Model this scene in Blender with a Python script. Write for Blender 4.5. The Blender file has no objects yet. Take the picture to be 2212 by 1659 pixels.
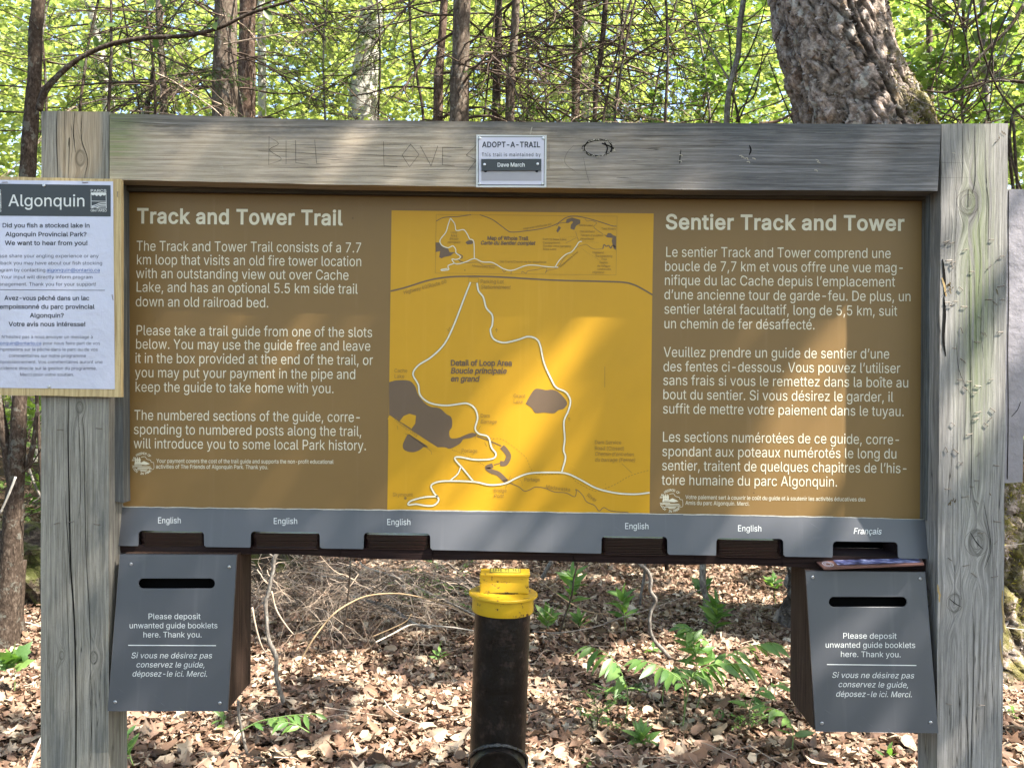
import bpy, math, random
import numpy as np
from mathutils import Vector, Matrix
from mathutils.geometry import tessellate_polygon, delaunay_2d_cdt

rad = math.radians
sc = bpy.context.scene
COL = sc.collection
rng = np.random.default_rng(7)
random.seed(7)

# ------------------------------------------------------------------ camera, sky, sun, exposure
CAM = Vector((0.0, -1.77, 1.5))
FPX = 1850.0            # focal length in units of a 2212 px wide picture
cam = bpy.data.cameras.new('camera')
cam_ob = bpy.data.objects.new('camera', cam)
COL.objects.link(cam_ob)
cam_ob.location = CAM
cam_rot = Matrix.Rotation(rad(90 - 0.25), 3, 'X') @ Matrix.Rotation(rad(0.45), 3, 'Z')
cam_ob.rotation_euler = cam_rot.to_euler()
cam.sensor_width = 36.0
cam.lens = 36.0 * FPX / 2212.0
cam.clip_start, cam.clip_end = 0.05, 1000.0
sc.camera = cam_ob

SUN = Vector((0.56, -0.217, 0.80)).normalized()      # direction towards the sun
world = bpy.data.worlds.new('World')
sc.world = world
world.use_nodes = True
wn = world.node_tree
wn.nodes.clear()
w_out = wn.nodes.new('ShaderNodeOutputWorld')
w_bg = wn.nodes.new('ShaderNodeBackground')
w_sky = wn.nodes.new('ShaderNodeTexSky')
w_sky.sky_type = 'NISHITA'
w_sky.sun_disc = False
w_sky.sun_elevation = math.asin(SUN.z)
w_sky.sun_rotation = math.atan2(SUN.x, SUN.y)
w_sky.dust_density = 2.0
w_bg.inputs[1].default_value = 0.135
wn.links.new(w_sky.outputs[0], w_bg.inputs[0])
wn.links.new(w_bg.outputs[0], w_out.inputs[0])
sun = bpy.data.lights.new('sun', 'SUN')
sun.energy = 5.0
sun.angle = rad(0.53)
sun.color = (1.0, 0.94, 0.85)
sun_ob = bpy.data.objects.new('sun', sun)
COL.objects.link(sun_ob)
sun_ob.rotation_euler = SUN.to_track_quat('Z', 'Y').to_euler()
sun_ob.location = SUN * 30
sc.view_settings.view_transform = 'Standard'
sc.view_settings.look = 'None'
sc.view_settings.gamma = 1.0
sc.view_settings.use_curve_mapping = False
sc.view_settings.exposure = 2.15
sc.cycles.use_denoising = True
sc.cycles.max_bounces = 6
sc.cycles.transparent_max_bounces = 4

# ------------------------------------------------------------------ measuring helpers
RC = np.array(cam_rot)
CP = np.array(CAM)
def ray(u, v):
    return RC @ np.array([(u - 1106.0) / FPX, -(v - 829.5) / FPX, -1.0])
def U(u, v, y):                       # the point at depth plane y seen at (u, v)
    d = ray(u, v)
    return CP + d * ((y - CP[1]) / d[1])
def Ud(u, v, dist):                   # same, by distance from the viewpoint
    return U(u, v, dist + CP[1])
def Ug(u, v, z=0.0):                  # the point of the ground seen at (u, v)
    d = ray(u, v)
    return CP + d * ((z - CP[2]) / d[2])
def flat(y):
    return lambda u, v: y
def tilt(v0, y0, v1, y1):             # a plane that leans: depth y0 at height v0, y1 at v1
    a, b = 1.0 / (y0 - CP[1]), 1.0 / (y1 - CP[1])
    return lambda u, v: 1.0 / (a + (b - a) * (v - v0) / (v1 - v0)) + CP[1]
def ct(u0, v0, s):                    # a measuring window: origin in source pixels and its zoom
    return lambda x, y: ((u0 + x / s) / 1.20571, (v0 + y / s) / 1.20571)
KA = ct(0, 1320, 2.44); KB = ct(880, 1320, 2.44); KC = ct(1767, 1320, 2.44)
K1 = ct(0, 0, 2.44); K2 = ct(880, 0, 2.44); K3 = ct(1767, 0, 2.44)
KM = ct(960, 520, 2.02375); KI = ct(1100, 530, 4.0963); KN = ct(0, 460, 2.8606)
KP = ct(1230, 340, 10.3667); KV = ct(1160, 1460, 3.3167)
KL = ct(600, 1420, 3.3515); KR = ct(1380, 1440, 2.9629); KS = ct(2400, 1300, 2.371); KT = ct(2400, 400, 1.659)
def Lk(k, pts): return [k(*p) for p in pts]

# ------------------------------------------------------------------ object helpers
def tag(o, label=None, cat=None, group=None, kind=None):
    if label: o['label'] = label
    if cat: o['category'] = cat
    if group: o['group'] = group
    if kind: o['kind'] = kind
    return o
WLOC = {}
SMALL = {'map_lettering', 'lettering', 'carving', 'map_line', 'map_title', 'paragraph', 'heading', 'small_print', 'notice_lettering', 'notice_link', 'banner_lettering', 'slot_lettering', 'plaque_lettering', 'name_lettering', 'wood_chip', 'crack', 'emblem', 'paper_scrap', 'chipped_rim', 'sticker_marks', 'knot_hole', 'knot_ring', 'splinter', 'lake', 'trail_line', 'trail_edge', 'island', 'cover_emblem', 'slot_divider', 'dent', 'coin_slit', 'screw_hole'}
def thing(name, loc, label, cat, group=None):
    o = bpy.data.objects.new(name, None)
    o.empty_display_size = 0.1
    COL.objects.link(o)
    o.location = loc
    WLOC[o] = Vector(loc)
    return tag(o, label, cat, group)
class Acc:
    """collects vertices and faces of one mesh"""
    def __init__(s): s.V = []; s.F = []; s.n = 0
    def add(s, verts, faces):
        s.V.append(np.asarray(verts, dtype=np.float64).reshape(-1, 3))
        n = s.n
        for f in faces: s.F.append([i + n for i in f])
        s.n += len(s.V[-1])
    def addnp(s, verts, tris):
        s.V.append(verts)
        s.F.extend((tris + s.n).tolist())
        s.n += len(verts)
    def build(s, name, mat, parent=None, smooth=False, label=None, kind=None):
        V = np.concatenate(s.V) if s.V else np.zeros((0, 3))
        return mk(name, V, s.F, mat, parent, smooth, label, kind)
def mk(name, V, F, mat, parent=None, smooth=False, label=None, kind=None):
    off = WLOC.get(parent, Vector((0, 0, 0)))
    V = np.asarray(V, dtype=np.float64) - np.array(off)
    me = bpy.data.meshes.new(name)
    me.from_pydata(V.tolist() if len(V) < 20000 else V, [], F)
    if mat: me.materials.append(mat)
    if smooth: me.polygons.foreach_set('use_smooth', np.ones(len(me.polygons), dtype=bool))
    me.update()
    o = bpy.data.objects.new(name, me)
    COL.objects.link(o)
    if parent: o.parent = parent
    WLOC[o] = off
    if label: o['label'] = label
    if kind or name in SMALL: o['kind'] = kind or 'stuff'
    return o
def mk_tris(name, V, T, mat, parent=None, smooth=False, label=None, kind=None):
    off = WLOC.get(parent, Vector((0, 0, 0)))
    V = np.ascontiguousarray(V - np.array(off), dtype=np.float32)
    T = np.ascontiguousarray(T, dtype=np.int32)
    me = bpy.data.meshes.new(name)
    me.vertices.add(len(V)); me.vertices.foreach_set('co', V.ravel())
    me.loops.add(T.size); me.loops.foreach_set('vertex_index', T.ravel())
    me.polygons.add(len(T))
    me.polygons.foreach_set('loop_start', np.arange(0, T.size, 3, dtype=np.int32))
    me.polygons.foreach_set('loop_total', np.full(len(T), 3, dtype=np.int32))
    if smooth: me.polygons.foreach_set('use_smooth', np.ones(len(T), dtype=bool))
    if mat: me.materials.append(mat)
    me.update(calc_edges=True)
    o = bpy.data.objects.new(name, me)
    COL.objects.link(o)
    if parent: o.parent = parent
    WLOC[o] = off
    if label: o['label'] = label
    if kind: o['kind'] = kind
    return o
def bevel(o, w=0.002, seg=2):
    m = o.modifiers.new('bevel', 'BEVEL'); m.width = w; m.segments = seg
    m.limit_method = 'ANGLE'; m.angle_limit = rad(40)
    return o
def _area(c): return 0.5 * sum(c[i][0] * c[(i + 1) % len(c)][1] - c[(i + 1) % len(c)][0] * c[i][1] for i in range(len(c)))
def _inside(p, c):
    k = False; n = len(c)
    for i in range(n):
        (x0, y0), (x1, y1) = c[i], c[(i + 1) % n]
        if (y0 > p[1]) != (y1 > p[1]) and p[0] < (x1 - x0) * (p[1] - y0) / (y1 - y0) + x0: k = not k
    return k
def tess(contours):
    base = []; k = 0
    for c in contours: base.append(k); k += len(c)
    order = sorted(range(len(contours)), key=lambda i: -abs(_area(contours[i])))
    depth = {i: sum(1 for j in order if j != i and abs(_area(contours[j])) > abs(_area(contours[i])) and _inside(contours[i][0], contours[j])) for i in order}
    out = []
    for i in order:
        if depth[i] % 2: continue
        grp = [i] + [j for j in order if depth[j] == depth[i] + 1 and _inside(contours[j][0], contours[i])]
        idx = [base[g] + q for g in grp for q in range(len(contours[g]))]
        T = tessellate_polygon([[Vector((x, y, 0)) for x, y in contours[g]] for g in grp])
        pts = [p for g in grp for p in contours[g]]
        for t in T:
            a, b, c = (pts[q] for q in t)
            s = (b[0] - a[0]) * (c[1] - a[1]) - (c[0] - a[0]) * (b[1] - a[1])
            if abs(s) < 1e-9: continue
            out.append([idx[q] for q in (t if s > 0 else (t[0], t[2], t[1]))])
    return out
def plate(acc, contours, dep, thick):
    """a sheet cut to outline (first contour) with holes, drawn in picture units on the plane dep"""
    pts = [p for c in contours for p in c]
    front = [U(u, v, dep(u, v)) for u, v in pts]
    n = len(pts)
    T = tess(contours)
    if thick <= 0:
        acc.add(front, T); return
    back = [p + np.array([0, thick, 0]) for p in front]
    faces = list(T) + [[i + n for i in reversed(t)] for t in T]
    k = 0
    for c in contours:
        m = len(c)
        for i in range(m):
            a, b = k + i, k + (i + 1) % m
            faces.append([a, b, b + n, a + n])
        k += m
    acc.add(front + back, faces)
def rrect(u0, v0, u1, v1, r, n=4, corners='abcd'):
    out = []
    for cx, cy, a0, c in ((u1 - r, v0 + r, -90, 'b'), (u1 - r, v1 - r, 0, 'c'), (u0 + r, v1 - r, 90, 'd'), (u0 + r, v0 + r, 180, 'a')):
        if c not in corners:
            out.append({'a': (u0, v0), 'b': (u1, v0), 'c': (u1, v1), 'd': (u0, v1)}[c]); continue
        for i in range(n + 1):
            t = rad(a0 + 90 * i / n)
            out.append((cx + r * math.cos(t), cy + r * math.sin(t)))
    return out
def catmull(P, k=5):
    P = [np.array(p, dtype=float) for p in P]
    if len(P) < 3: return P
    Q = [2 * P[0] - P[1]] + P + [2 * P[-1] - P[-2]]
    out = []
    for i in range(1, len(Q) - 2):
        a, b, c, d = Q[i - 1:i + 3]
        for j in range(k):
            t = j / k
            out.append(0.5 * ((2 * b) + (c - a) * t + (2 * a - 5 * b + 4 * c - d) * t * t + (3 * b - a - 3 * c + d) * t ** 3))
    out.append(P[-1])
    return out
def ribbon(acc, pts, w, dep, smooth=True, dash=None, taper=False):
    """a printed line of width w along pts (picture units)"""
    P = catmull(pts) if smooth else [np.array(p, float) for p in pts]
    P = [p for i, p in enumerate(P) if i == 0 or np.hypot(*(p - P[i - 1])) > 1e-4]
    segs = [P]
    if dash:
        on, off = dash
        L = [0.0]
        for i in range(1, len(P)): L.append(L[-1] + np.hypot(*(P[i] - P[i - 1])))
        xs = [p[0] for p in P]; ys = [p[1] for p in P]
        segs = []; t = 0
        while t < L[-1]:
            e = min(t + on, L[-1])
            segs.append([np.array([np.interp(s, L, xs), np.interp(s, L, ys)]) for s in (t, e)])
            t += on + off
    for S in segs:
        n = len(S)
        if n < 2: continue
        A = []
        for i in range(n):
            d = S[min(i + 1, n - 1)] - S[max(i - 1, 0)]
            d = d / (np.hypot(*d) + 1e-9)
            nn = np.array([-d[1], d[0]])
            ww = w * 0.5
            if taper: ww *= max(0.12, math.sin(math.pi * (i + 0.4) / (n - 0.2)) ** 0.5)
            for s in (1, -1):
                q = S[i] + nn * s * ww
                A.append(U(q[0], q[1], dep(q[0], q[1])))
        acc.add(A, [[2 * i, 2 * i + 1, 2 * i + 3, 2 * i + 2] for i in range(n - 1)])
def disc(acc, u, v, r, dep, n=16, ru=None):
    c = [(u + (ru or r) * math.cos(2 * math.pi * i / n), v + r * math.sin(2 * math.pi * i / n)) for i in range(n)]
    plate(acc, [c], dep, 0)
def box(acc, a, b):
    x0, y0, z0 = a; x1, y1, z1 = b
    V = [(x0, y0, z0), (x1, y0, z0), (x1, y1, z0), (x0, y1, z0), (x0, y0, z1), (x1, y0, z1), (x1, y1, z1), (x0, y1, z1)]
    acc.add(V, [[0, 3, 2, 1], [4, 5, 6, 7], [0, 1, 5, 4], [1, 2, 6, 5], [2, 3, 7, 6], [3, 0, 4, 7]])
def tube(acc, P, R, sides=6, cap=True, jit=0.0):
    P = np.asarray(P, dtype=float); n = len(P)
    R = np.full(n, R, dtype=float) if np.isscalar(R) else np.asarray(R, float)
    T = np.gradient(P, axis=0)
    T /= np.linalg.norm(T, axis=1)[:, None] + 1e-12
    ref = np.array([0, 0, 1.0]) if abs(T[0][2]) < 0.8 else np.array([1.0, 0, 0])
    V = np.zeros((n, sides, 3))
    ang = np.arange(sides) * 2 * math.pi / sides
    for i in range(n):
        a = np.cross(T[i], ref); a /= np.linalg.norm(a) + 1e-12
        b = np.cross(T[i], a)
        ref = np.cross(a, T[i])
        r = R[i] * (1 + (rng.random(sides) - 0.5) * jit)
        V[i] = P[i] + (np.cos(ang) * r)[:, None] * a + (np.sin(ang) * r)[:, None] * b
    F = []
    for i in range(n - 1):
        for j in range(sides):
            k = (j + 1) % sides
            F.append([i * sides + j, i * sides + k, (i + 1) * sides + k, (i + 1) * sides + j])
    if cap:
        F.append(list(range(sides - 1, -1, -1)))
        F.append([(n - 1) * sides + j for j in range(sides)])
    acc.add(V.reshape(-1, 3), F)

GLYPH_DATA = r'''A480|16,0 201,509 276,509 463,0 395,0 287,302 264,372 232,478 245,478 213,371 191,302 85,0|110,142 110,199 370,199 370,142
B456|60,0 60,509 241,509 289,504 329,491 359,469 381,442 394,410 398,374 395,344 387,320 356,286 315,267 315,262 339,257 363,245 385,227 402,203 414,173 418,136 413,100 400,67 377,39 344,18 301,4 247,0|125,57 245,57 296,63 330,80 349,105 355,137 352,161 342,184 327,203 306,218 279,228 248,231 125,231|125,285 238,285 288,296 308,309 323,326 333,348 336,372 330,403 313,429 283,446 240,452 125,452
C510|267,-7 205,1 150,25 104,63 70,115 48,179 40,254 48,329 70,393 104,445 150,484 205,508 267,516 340,504 373,490 402,471 427,447 448,418 463,385 473,348 408,348 389,395 357,428 315,449 267,456 223,450 184,432 150,403 125,364 109,314 103,254 109,194 125,145 151,105 184,76 223,59 267,53 315,60 357,81 389,114 408,160 473,160 463,124 448,91 428,62 402,38 373,19 341,5 305,-4
D502|219,0 96,0 96,57 215,57 272,63 318,81 354,110 379,149 394,198 399,255 394,312 379,361 354,399 320,428 275,446 221,452 93,452 93,509 225,509 294,501 353,478 399,441 433,391 455,329 462,255 455,181 433,119 398,68 351,31 291,8|125,509 125,0 60,0 60,509
E419|60,0 60,509 372,509 372,452 125,452 125,286 355,286 355,229 125,229 125,57 375,57 375,0
F410|60,0 60,509 369,509 369,452 125,452 125,278 346,278 346,221 125,221 125,0
G520|269,-7 205,1 149,25 104,64 69,116 47,179 40,254 47,329 69,393 103,445 149,484 203,508 265,516 304,513 340,504 374,489 403,469 429,445 449,416 465,384 474,349 408,349 387,393 356,427 315,448 265,456 222,450 183,432 150,404 125,364 109,314 103,254 109,194 125,145 151,105 184,76 224,59 269,53 309,57 345,71 374,93 396,123 410,160 415,202 434,199 283,199 283,256 478,256 478,200 471,141 451,91 419,50 377,19 326,0
H517|60,0 60,509 125,509 125,289 392,289 392,509 457,509 457,0 392,0 392,232 125,232 125,0
I300|31,0 31,57 118,57 118,452 31,452 31,509 269,509 269,452 183,452 183,57 269,57 269,0
J396|185,-7 124,3 75,33 44,81 33,145 33,173 98,173 98,145 104,104 122,74 149,56 185,50 220,56 248,74 266,104 272,145 272,509 336,509 336,145 326,81 294,33 246,3
K467|104,145 104,216 139,261 174,303 212,344 364,509 448,509 231,276 228,276|60,0 60,509 125,509 125,334 124,225 125,193 125,0|372,0 188,259 228,309 449,0
L393|60,0 60,509 125,509 125,57 361,57 361,0
M628|60,0 60,509 152,509 277,187 287,159 299,123 311,84 322,49 307,49 318,83 330,121 342,158 352,187 476,509 568,509 568,0 504,0 504,291 504,327 505,369 506,413 507,457 513,457 498,409 482,363 467,322 456,291 342,0 286,0 170,291 159,321 145,361 129,408 112,457 119,457 120,416 121,372 122,328 122,291 122,0
N523|60,0 60,509 136,509 343,183 363,151 388,107 414,55 405,54 401,108 399,157 399,195 399,509 463,509 463,0 387,0 202,290 177,331 148,381 108,452 119,454 122,384 124,328 125,291 125,0
O533|267,-7 205,1 150,25 105,63 70,115 48,179 40,254 48,329 70,393 105,445 150,484 205,508 267,516 329,508 384,484 429,445 464,393 486,329 493,254 486,179 464,115 429,63 384,25 329,1|267,53 310,59 349,76 383,105 408,144 425,194 430,254 425,314 408,365 383,404 349,433 310,450 267,456 223,450 184,433 151,404 125,364 109,314 103,254 109,194 125,144 151,105 184,76 223,59
P445|60,0 60,509 235,509 289,503 332,487 366,462 390,430 404,391 409,348 404,304 390,265 366,233 332,207 289,191 235,186 109,186 109,242 233,242 269,246 297,256 318,272 333,294 342,319 344,348 342,376 333,402 318,423 297,439 268,449 232,452 125,452 125,0
R449|60,0 60,509 236,509 290,504 333,489 367,465 390,433 405,395 409,352 405,309 390,271 367,240 333,217 289,203 236,198 96,198 96,255 234,255 269,258 298,267 319,281 334,300 342,324 345,352 342,380 334,405 319,425 298,440 269,449 233,452 125,452 125,0|353,0 230,229 303,229 428,0
S447|224,-9 172,-4 128,9 91,31 64,60 46,96 38,137 104,137 110,110 123,88 142,71 166,59 224,49 257,52 286,60 311,74 329,92 341,114 346,139 342,161 332,179 296,205 245,222 184,239 128,260 86,289 60,326 52,372 58,413 75,448 102,476 138,498 180,511 227,516 275,511 316,498 351,476 377,449 394,415 401,378 337,378 326,412 302,437 267,453 225,459 194,456 167,448 145,435 129,418 118,398 115,376 119,352 131,334 169,308 212,293 264,279 312,264 359,238 395,198 405,171 408,139 403,99 386,64 360,34 323,11 278,-4
T449|32,452 32,509 417,509 417,452 257,452 257,0 193,0 193,452
V480|204,0 16,509 84,509 192,206 215,137 248,31 235,31 267,138 290,206 395,509 463,509 278,0
W686|155,0 16,509 82,509 163,196 175,145 187,94 197,40 189,40 200,94 211,145 224,196 306,509 380,509 462,196 474,145 486,94 497,40 488,40 499,94 510,145 523,196 603,509 670,509 530,0 455,0 368,323 351,391 336,475 350,475 335,395 318,323 230,0
Y472|203,0 203,208 16,509 91,509 192,344 222,292 250,230 224,230 251,293 280,344 381,509 455,509 268,208 268,0
a389|160,-9 126,-5 94,5 68,22 48,45 35,73 30,108 34,138 43,161 58,179 78,193 125,211 178,220 234,227 265,235 273,243 276,255 276,257 267,297 240,322 196,331 149,322 118,301 100,274 41,291 57,322 79,346 104,364 133,375 194,384 239,379 286,360 306,343 322,320 333,290 337,251 337,0 277,0 277,52 272,52 252,25 215,1|170,45 202,49 228,59 248,74 263,93 272,115 276,138 276,190 259,182 231,176 200,171 175,168 134,159 103,139 95,124 92,105 102,72 130,52
b424|229,-8 198,-5 172,4 138,31 118,59 112,59 112,0 53,0 53,509 114,509 114,319 118,319 137,346 171,373 197,381 229,384 274,378 313,361 345,332 370,293 385,245 390,189 385,133 370,84 346,45 313,16 274,-2|220,47 253,51 279,66 301,88 316,117 325,151 328,189 325,227 316,261 301,290 280,311 253,325 220,330 188,325 161,312 140,291 125,263 116,229 113,189 116,150 125,115 140,86 162,65 188,51
c396|207,-8 159,-2 117,16 82,46 56,85 40,133 34,187 40,243 56,291 82,330 117,360 159,378 207,384 260,377 305,356 340,322 362,277 303,262 290,289 270,311 242,325 207,330 173,325 145,310 124,287 108,258 99,224 96,187 99,151 108,117 124,89 145,66 173,51 207,46 243,52 271,66 292,89 304,117 363,102 341,56 306,21 261,-1
d424|195,-8 151,-2 111,16 79,45 55,84 39,133 34,189 39,245 55,293 79,332 112,361 151,378 196,384 228,381 253,373 287,346 306,319 311,319 311,509 372,509 372,0 313,0 313,59 307,59 287,31 252,4 227,-5|205,47 236,51 263,65 284,86 299,115 309,150 312,189 309,229 300,263 284,291 263,312 237,325 205,330 172,325 145,311 124,290 108,261 99,227 96,189 99,151 109,117 124,88 145,66 172,51
e404|212,-8 161,-2 117,16 82,46 56,85 40,132 34,187 39,242 55,290 81,329 115,359 157,378 205,384 266,374 294,361 319,341 341,315 357,282 368,242 371,194 371,169 75,169 75,221 338,221 310,202 307,237 298,269 283,294 263,314 237,326 205,330 173,326 146,313 125,294 109,270 99,241 96,211 96,178 100,139 110,106 128,80 151,61 179,50 212,46 254,53 285,73 306,105 365,91 353,63 335,39 311,19 283,4 249,-5
f254|228,379 228,327 6,327 6,379|81,0 81,432 84,461 96,486 113,505 135,519 187,530 222,527 243,521 227,468 215,472 195,474 171,470 154,460 145,443 142,419 142,0
g425|207,-151 168,-148 134,-140 82,-110 51,-69 101,-41 122,-66 154,-88 207,-97 249,-92 282,-75 304,-47 311,-6 311,68 306,68 287,41 252,16 227,8 195,5 152,10 113,27 80,53 55,90 39,136 34,191 39,246 55,293 80,332 112,361 152,378 196,384 228,382 253,373 288,346 308,319 313,319 313,379 372,379 372,-9 367,-54 350,-90 324,-117 291,-136 251,-147|205,59 237,63 264,75 285,95 300,121 309,154 312,193 309,231 300,264 285,291 264,312 237,325 205,330 172,325 145,312 124,290 109,262 99,229 96,193 99,155 109,123 124,96 145,76 172,63
h410|114,227 114,0 53,0 53,509 114,509 114,287 102,287 124,332 152,362 187,379 227,384 264,380 295,369 321,349 341,321 353,285 357,240 357,0 296,0 296,235 290,275 273,304 246,323 210,329 184,326 161,317 141,303 126,283 117,257
i167|53,0 53,379 114,379 114,0|84,443 67,446 54,455 44,468 41,483 44,499 54,512 67,521 84,524 100,521 114,512 123,499 126,483 123,468 114,455 100,446
j167|53,379 114,379 114,-30 111,-63 102,-90 86,-113 65,-129 37,-139 4,-143 -10,-143 -10,-87 2,-87 25,-83 40,-72 50,-54 53,-29|83,443 67,446 53,455 44,468 41,483 44,499 53,512 67,521 83,524 100,521 114,512 123,499 126,483 123,468 114,455 100,446
k381|110,137 110,212 121,212 284,379 360,379 184,199 177,199|53,0 53,509 114,509 114,0|294,0 148,186 191,229 372,0
l189|139,-2 101,3 74,20 58,47 53,84 53,509 114,509 114,99 120,62 130,54 146,52 160,53 170,54 181,3 162,-1
m610|53,0 53,379 112,379 112,295 108,295 118,323 132,346 172,376 219,386 257,380 287,361 309,331 321,295 312,295 322,321 337,343 381,375 437,386 468,383 497,372 522,354 541,328 553,296 557,255 557,0 496,0 496,254 490,289 473,313 447,326 419,330 395,328 374,320 345,290 335,247 335,0 274,0 274,260 269,288 253,311 229,326 199,330 158,320 140,307 126,289 117,266 114,238 114,0
n410|114,227 114,0 53,0 53,379 112,379 112,287 102,287 124,332 152,362 187,379 227,384 264,380 295,369 321,349 341,321 353,285 357,240 357,0 296,0 296,235 290,275 273,304 246,323 210,329 184,326 161,317 141,303 126,283 117,257
o415|207,-8 159,-2 117,16 82,46 56,85 40,133 34,187 40,243 56,291 82,330 117,360 159,378 207,384 256,378 299,360 333,330 359,291 376,243 381,187 376,133 359,85 333,46 299,16 256,-2|207,46 242,51 270,66 292,89 307,117 316,151 319,187 316,224 307,258 292,287 270,310 242,325 207,330 173,325 145,310 124,287 108,258 99,224 96,187 99,151 108,117 124,89 145,66 173,51
p424|53,-143 53,379 112,379 112,319 118,319 137,346 171,373 197,381 229,384 274,378 313,361 345,332 370,293 385,245 390,189 385,133 370,84 346,45 313,16 274,-2 229,-8 198,-5 173,4 138,31 118,59 114,59 114,-143|220,47 253,51 279,66 301,88 316,117 325,151 328,189 325,227 316,261 301,290 280,311 253,325 220,330 188,325 161,312 140,291 125,263 116,229 113,189 116,150 125,115 140,86 162,65 188,51
q424|372,-143 311,-143 311,59 306,59 287,31 252,4 227,-5 195,-8 151,-2 111,16 79,45 55,84 39,133 34,189 39,245 55,293 79,332 112,361 151,378 196,384 228,381 253,373 287,346 307,319 313,319 313,379 372,379|205,47 236,51 263,65 284,86 299,115 309,150 312,189 309,229 300,263 284,291 263,312 237,325 205,330 172,325 145,311 124,290 108,261 99,227 96,189 99,151 109,117 124,88 145,66 172,51
r259|53,0 53,379 112,379 112,321 115,321 130,347 152,367 181,380 213,385 229,384 243,384 243,322 230,324 207,326 182,323 159,315 140,301 126,284 117,262 114,237 114,0
s365|182,-8 145,-5 112,3 84,18 62,38 45,63 36,94 94,107 105,79 124,60 150,49 181,45 217,50 244,62 262,81 268,103 265,121 254,136 237,147 212,155 149,170 104,186 72,208 53,237 47,274 51,305 65,332 87,354 115,370 149,381 187,384 223,381 254,372 279,358 299,339 324,290 268,277 258,298 243,316 219,328 187,333 156,329 131,317 114,299 109,277 112,258 124,243 172,223 229,209 275,194 306,171 325,142 331,107 326,75 312,47 290,24 260,6 223,-5
t227|204,379 204,327 6,327 6,379|65,471 126,471 126,98 128,76 136,61 150,53 170,50 185,51 202,54 213,2 192,-3 168,-4 125,2 92,21 72,52 65,93
u410|182,-5 146,-1 115,11 89,31 69,59 57,95 53,139 53,379 114,379 114,144 119,105 137,75 164,56 200,50 226,53 249,62 268,77 283,97 293,122 296,153 296,379 357,379 357,0 298,0 298,92 307,92 286,47 257,17 222,0
v389|163,0 17,379 84,379 165,155 187,87 206,21 184,21 203,87 224,155 305,379 371,379 226,0
w567|138,0 23,379 87,379 133,214 154,137 175,41 165,41 186,135 206,214 252,379 316,379 362,214 382,136 402,41 391,41 413,135 434,214 480,379 545,379 429,0 368,0 319,172 305,225 291,280 277,338 291,338 277,280 263,225 248,172 199,0
x379|21,0 171,218 171,171 29,379 100,379 147,306 179,253 207,206 175,206 202,253 233,306 282,379 352,379 209,169 209,214 358,0 287,0 231,85 200,136 173,182 205,182 178,136 148,85 91,0
y389|47,-139 61,-86 71,-87 104,-89 130,-74 151,-36 163,-1 17,379 84,379 165,155 187,87 206,21 184,21 202,87 224,155 305,379 371,379 204,-58 177,-107 139,-136 91,-145 65,-143
z380|42,0 42,46 254,320 254,323 48,323 48,379 333,379 333,331 126,60 126,56 339,56 339,0
0453|227,-7 174,1 130,24 95,62 69,113 53,178 48,254 53,330 69,395 95,447 130,484 174,508 227,516 279,508 323,484 358,447 384,395 400,330 405,254 400,178 384,113 359,62 323,24 279,1|227,50 261,56 290,74 313,103 330,144 340,194 344,254 340,314 330,365 313,405 290,435 261,453 227,460 192,453 163,435 140,405 123,365 113,314 109,254 113,194 123,144 140,103 163,74 192,56
1453|76,0 76,55 391,55 391,0|276,509 276,0 212,0 212,448 209,448 86,358 86,427 198,509
5453|221,-7 178,-2 140,11 108,32 83,60 66,93 60,130 122,130 127,108 138,89 173,60 221,50 250,53 276,64 298,82 314,104 324,131 328,162 324,193 314,221 297,244 275,262 248,273 218,277 167,268 128,246 67,253 96,509 366,509 366,452 151,452 134,301 136,301 178,325 229,334 263,330 294,321 321,306 345,285 364,260 379,231 388,199 391,163 385,117 369,76 343,41 309,15 268,-1
7453|97,0 323,448 323,452 62,452 62,509 391,509 391,449 165,0
2453|64,0 64,47 234,229 282,282 311,327 320,371 317,397 308,419 293,436 273,449 224,460 196,457 172,447 153,433 139,413 130,390 127,362 66,362 71,405 86,442 111,473 143,496 182,511 225,516 268,511 306,497 337,474 361,445 376,411 381,372 371,318 336,259 267,180 153,60 153,57 389,57 389,0
6453|226,-7 182,-1 142,15 109,40 84,74 69,115 64,162 68,199 80,239 137,340 252,509 322,509 151,261 145,261 165,288 196,307 235,314 278,309 316,295 346,271 370,240 384,201 389,157 384,112 368,73 343,39 310,14 271,-2|226,48 254,52 279,63 299,79 314,101 324,128 327,157 324,187 314,213 299,235 279,251 254,262 226,265 198,262 174,252 153,235 138,214 128,188 125,158 128,128 138,102 153,79 174,63 198,52
8453|226,-7 178,-2 136,11 101,33 74,62 57,96 52,135 55,166 65,195 81,220 101,241 125,256 153,265 153,267 119,282 93,308 76,342 70,380 75,417 90,450 114,477 146,498 184,511 226,516 269,511 306,498 337,477 361,450 377,417 382,380 376,342 359,308 333,282 300,267 300,265 327,256 351,241 372,220 387,195 397,166 401,135 395,96 378,62 352,33 317,11 275,-2|226,49 258,52 285,60 307,74 323,91 333,113 337,139 333,165 322,189 305,208 283,223 256,232 226,235 196,232 169,223 147,208 130,189 119,165 115,139 119,113 129,91 145,74 167,60 195,52|226,290 274,300 293,313 307,330 316,351 319,376 316,399 308,420 294,437 275,449 226,460 177,449 159,437 145,420 136,399 133,376 136,351 145,330 159,313 178,300
.188|95,-4 78,-1 63,9 53,24 50,41 53,59 63,73 78,83 95,87 113,83 128,73 138,59 141,41 138,24 128,9 113,-1
,188|38,-119 68,71 137,71 84,-119
-453|337,244 337,188 114,188 114,244
'206|78,318 70,509 136,509 128,318
’177|52,318 82,509 151,509 98,318
(273|89,207 101,324 132,441 177,539 236,539 191,428 161,313 151,207 160,115 188,16 236,-96 177,-96 139,-21 111,55 95,131
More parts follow.
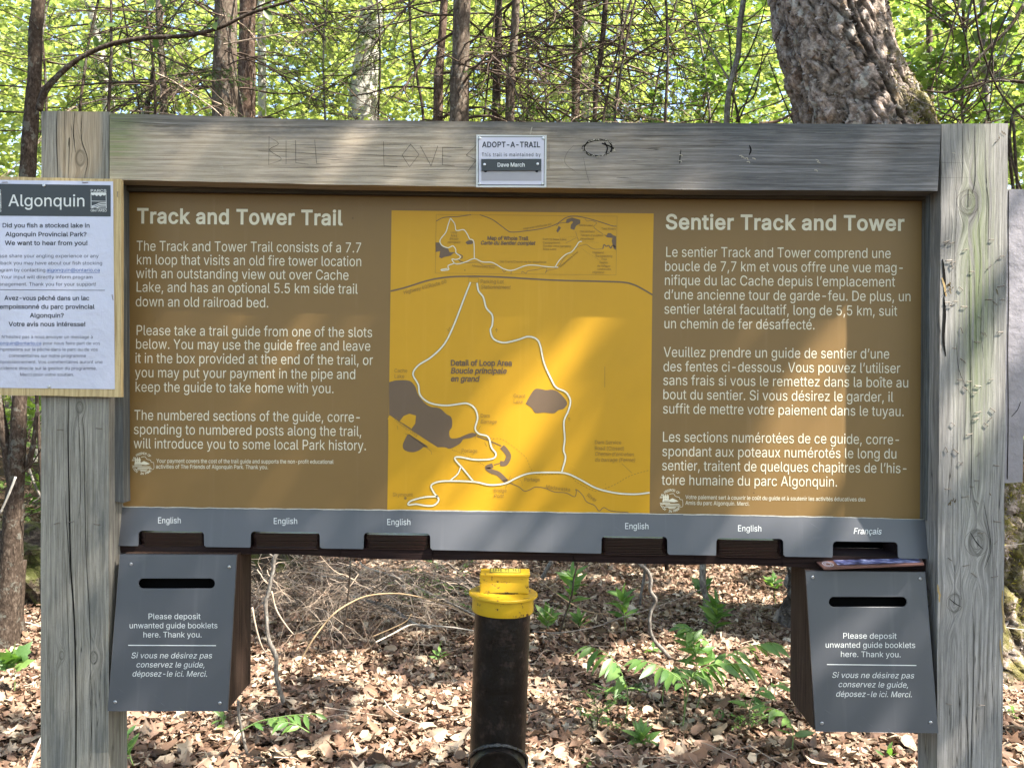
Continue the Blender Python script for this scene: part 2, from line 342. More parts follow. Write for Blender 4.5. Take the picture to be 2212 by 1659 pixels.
)273|37,-96 86,18 113,116 122,207 112,313 82,428 37,539 97,539 142,441 173,323 184,207 178,130 161,53 134,-22 97,-96
/249|235,533 71,-76 14,-76 178,533
!196|67,160 63,509 132,509 128,160|98,-4 81,-1 66,9 56,24 52,41 56,58 66,73 81,83 98,86 116,83 130,73 140,58 143,41 140,24 130,9 116,-1
?358|132,152 132,159 141,230 153,252 168,269 209,298 247,334 258,357 262,384 259,406 250,425 220,452 178,462 137,453 106,425 96,404 92,378 27,378 33,418 49,452 73,479 103,499 138,511 178,516 219,511 255,498 284,478 306,451 319,418 324,382 319,344 306,311 284,284 254,261 219,235 200,205 194,158 194,152|164,-4 146,-1 131,9 121,24 118,41 121,58 131,73 146,83 164,86 181,83 196,73 206,58 209,41 206,24 196,9 181,-1
@676|355,-135 284,-130 221,-114 167,-88 122,-53 87,-8 61,46 45,109 40,179 46,248 61,309 87,363 123,408 167,444 220,470 281,486 349,492 415,486 472,469 522,442 562,407 594,366 617,319 631,268 635,215 631,142 615,76 599,49 579,28 551,15 517,11 476,17 441,36 429,50 423,68 420,68 408,48 388,30 361,17 326,13 285,18 251,35 224,62 204,96 192,137 188,182 193,226 207,265 228,297 257,322 291,338 330,343 360,340 385,331 416,306 419,306 419,335 474,335 474,110 476,91 485,74 499,63 518,59 540,63 557,76 568,97 576,127 581,215 577,259 567,301 548,339 523,373 490,402 450,424 402,438 347,442 292,438 242,424 199,402 164,372 135,334 115,289 102,236 98,178 102,119 115,66 135,21 165,-17 201,-46 246,-68 298,-81 357,-85 412,-80 458,-69 489,-59 504,-107 464,-120 411,-131|329,65 359,68 382,78 400,95 412,118 422,185 419,221 411,249 399,269 381,282 331,292 305,288 283,277 265,260 252,239 242,185 251,125 262,101 279,81 301,69
:188|95,-4 78,-1 63,9 53,24 50,41 53,59 63,73 78,83 95,87 113,83 128,73 138,59 141,41 138,24 128,9 113,-1|95,271 78,274 63,284 53,299 50,316 53,334 63,349 78,359 95,362 113,359 128,349 138,334 141,316 138,299 128,284 113,274
é404|212,-8 161,-2 117,16 82,46 56,85 40,132 34,187 39,242 55,290 81,329 115,359 157,378 205,384 266,374 294,361 319,341 341,315 357,282 368,242 371,194 371,169 75,169 75,221 338,221 310,202 307,237 298,269 283,294 263,314 237,326 205,330 173,326 146,313 125,294 109,270 99,241 96,211 96,178 100,139 110,106 128,80 151,61 179,50 212,46 254,53 285,73 306,105 365,91 353,63 335,39 311,19 283,4 249,-5|177,429 225,529 293,529 227,429
ê404|212,-8 161,-2 117,16 82,46 56,85 40,132 34,187 39,242 55,290 81,329 115,359 157,378 205,384 266,374 294,361 319,341 341,315 357,282 368,242 371,194 371,169 75,169 75,221 338,221 310,202 307,237 298,269 283,294 263,314 237,326 205,330 173,326 146,313 125,294 109,270 99,241 96,211 96,178 100,139 110,106 128,80 151,61 179,50 212,46 254,53 285,73 306,105 365,91 353,63 335,39 311,19 283,4 249,-5|155,435 95,435 95,438 175,529 233,529 313,438 313,435 252,435 204,495
ô415|207,-8 159,-2 117,16 82,46 56,85 40,133 34,187 40,243 56,291 82,330 117,360 159,378 207,384 256,378 299,360 333,330 359,291 376,243 381,187 376,133 359,85 333,46 299,16 256,-2|207,46 242,51 270,66 292,89 307,117 316,151 319,187 316,224 307,258 292,287 270,310 242,325 207,330 173,325 145,310 124,287 108,258 99,224 96,187 99,151 108,117 124,89 145,66 173,51|158,435 98,435 98,438 178,529 236,529 317,438 317,435 256,435 207,495
û410|182,-5 146,-1 115,11 89,31 69,59 57,95 53,139 53,379 114,379 114,144 119,105 137,75 164,56 200,50 226,53 249,62 268,77 283,97 293,122 296,153 296,379 357,379 357,0 298,0 298,92 307,92 286,47 257,17 222,0|156,435 96,435 96,438 176,529 234,529 314,438 314,435 253,435 205,495
î167|53,0 53,379 114,379 114,0|34,435 -26,435 -26,438 54,529 112,529 193,438 193,435 132,435 83,495
ç396|207,-8 159,-2 117,16 82,46 56,85 40,133 34,187 40,243 56,291 82,330 117,360 159,378 207,384 260,377 305,356 340,322 362,277 303,262 290,289 270,311 242,325 207,330 173,325 145,310 124,287 108,258 99,224 96,187 99,151 108,117 124,89 145,66 173,51 207,46 243,52 271,66 292,89 304,117 363,102 341,56 306,21 261,-1|169,-143 169,-107 210,-107 236,-102 243,-84 236,-67 210,-62 182,-62 192,16 224,16 224,0 224,-29 253,-34 273,-44 285,-61 289,-85 284,-111 270,-129 245,-139 210,-143
à389|160,-9 126,-5 94,5 68,22 48,45 35,73 30,108 34,138 43,161 58,179 78,193 125,211 178,220 234,227 265,235 273,243 276,255 276,257 267,297 240,322 196,331 149,322 118,301 100,274 41,291 57,322 79,346 104,364 133,375 194,384 239,379 286,360 306,343 322,320 333,290 337,251 337,0 277,0 277,52 272,52 252,25 215,1|170,45 202,49 228,59 248,74 263,93 272,115 276,138 276,190 259,182 231,176 200,171 175,168 134,159 103,139 95,124 92,105 102,72 130,52|165,429 99,529 168,529 215,429
è404|212,-8 161,-2 117,16 82,46 56,85 40,132 34,187 39,242 55,290 81,329 115,359 157,378 205,384 266,374 294,361 319,341 341,315 357,282 368,242 371,194 371,169 75,169 75,221 338,221 310,202 307,237 298,269 283,294 263,314 237,326 205,330 173,326 146,313 125,294 109,270 99,241 96,211 96,178 100,139 110,106 128,80 151,61 179,50 212,46 254,53 285,73 306,105 365,91 353,63 335,39 311,19 283,4 249,-5|180,429 114,529 182,529 230,429
 188'''
# ------------------------------------------------------------------ lettering: outlines of a plain grotesque, 1000 units to the em
GLYPHS = {}
for _l in GLYPH_DATA.split('\n'):
    if not _l: continue
    ch, rest = _l[0], _l[1:].split('|')
    GLYPHS[ch] = (int(rest[0]), [[tuple(int(k) for k in p.split(',')) for p in c.split(' ')] for c in rest[1:]])
_cache = {}
def glyph(ch, bold):
    key = (ch, bold)
    if key in _cache: return _cache[key]
    adv, cs = GLYPHS.get(ch, GLYPHS[' '])
    out = []
    for c in cs:
        n = len(c); q = []
        for i in range(n):
            p0, p1, p2 = (np.array(c[i - 1], float), np.array(c[i], float), np.array(c[(i + 1) % n], float))
            d1 = (p1 - p0) / (np.hypot(*(p1 - p0)) + 1e-9); d2 = (p2 - p1) / (np.hypot(*(p2 - p1)) + 1e-9)
            n1 = np.array([-d1[1], d1[0]]); n2 = np.array([-d2[1], d2[0]])
            m = n1 + n2; m = m / max(0.35, (1 + float(n1 @ n2)))
            q.append(tuple(p1 + m * bold))
        out.append(q)
    T = []; V = np.zeros((0, 2))
    if out:
        vs = [Vector(p) for c in out for p in c]; es = []; k = 0
        for c in out: es += [(k + i, k + (i + 1) % len(c)) for i in range(len(c))]; k += len(c)
        v2, _e, f2, *_r = delaunay_2d_cdt(vs, es, [], 0, 1e-4)
        V = np.array([tuple(v) for v in v2])
        for t in f2:
            m = V[list(t)].mean(0); w = 0
            for c in out:
                for i in range(len(c)):
                    (x0, y0), (x1, y1) = c[i], c[(i + 1) % len(c)]
                    if (y0 > m[1]) != (y1 > m[1]) and m[0] < (x1 - x0) * (m[1] - y0) / (y1 - y0) + x0: w += 1 if y1 > y0 else -1
            if w < 0: T.append(list(t))
            elif w > 0: T.append(list(t))
    _cache[key] = (adv, V, T)
    return _cache[key]
def text(acc, s, p0, p1, cap, dep, bold=0, ital=False, spread=0):
    """one line of lettering, baseline from p0 to p1, capital height cap (all in picture units)"""
    p0 = np.array(p0, float); p1 = np.array(p1, float)
    L = np.hypot(*(p1 - p0)); e = (p1 - p0) / L; dn = np.array([-e[1], e[0]])
    tot = sum(GLYPHS.get(c, GLYPHS[' '])[0] + spread for c in s) - 60
    sx = L / tot; sy = cap / 509.0
    x = -30.0
    for c in s:
        adv, V, T = glyph(c, bold)
        if len(V):
            X = (V[:, 0] + x + (0.2 * V[:, 1] if ital else 0)) * sx
            Y = V[:, 1] * sy
            pts = [p0 + e * a - dn * b for a, b in zip(X, Y)]
            acc.add([U(q[0], q[1], dep(q[0], q[1])) for q in pts], T)
        x += adv + spread
def ctext(acc, k, s, x0, x1, y0, y1, cap, dep, **kw):
    text(acc, s, k(x0, y0), k(x1, y1), cap, dep, **kw)

# ------------------------------------------------------------------ materials
class NB:
    """small helper that wires shader nodes"""
    def __init__(s, name, rough=0.7, spec=0.3, metal=0.0):
        s.m = bpy.data.materials.new(name); s.m.use_nodes = True
        s.nt = s.m.node_tree; s.b = s.nt.nodes['Principled BSDF']
        s.b.inputs['Roughness'].default_value = rough
        s.b.inputs['Metallic'].default_value = metal
        s.b.inputs['Specular IOR Level'].default_value = spec
        s.tc = s.nt.nodes.new('ShaderNodeTexCoord')
    def put(s, sock, v):
        if isinstance(v, bpy.types.NodeSocket): s.nt.links.new(v, sock)
        else:
            try: sock.default_value = v
            except Exception: sock.default_value = (*v, 1.0)
    def math(s, op, a, b=0.0, c=0.0, clamp=False):
        n = s.nt.nodes.new('ShaderNodeMath'); n.operation = op; n.use_clamp = clamp
        s.put(n.inputs[0], a); s.put(n.inputs[1], b)
        if op in ('MULTIPLY_ADD', 'COMPARE', 'SMOOTH_MIN'): s.put(n.inputs[2], c)
        return n.outputs[0]
    def xyz(s):
        n = s.nt.nodes.new('ShaderNodeSeparateXYZ'); s.nt.links.new(s.tc.outputs['Object'], n.inputs[0]); return n.outputs
    def vec(s, x, y, z=0.0):
        n = s.nt.nodes.new('ShaderNodeCombineXYZ')
        for i, v in enumerate((x, y, z)): s.put(n.inputs[i], v)
        return n.outputs[0]
    def noise(s, vec=None, scale=5.0, detail=5.0, rough=0.6, dist=0.0):
        n = s.nt.nodes.new('ShaderNodeTexNoise')
        s.nt.links.new(vec or s.tc.outputs['Object'], n.inputs['Vector'])
        n.inputs['Scale'].default_value = scale; n.inputs['Detail'].default_value = detail
        n.inputs['Roughness'].default_value = rough; n.inputs['Distortion'].default_value = dist
        return n.outputs['Fac']
    def voro(s, vec=None, scale=5.0, feature='F1', out='Distance'):
        n = s.nt.nodes.new('ShaderNodeTexVoronoi'); n.feature = feature
        s.nt.links.new(vec or s.tc.outputs['Object'], n.inputs['Vector']); n.inputs['Scale'].default_value = scale
        return n.outputs[out]
    def ramp(s, fac, stops):
        n = s.nt.nodes.new('ShaderNodeValToRGB'); s.put(n.inputs[0], fac)
        e = n.color_ramp.elements
        while len(e) > len(stops): e.remove(e[-1])
        while len(e) < len(stops): e.new(0.5)
        for el, (p, c) in zip(e, stops):
            el.position = p; el.color = (*c, 1) if len(c) == 3 else c
        return n.outputs[0]
    def step(s, fac, a, b):
        n = s.nt.nodes.new('ShaderNodeMapRange'); n.interpolation_type = 'SMOOTHSTEP'
        s.put(n.inputs[0], fac); n.inputs[1].default_value = a; n.inputs[2].default_value = b
        return n.outputs[0]
    def mix(s, f, a, b, mode='MIX'):
        n = s.nt.nodes.new('ShaderNodeMix'); n.data_type = 'RGBA'; n.blend_type = mode
        s.put(n.inputs[0], f); s.put(n.inputs[6], a); s.put(n.inputs[7], b)
        return n.outputs[2]
    def color(s, v): s.put(s.b.inputs['Base Color'], v)
    def rough(s, v): s.put(s.b.inputs['Roughness'], v)
    def bump(s, h, dist=0.002, strength=1.0):
        n = s.nt.nodes.new('ShaderNodeBump'); s.put(n.inputs['Height'], h)
        n.inputs['Distance'].default_value = dist; n.inputs['Strength'].default_value = strength
        s.nt.links.new(n.outputs[0], s.b.inputs['Normal'])
    def rnd(s):
        g = s.nt.nodes.new('ShaderNodeNewGeometry'); o = s.nt.nodes.new('ShaderNodeObjectInfo')
        return s.math('FRACT', s.math('ADD', g.outputs['Random Per Island'], o.outputs['Random']))

def plain(name, col, rough=0.6, spec=0.3, metal=0.0, var=0.0, scale=20.0, bump=0.0):
    n = NB(name, rough, spec, metal)
    if var:
        f = n.noise(scale=scale, detail=6)
        n.color(n.mix(f, tuple(c * (1 - var) for c in col), tuple(min(1, c * (1 + var)) for c in col)))
        if bump: n.bump(f, bump)
    else: n.color((*col, 1))
    return n.m

def wood(name, along, dark, mid, light, knots=(), stain=0.5, stain_col=(0.06, 0.065, 0.075), crack=0.5, algae=None, tone=None, root=(0, 0, 0), patch=None, top_stain=None):
    """weathered timber; grain runs along axis `along`, bends round the knots (across, along, size)"""
    n = NB(name, 0.85, 0.15)
    X, Y, Z = n.xyz()
    if along == 'Z': a = n.math('MULTIPLY_ADD', Y, 0.8, X); b = Z; ra, rb = root[0], root[2]
    else: a = n.math('MULTIPLY_ADD', Y, 0.8, Z); b = X; ra, rb = root[2], root[0]
    wob = n.noise(n.vec(n.math('MULTIPLY', a, 3), n.math('MULTIPLY', b, 1.3)), 1.0, 2)
    phi = n.math('MULTIPLY_ADD', wob, 0.014, a)
    kmask = None
    for ka, kb, kr in knots:
        ka = ka - ra - 0.8 * root[1]; kb -= rb
        da = n.math('SUBTRACT', a, ka); db = n.math('MULTIPLY', n.math('SUBTRACT', b, kb), 0.62)
        r = n.math('SQRT', n.math('ADD', n.math('MULTIPLY', da, da), n.math('MULTIPLY', db, db)))
        q = n.math('DIVIDE', r, kr * 2.2)
        w = n.math('MULTIPLY', n.math('EXPONENT', n.math('MULTIPLY', n.math('MULTIPLY', q, q), -1.0)), 0.92)
        tgt = n.math('MULTIPLY_ADD', n.math('SIGN', da), r, ka)
        phi = n.math('ADD', phi, n.math('MULTIPLY', w, n.math('SUBTRACT', tgt, phi)))
        core = n.math('SUBTRACT', 1.0, n.step(r, kr * 0.75, kr * 1.05))
        edge = n.math('SUBTRACT', 1.0, n.step(n.math('ABSOLUTE', n.math('SUBTRACT', r, kr * 0.9)), 0.0, kr * 0.22))
        km = n.math('ADD', n.math('MULTIPLY', core, 0.22), n.math('MULTIPLY', edge, 0.33), clamp=True)
        kmask = km if kmask is None else n.math('MAXIMUM', kmask, km)
    g1 = n.noise(n.vec(n.math('MULTIPLY', phi, 150), n.math('MULTIPLY', b, 3.0)), 1.0, 5, 0.6)
    g2 = n.noise(n.vec(n.math('MULTIPLY', phi, 520), n.math('MULTIPLY', b, 9.0)), 1.0, 4, 0.6)
    rings = n.math('SINE', n.math('MULTIPLY_ADD', phi, 560.0, n.math('MULTIPLY', n.noise(n.vec(n.math('MULTIPLY', phi, 20), n.math('MULTIPLY', b, 2.0)), 1.0, 3), 14.0)))
    g3 = n.noise(n.vec(n.math('MULTIPLY', phi, 1500), n.math('MULTIPLY', b, 30.0)), 1.0, 3, 0.6)
    g = n.math('MULTIPLY_ADD', rings, 0.022, n.math('MULTIPLY_ADD', g3, 0.25, n.math('MULTIPLY_ADD', g2, 0.40, n.math('MULTIPLY', g1, 0.35))))
    col = n.ramp(g, [(0.36, dark), (0.5, mid), (0.64, light)])
    if tone: col = n.mix(n.math('MULTIPLY', n.step(n.math('MULTIPLY_ADD', n.noise(scale=4.0, detail=4), 0.5, X), tone[0], tone[1]), 0.9), col, n.ramp(g, tone[2]))
    blot = n.noise(n.vec(n.math('MULTIPLY', a, 14), n.math('MULTIPLY', b, 3.5)), 1.0, 6, 0.65)
    bl = n.math('MULTIPLY', n.step(blot, 0.48, 0.72), stain)
    col = n.mix(bl, col, stain_col)
    if top_stain:
        ez, ew, eamt = top_stain
        ef = n.step(n.math('MULTIPLY_ADD', n.noise(n.vec(n.math('MULTIPLY', X, 7), 0.0, n.math('MULTIPLY', Z, 20)), 1.0, 5, 0.65), 0.11, n.math('SUBTRACT', Z, ez - root[2] - 0.004)), 0.012, ew + 0.01)
        col = n.mix(n.math('MULTIPLY', ef, eamt), col, n.ramp(g, [(0.36, (0.03, 0.032, 0.034)), (0.62, (0.13, 0.135, 0.14))]))
    fine = n.noise(scale=260.0, detail=3)
    col = n.mix(n.math('MULTIPLY', n.step(fine, 0.55, 0.75), 0.25), col, dark)
    if patch:
        px_, pz_, pw_, ph_, pcol = patch
        dx = n.math('DIVIDE', n.math('SUBTRACT', X, px_ - root[0]), pw_); dz = n.math('DIVIDE', n.math('SUBTRACT', Z, pz_ - root[2]), ph_)
        e = n.math('SUBTRACT', 1.0, n.step(n.math('ADD', n.math('ADD', n.math('POWER', n.math('ABSOLUTE', dx), 4.0), n.math('POWER', n.math('ABSOLUTE', dz), 4.0)), n.math('MULTIPLY', g1, 0.6)), 0.7, 1.5))
        col = n.mix(n.math('MULTIPLY', e, 0.85), col, n.ramp(g, pcol))
    if algae:
        ax, az, aw, ah, amt = algae
        dx = n.math('DIVIDE', n.math('SUBTRACT', X, ax - root[0]), aw); dz = n.math('DIVIDE', n.math('SUBTRACT', Z, az - root[2]), ah)
        e = n.math('EXPONENT', n.math('MULTIPLY', n.math('ADD', n.math('MULTIPLY', dx, dx), n.math('MULTIPLY', dz, dz)), -1.0))
        col = n.mix(n.math('MULTIPLY', e, n.math('MULTIPLY', n.step(g1, 0.3, 0.6), amt)), col, (0.16, 0.2, 0.07))
    cr = n.noise(n.vec(n.math('MULTIPLY', phi, 85), n.math('MULTIPLY', b, 1.7), 3.3), 1.0, 3, 0.5)
    cm = n.math('SUBTRACT', 1.0, n.step(n.math('ABSOLUTE', n.math('SUBTRACT', cr, 0.5)), 0.0, 0.012))
    gate = n.step(n.noise(n.vec(n.math('MULTIPLY', a, 9), n.math('MULTIPLY', b, 2.0), 7.0), 1.0, 2), 0.5, 0.62)
    cm = n.math('MULTIPLY', n.math('MULTIPLY', cm, gate), crack)
    col = n.mix(cm, col, (0.02, 0.018, 0.016))
    if kmask is not None: col = n.mix(kmask, col, tuple(c * 0.55 for c in dark))
    n.color(col)
    h = n.math('SUBTRACT', g, n.math('MULTIPLY', cm, 0.8))
    n.bump(h, 0.0018, 0.7)
    return n.m

def bark(name, c0, c1, c2, sx=30.0, sz=9.0, lichen=0.35, lichen_col=(0.34, 0.36, 0.31), bump=0.012, moss=0.0, trans=None):
    n = NB(name, 0.95, 0.1)
    X, Y, Z = n.xyz()
    v = n.vec(n.math('MULTIPLY', X, sx), n.math('MULTIPLY', Y, sx), n.math('MULTIPLY', Z, sz))
    f1 = n.noise(v, 1.0, 7, 0.65, 0.6)
    vd = n.voro(v, 1.1, 'DISTANCE_TO_EDGE')
    f3 = n.noise(n.vec(n.math('MULTIPLY', X, sx * 3), n.math('MULTIPLY', Y, sx * 3), n.math('MULTIPLY', Z, sz * 1.2)), 1.0, 4, 0.6)
    h = n.math('ADD', n.math('MULTIPLY', f1, 0.7), n.math('ADD', n.math('MULTIPLY', f3, 0.3), n.math('MULTIPLY', n.step(vd, 0.0, 0.3), 0.06)))
    col = n.ramp(h, [(0.38, c0), (0.55, c1), (0.72, c2)])
    lf = n.noise(scale=16.0, detail=6, rough=0.7)
    col = n.mix(n.math('MULTIPLY', n.step(lf, 0.55, 0.62), lichen), col, lichen_col)
    if moss:
        mf = n.noise(scale=5.0, detail=6, rough=0.7)
        col = n.mix(n.math('MULTIPLY', n.step(mf, 0.5, 0.6), moss), col, (0.07, 0.085, 0.015))
    n.color(col)
    n.bump(n.math('ADD', h, n.math('MULTIPLY', n.noise(scale=120.0, detail=3), 0.3)), bump)
    return n.m

def leafmat(name, cols, trans=0.5, tcol=None, rough=0.5, spec=0.3, weights=None):
    """leaf: every leaf takes its own colour; part of the light shines through"""
    n = NB(name, rough, spec)
    r = n.rnd()
    k = len(cols)
    stops = [((i + 0.0) / max(1, k - 1), c) for i, c in enumerate(cols)]
    col = n.ramp(r, stops)
    mott = n.noise(scale=60.0, detail=4)
    col = n.mix(n.math('MULTIPLY', mott, 0.45), col, n.mix(1.0, col, (0.55, 0.5, 0.45), 'MULTIPLY'))
    n.color(col)
    if trans > 0:
        t = n.nt.nodes.new('ShaderNodeBsdfTranslucent'); mx = n.nt.nodes.new('ShaderNodeMixShader')
        mx.inputs[0].default_value = trans
        n.put(t.inputs[0], n.mix(1.0, col, tcol, 'MULTIPLY') if tcol else col)
        out = n.nt.nodes['Material Output']
        n.nt.links.new(n.b.outputs[0], mx.inputs[1]); n.nt.links.new(t.outputs[0], mx.inputs[2])
        n.nt.links.new(mx.outputs[0], out.inputs[0])
    return n.m

M = {}

# ------------------------------------------------------------------ timber, metal and paint
ROOT_SIGN = (0.0, 0.06, 0.0)
LP = U(165, 829, 0.0); RP = U(2098, 829, 0.0)
def kpos(u, v, r): p = U(u, v, 0.0); return (p[0], p[2], r)
M['post_left'] = wood('weathered_post_grey_green', 'Z', (0.10, 0.09, 0.072), (0.24, 0.222, 0.188), (0.40, 0.37, 0.32),
    knots=[kpos(174, 342, 0.011), kpos(172, 880, 0.008), kpos(203, 1420, 0.009), kpos(133, 1415, 0.006)], stain=0.55,
    stain_col=(0.075, 0.085, 0.09), crack=0.8, root=ROOT_SIGN, algae=None, patch=(U(172, 300, 0)[0], U(172, 300, 0)[2], 0.048, 0.085, [(0.3, (0.15, 0.11, 0.07)), (0.5, (0.33, 0.26, 0.18)), (0.7, (0.46, 0.39, 0.29))]))
M['post_left_top'] = M['post_left']
M['post_right'] = wood('weathered_post_silver', 'Z', (0.12, 0.112, 0.10), (0.27, 0.252, 0.235), (0.46, 0.43, 0.405),
    knots=[kpos(2092, 437, 0.019), kpos(2110, 1172, 0.018), kpos(2062, 1302, 0.013)], stain=0.5,
    stain_col=(0.09, 0.09, 0.09), crack=0.9, root=ROOT_SIGN, algae=(U(2110, 620, 0)[0], U(2110, 640, 0)[2], 0.035, 0.32, 0.75))
M['header'] = wood('weathered_header', 'X', (0.23, 0.18, 0.125), (0.42, 0.345, 0.26), (0.58, 0.49, 0.39), stain=0.45,
    stain_col=(0.13, 0.135, 0.145), crack=0.55, root=ROOT_SIGN, top_stain=(U(1100, 262, 0)[2], 0.045, 0.75), tone=(0.1, 0.75, [(0.36, (0.05, 0.053, 0.06)), (0.5, (0.105, 0.108, 0.118)), (0.64, (0.23, 0.23, 0.245))]),
    algae=(U(255, 300, 0)[0], U(255, 300, 0)[2], 0.05, 0.07, 0.8))
M['trim'] = wood('dark_trim_wood', 'Z', (0.05, 0.052, 0.05), (0.10, 0.10, 0.095), (0.19, 0.19, 0.18), root=ROOT_SIGN)  # dark grey wood of the side strips
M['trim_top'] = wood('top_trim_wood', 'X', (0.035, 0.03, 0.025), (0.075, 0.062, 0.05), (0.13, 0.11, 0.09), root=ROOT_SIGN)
M['brownwood'] = wood('brown_stained_wood', 'Z', (0.018, 0.011, 0.008), (0.045, 0.026, 0.018), (0.085, 0.055, 0.04), stain=0.25, stain_col=(0.1, 0.07, 0.05), crack=0.3)
M['tray'] = wood('dark_painted_tray', 'X', (0.008, 0.004, 0.004), (0.018, 0.009, 0.008), (0.035, 0.02, 0.017), stain=0.1)
M['ply'] = wood('raw_plywood', 'Z', (0.30, 0.20, 0.09), (0.52, 0.39, 0.20), (0.66, 0.53, 0.31), stain=0.25, stain_col=(0.30, 0.25, 0.17), crack=0.3)
M['crack'] = plain('crack_dark', (0.012, 0.011, 0.010), 0.95, 0.05)
M['carve'] = plain('carved_line', (0.075, 0.064, 0.054), 0.9, 0.05)
M['carve_pale'] = plain('fresh_wood_chip', (0.42, 0.38, 0.3), 0.9, 0.05, var=0.4, scale=90)
M['rot'] = plain('rotten_edge', (0.10, 0.07, 0.03), 0.95, 0.05, var=0.6, scale=60, bump=0.004)
M['broken'] = plain('split_wood_tan', (0.38, 0.27, 0.13), 0.9, 0.05, var=0.4, scale=40, bump=0.003)

def painted(name, col, rough=0.42, spec=0.4, scr=0.25, metal=0.0, along='X', speck=0.6):
    """painted sheet metal: faint brushing, scuffs, specks of dirt"""
    n = NB(name, rough, spec, metal)
    X, Y, Z = n.xyz()
    br = n.noise(n.vec(n.math('MULTIPLY', X, 12), 0.0, n.math('MULTIPLY', Z, 900)), 1.0, 3)
    sc1 = n.noise(n.vec(n.math('MULTIPLY_ADD', Z, 260, n.math('MULTIPLY', X, 160)), 0.0, n.math('MULTIPLY_ADD', Z, 8, n.math('MULTIPLY', X, -14))), 1.0, 2)
    s = n.step(sc1, 0.70, 0.78)
    cl = n.noise(scale=3.0, detail=5)
    c = n.mix(cl, tuple(k * 0.84 for k in col), tuple(k * 1.16 for k in col))
    drip = n.noise(n.vec(n.math('MULTIPLY', X, 38), 0.0, n.math('MULTIPLY', Z, 1.6)), 1.0, 5, 0.6)
    c = n.mix(n.math('MULTIPLY', n.step(drip, 0.56, 0.72), 0.16), c, tuple(min(1, k * 1.25 + 0.06) for k in col))
    c = n.mix(n.math('MULTIPLY', s, scr), c, tuple(min(1, k * 1.6 + 0.03) for k in col))
    dots = n.voro(scale=14.0)
    dm = n.math('MULTIPLY', n.math('SUBTRACT', 1.0, n.step(dots, 0.012, 0.03)), speck)
    c = n.mix(dm, c, (0.03, 0.02, 0.015))
    n.color(c)
    n.rough(n.math('MULTIPLY_ADD', cl, 0.16, n.math('MULTIPLY_ADD', br, 0.12, rough - 0.12)))
    n.bump(n.math('MULTIPLY_ADD', cl, 0.5, n.math('MULTIPLY', br, 0.15)), 0.0006, 0.35)
    return n.m
M['panel'] = painted('brown_enamel', (0.212, 0.124, 0.041), 0.46, 0.35)
M['yellow'] = painted('yellow_print', (0.56, 0.29, 0.009), 0.46, 0.35)
M['mapbrown'] = painted('map_brown', (0.150, 0.098, 0.060), 0.46, 0.3, speck=0)
M['maptext'] = plain('map_lettering', (0.235, 0.14, 0.035), 0.5)
M['cream'] = plain('cream_lettering', (0.72, 0.66, 0.50), 0.5, var=0.06, scale=8)
M['white'] = plain('white_lettering', (0.66, 0.66, 0.64), 0.5, var=0.06, scale=8)
M['plate'] = painted('grey_metal_plate', (0.082, 0.083, 0.092), 0.40, 0.5, 0.5)
M['platebox'] = painted('slate_grey_sheet', (0.062, 0.064, 0.073), 0.36, 0.5, 0.8)
M['lip'] = plain('chipped_edge', (0.5, 0.48, 0.42), 0.6, var=0.5, scale=120)
M['hole'] = plain('hole_shade', (0.004, 0.004, 0.004), 0.95, 0.02)  # near-black that paints the shade inside openings
M['booklet'] = plain('booklet_dark_brown', (0.016, 0.006, 0.005), 0.25, 0.6, var=0.3, scale=10)
M['steel'] = plain('screw_steel', (0.55, 0.55, 0.55), 0.3, 0.5, 0.9)
M['rust'] = plain('staple_metal', (0.20, 0.17, 0.14), 0.6, 0.4, 0.5, var=0.5, scale=300)
M['paper'] = plain('laminated_paper', (0.53, 0.53, 0.64), 0.20, 0.6, var=0.07, scale=7, bump=0.006)
M['black_print'] = plain('black_print', (0.02, 0.021, 0.022), 0.3, 0.5)
M['ink'] = plain('printed_ink', (0.035, 0.036, 0.045), 0.4)
M['blue_ink'] = plain('blue_ink', (0.05, 0.11, 0.32), 0.4)
M['plaque'] = plain('plaque_white', (0.58, 0.56, 0.64), 0.4, 0.4, var=0.04, scale=20)
M['plaque_edge'] = plain('plaque_edge', (0.62, 0.62, 0.60), 0.4)
M['plaque_grey'] = plain('plaque_grey', (0.36, 0.34, 0.36), 0.4, var=0.1, scale=40)
M['tin'] = plain('weathered_tin', (0.27, 0.25, 0.27), 0.5, 0.4, 0.15, var=0.35, scale=14, bump=0.006)

# ------------------------------------------------------------------ the trail sign
sign = thing('trail_sign', ROOT_SIGN, 'wide brown and yellow trail sign with map, set between two weathered grey timber posts', 'sign')
P0 = 0.065
dP = flat(P0)
def beam(name, quad, y0, y1, mat, parent, bev=0.003, label=None):
    """a timber with its front face drawn as quad (tl, tr, br, bl or longer outline)"""
    a = Acc(); plate(a, [quad], flat(y0), y1 - y0)
    return bevel(a.build(name, mat, parent, label=label), bev, 2)
def edge_noise(p0, p1, n, amp):
    out = []
    for i in range(n):
        t = i / n
        out.append((p0[0] + (p1[0] - p0[0]) * t + (random.uniform(-amp, amp) if i else 0), p0[1] + (p1[1] - p0[1]) * t + (random.uniform(-amp, amp) if i else 0)))
    return out
VB = 2430
lp_out = edge_noise((90, 240.5), (236, 242), 6, 0.4) + edge_noise((236, 242), (234, VB), 30, 0.7) + edge_noise((234, VB), (86, VB), 2, 0) + edge_noise((86, VB), (90, 240.5), 30, 0.5)
post_l = beam('post', lp_out, 0.0, 0.085, M['post_left'], sign, 0.002, 'grey green weathered post with a long crack')
rp_out = edge_noise((2034, 268.5), (2178, 267), 6, 0.5)
rp_out += edge_noise((2178, 267), (2168.5, 1230), 26, 1.0) + edge_noise((2168.5, 1230), (2158, VB), 20, 0.9)
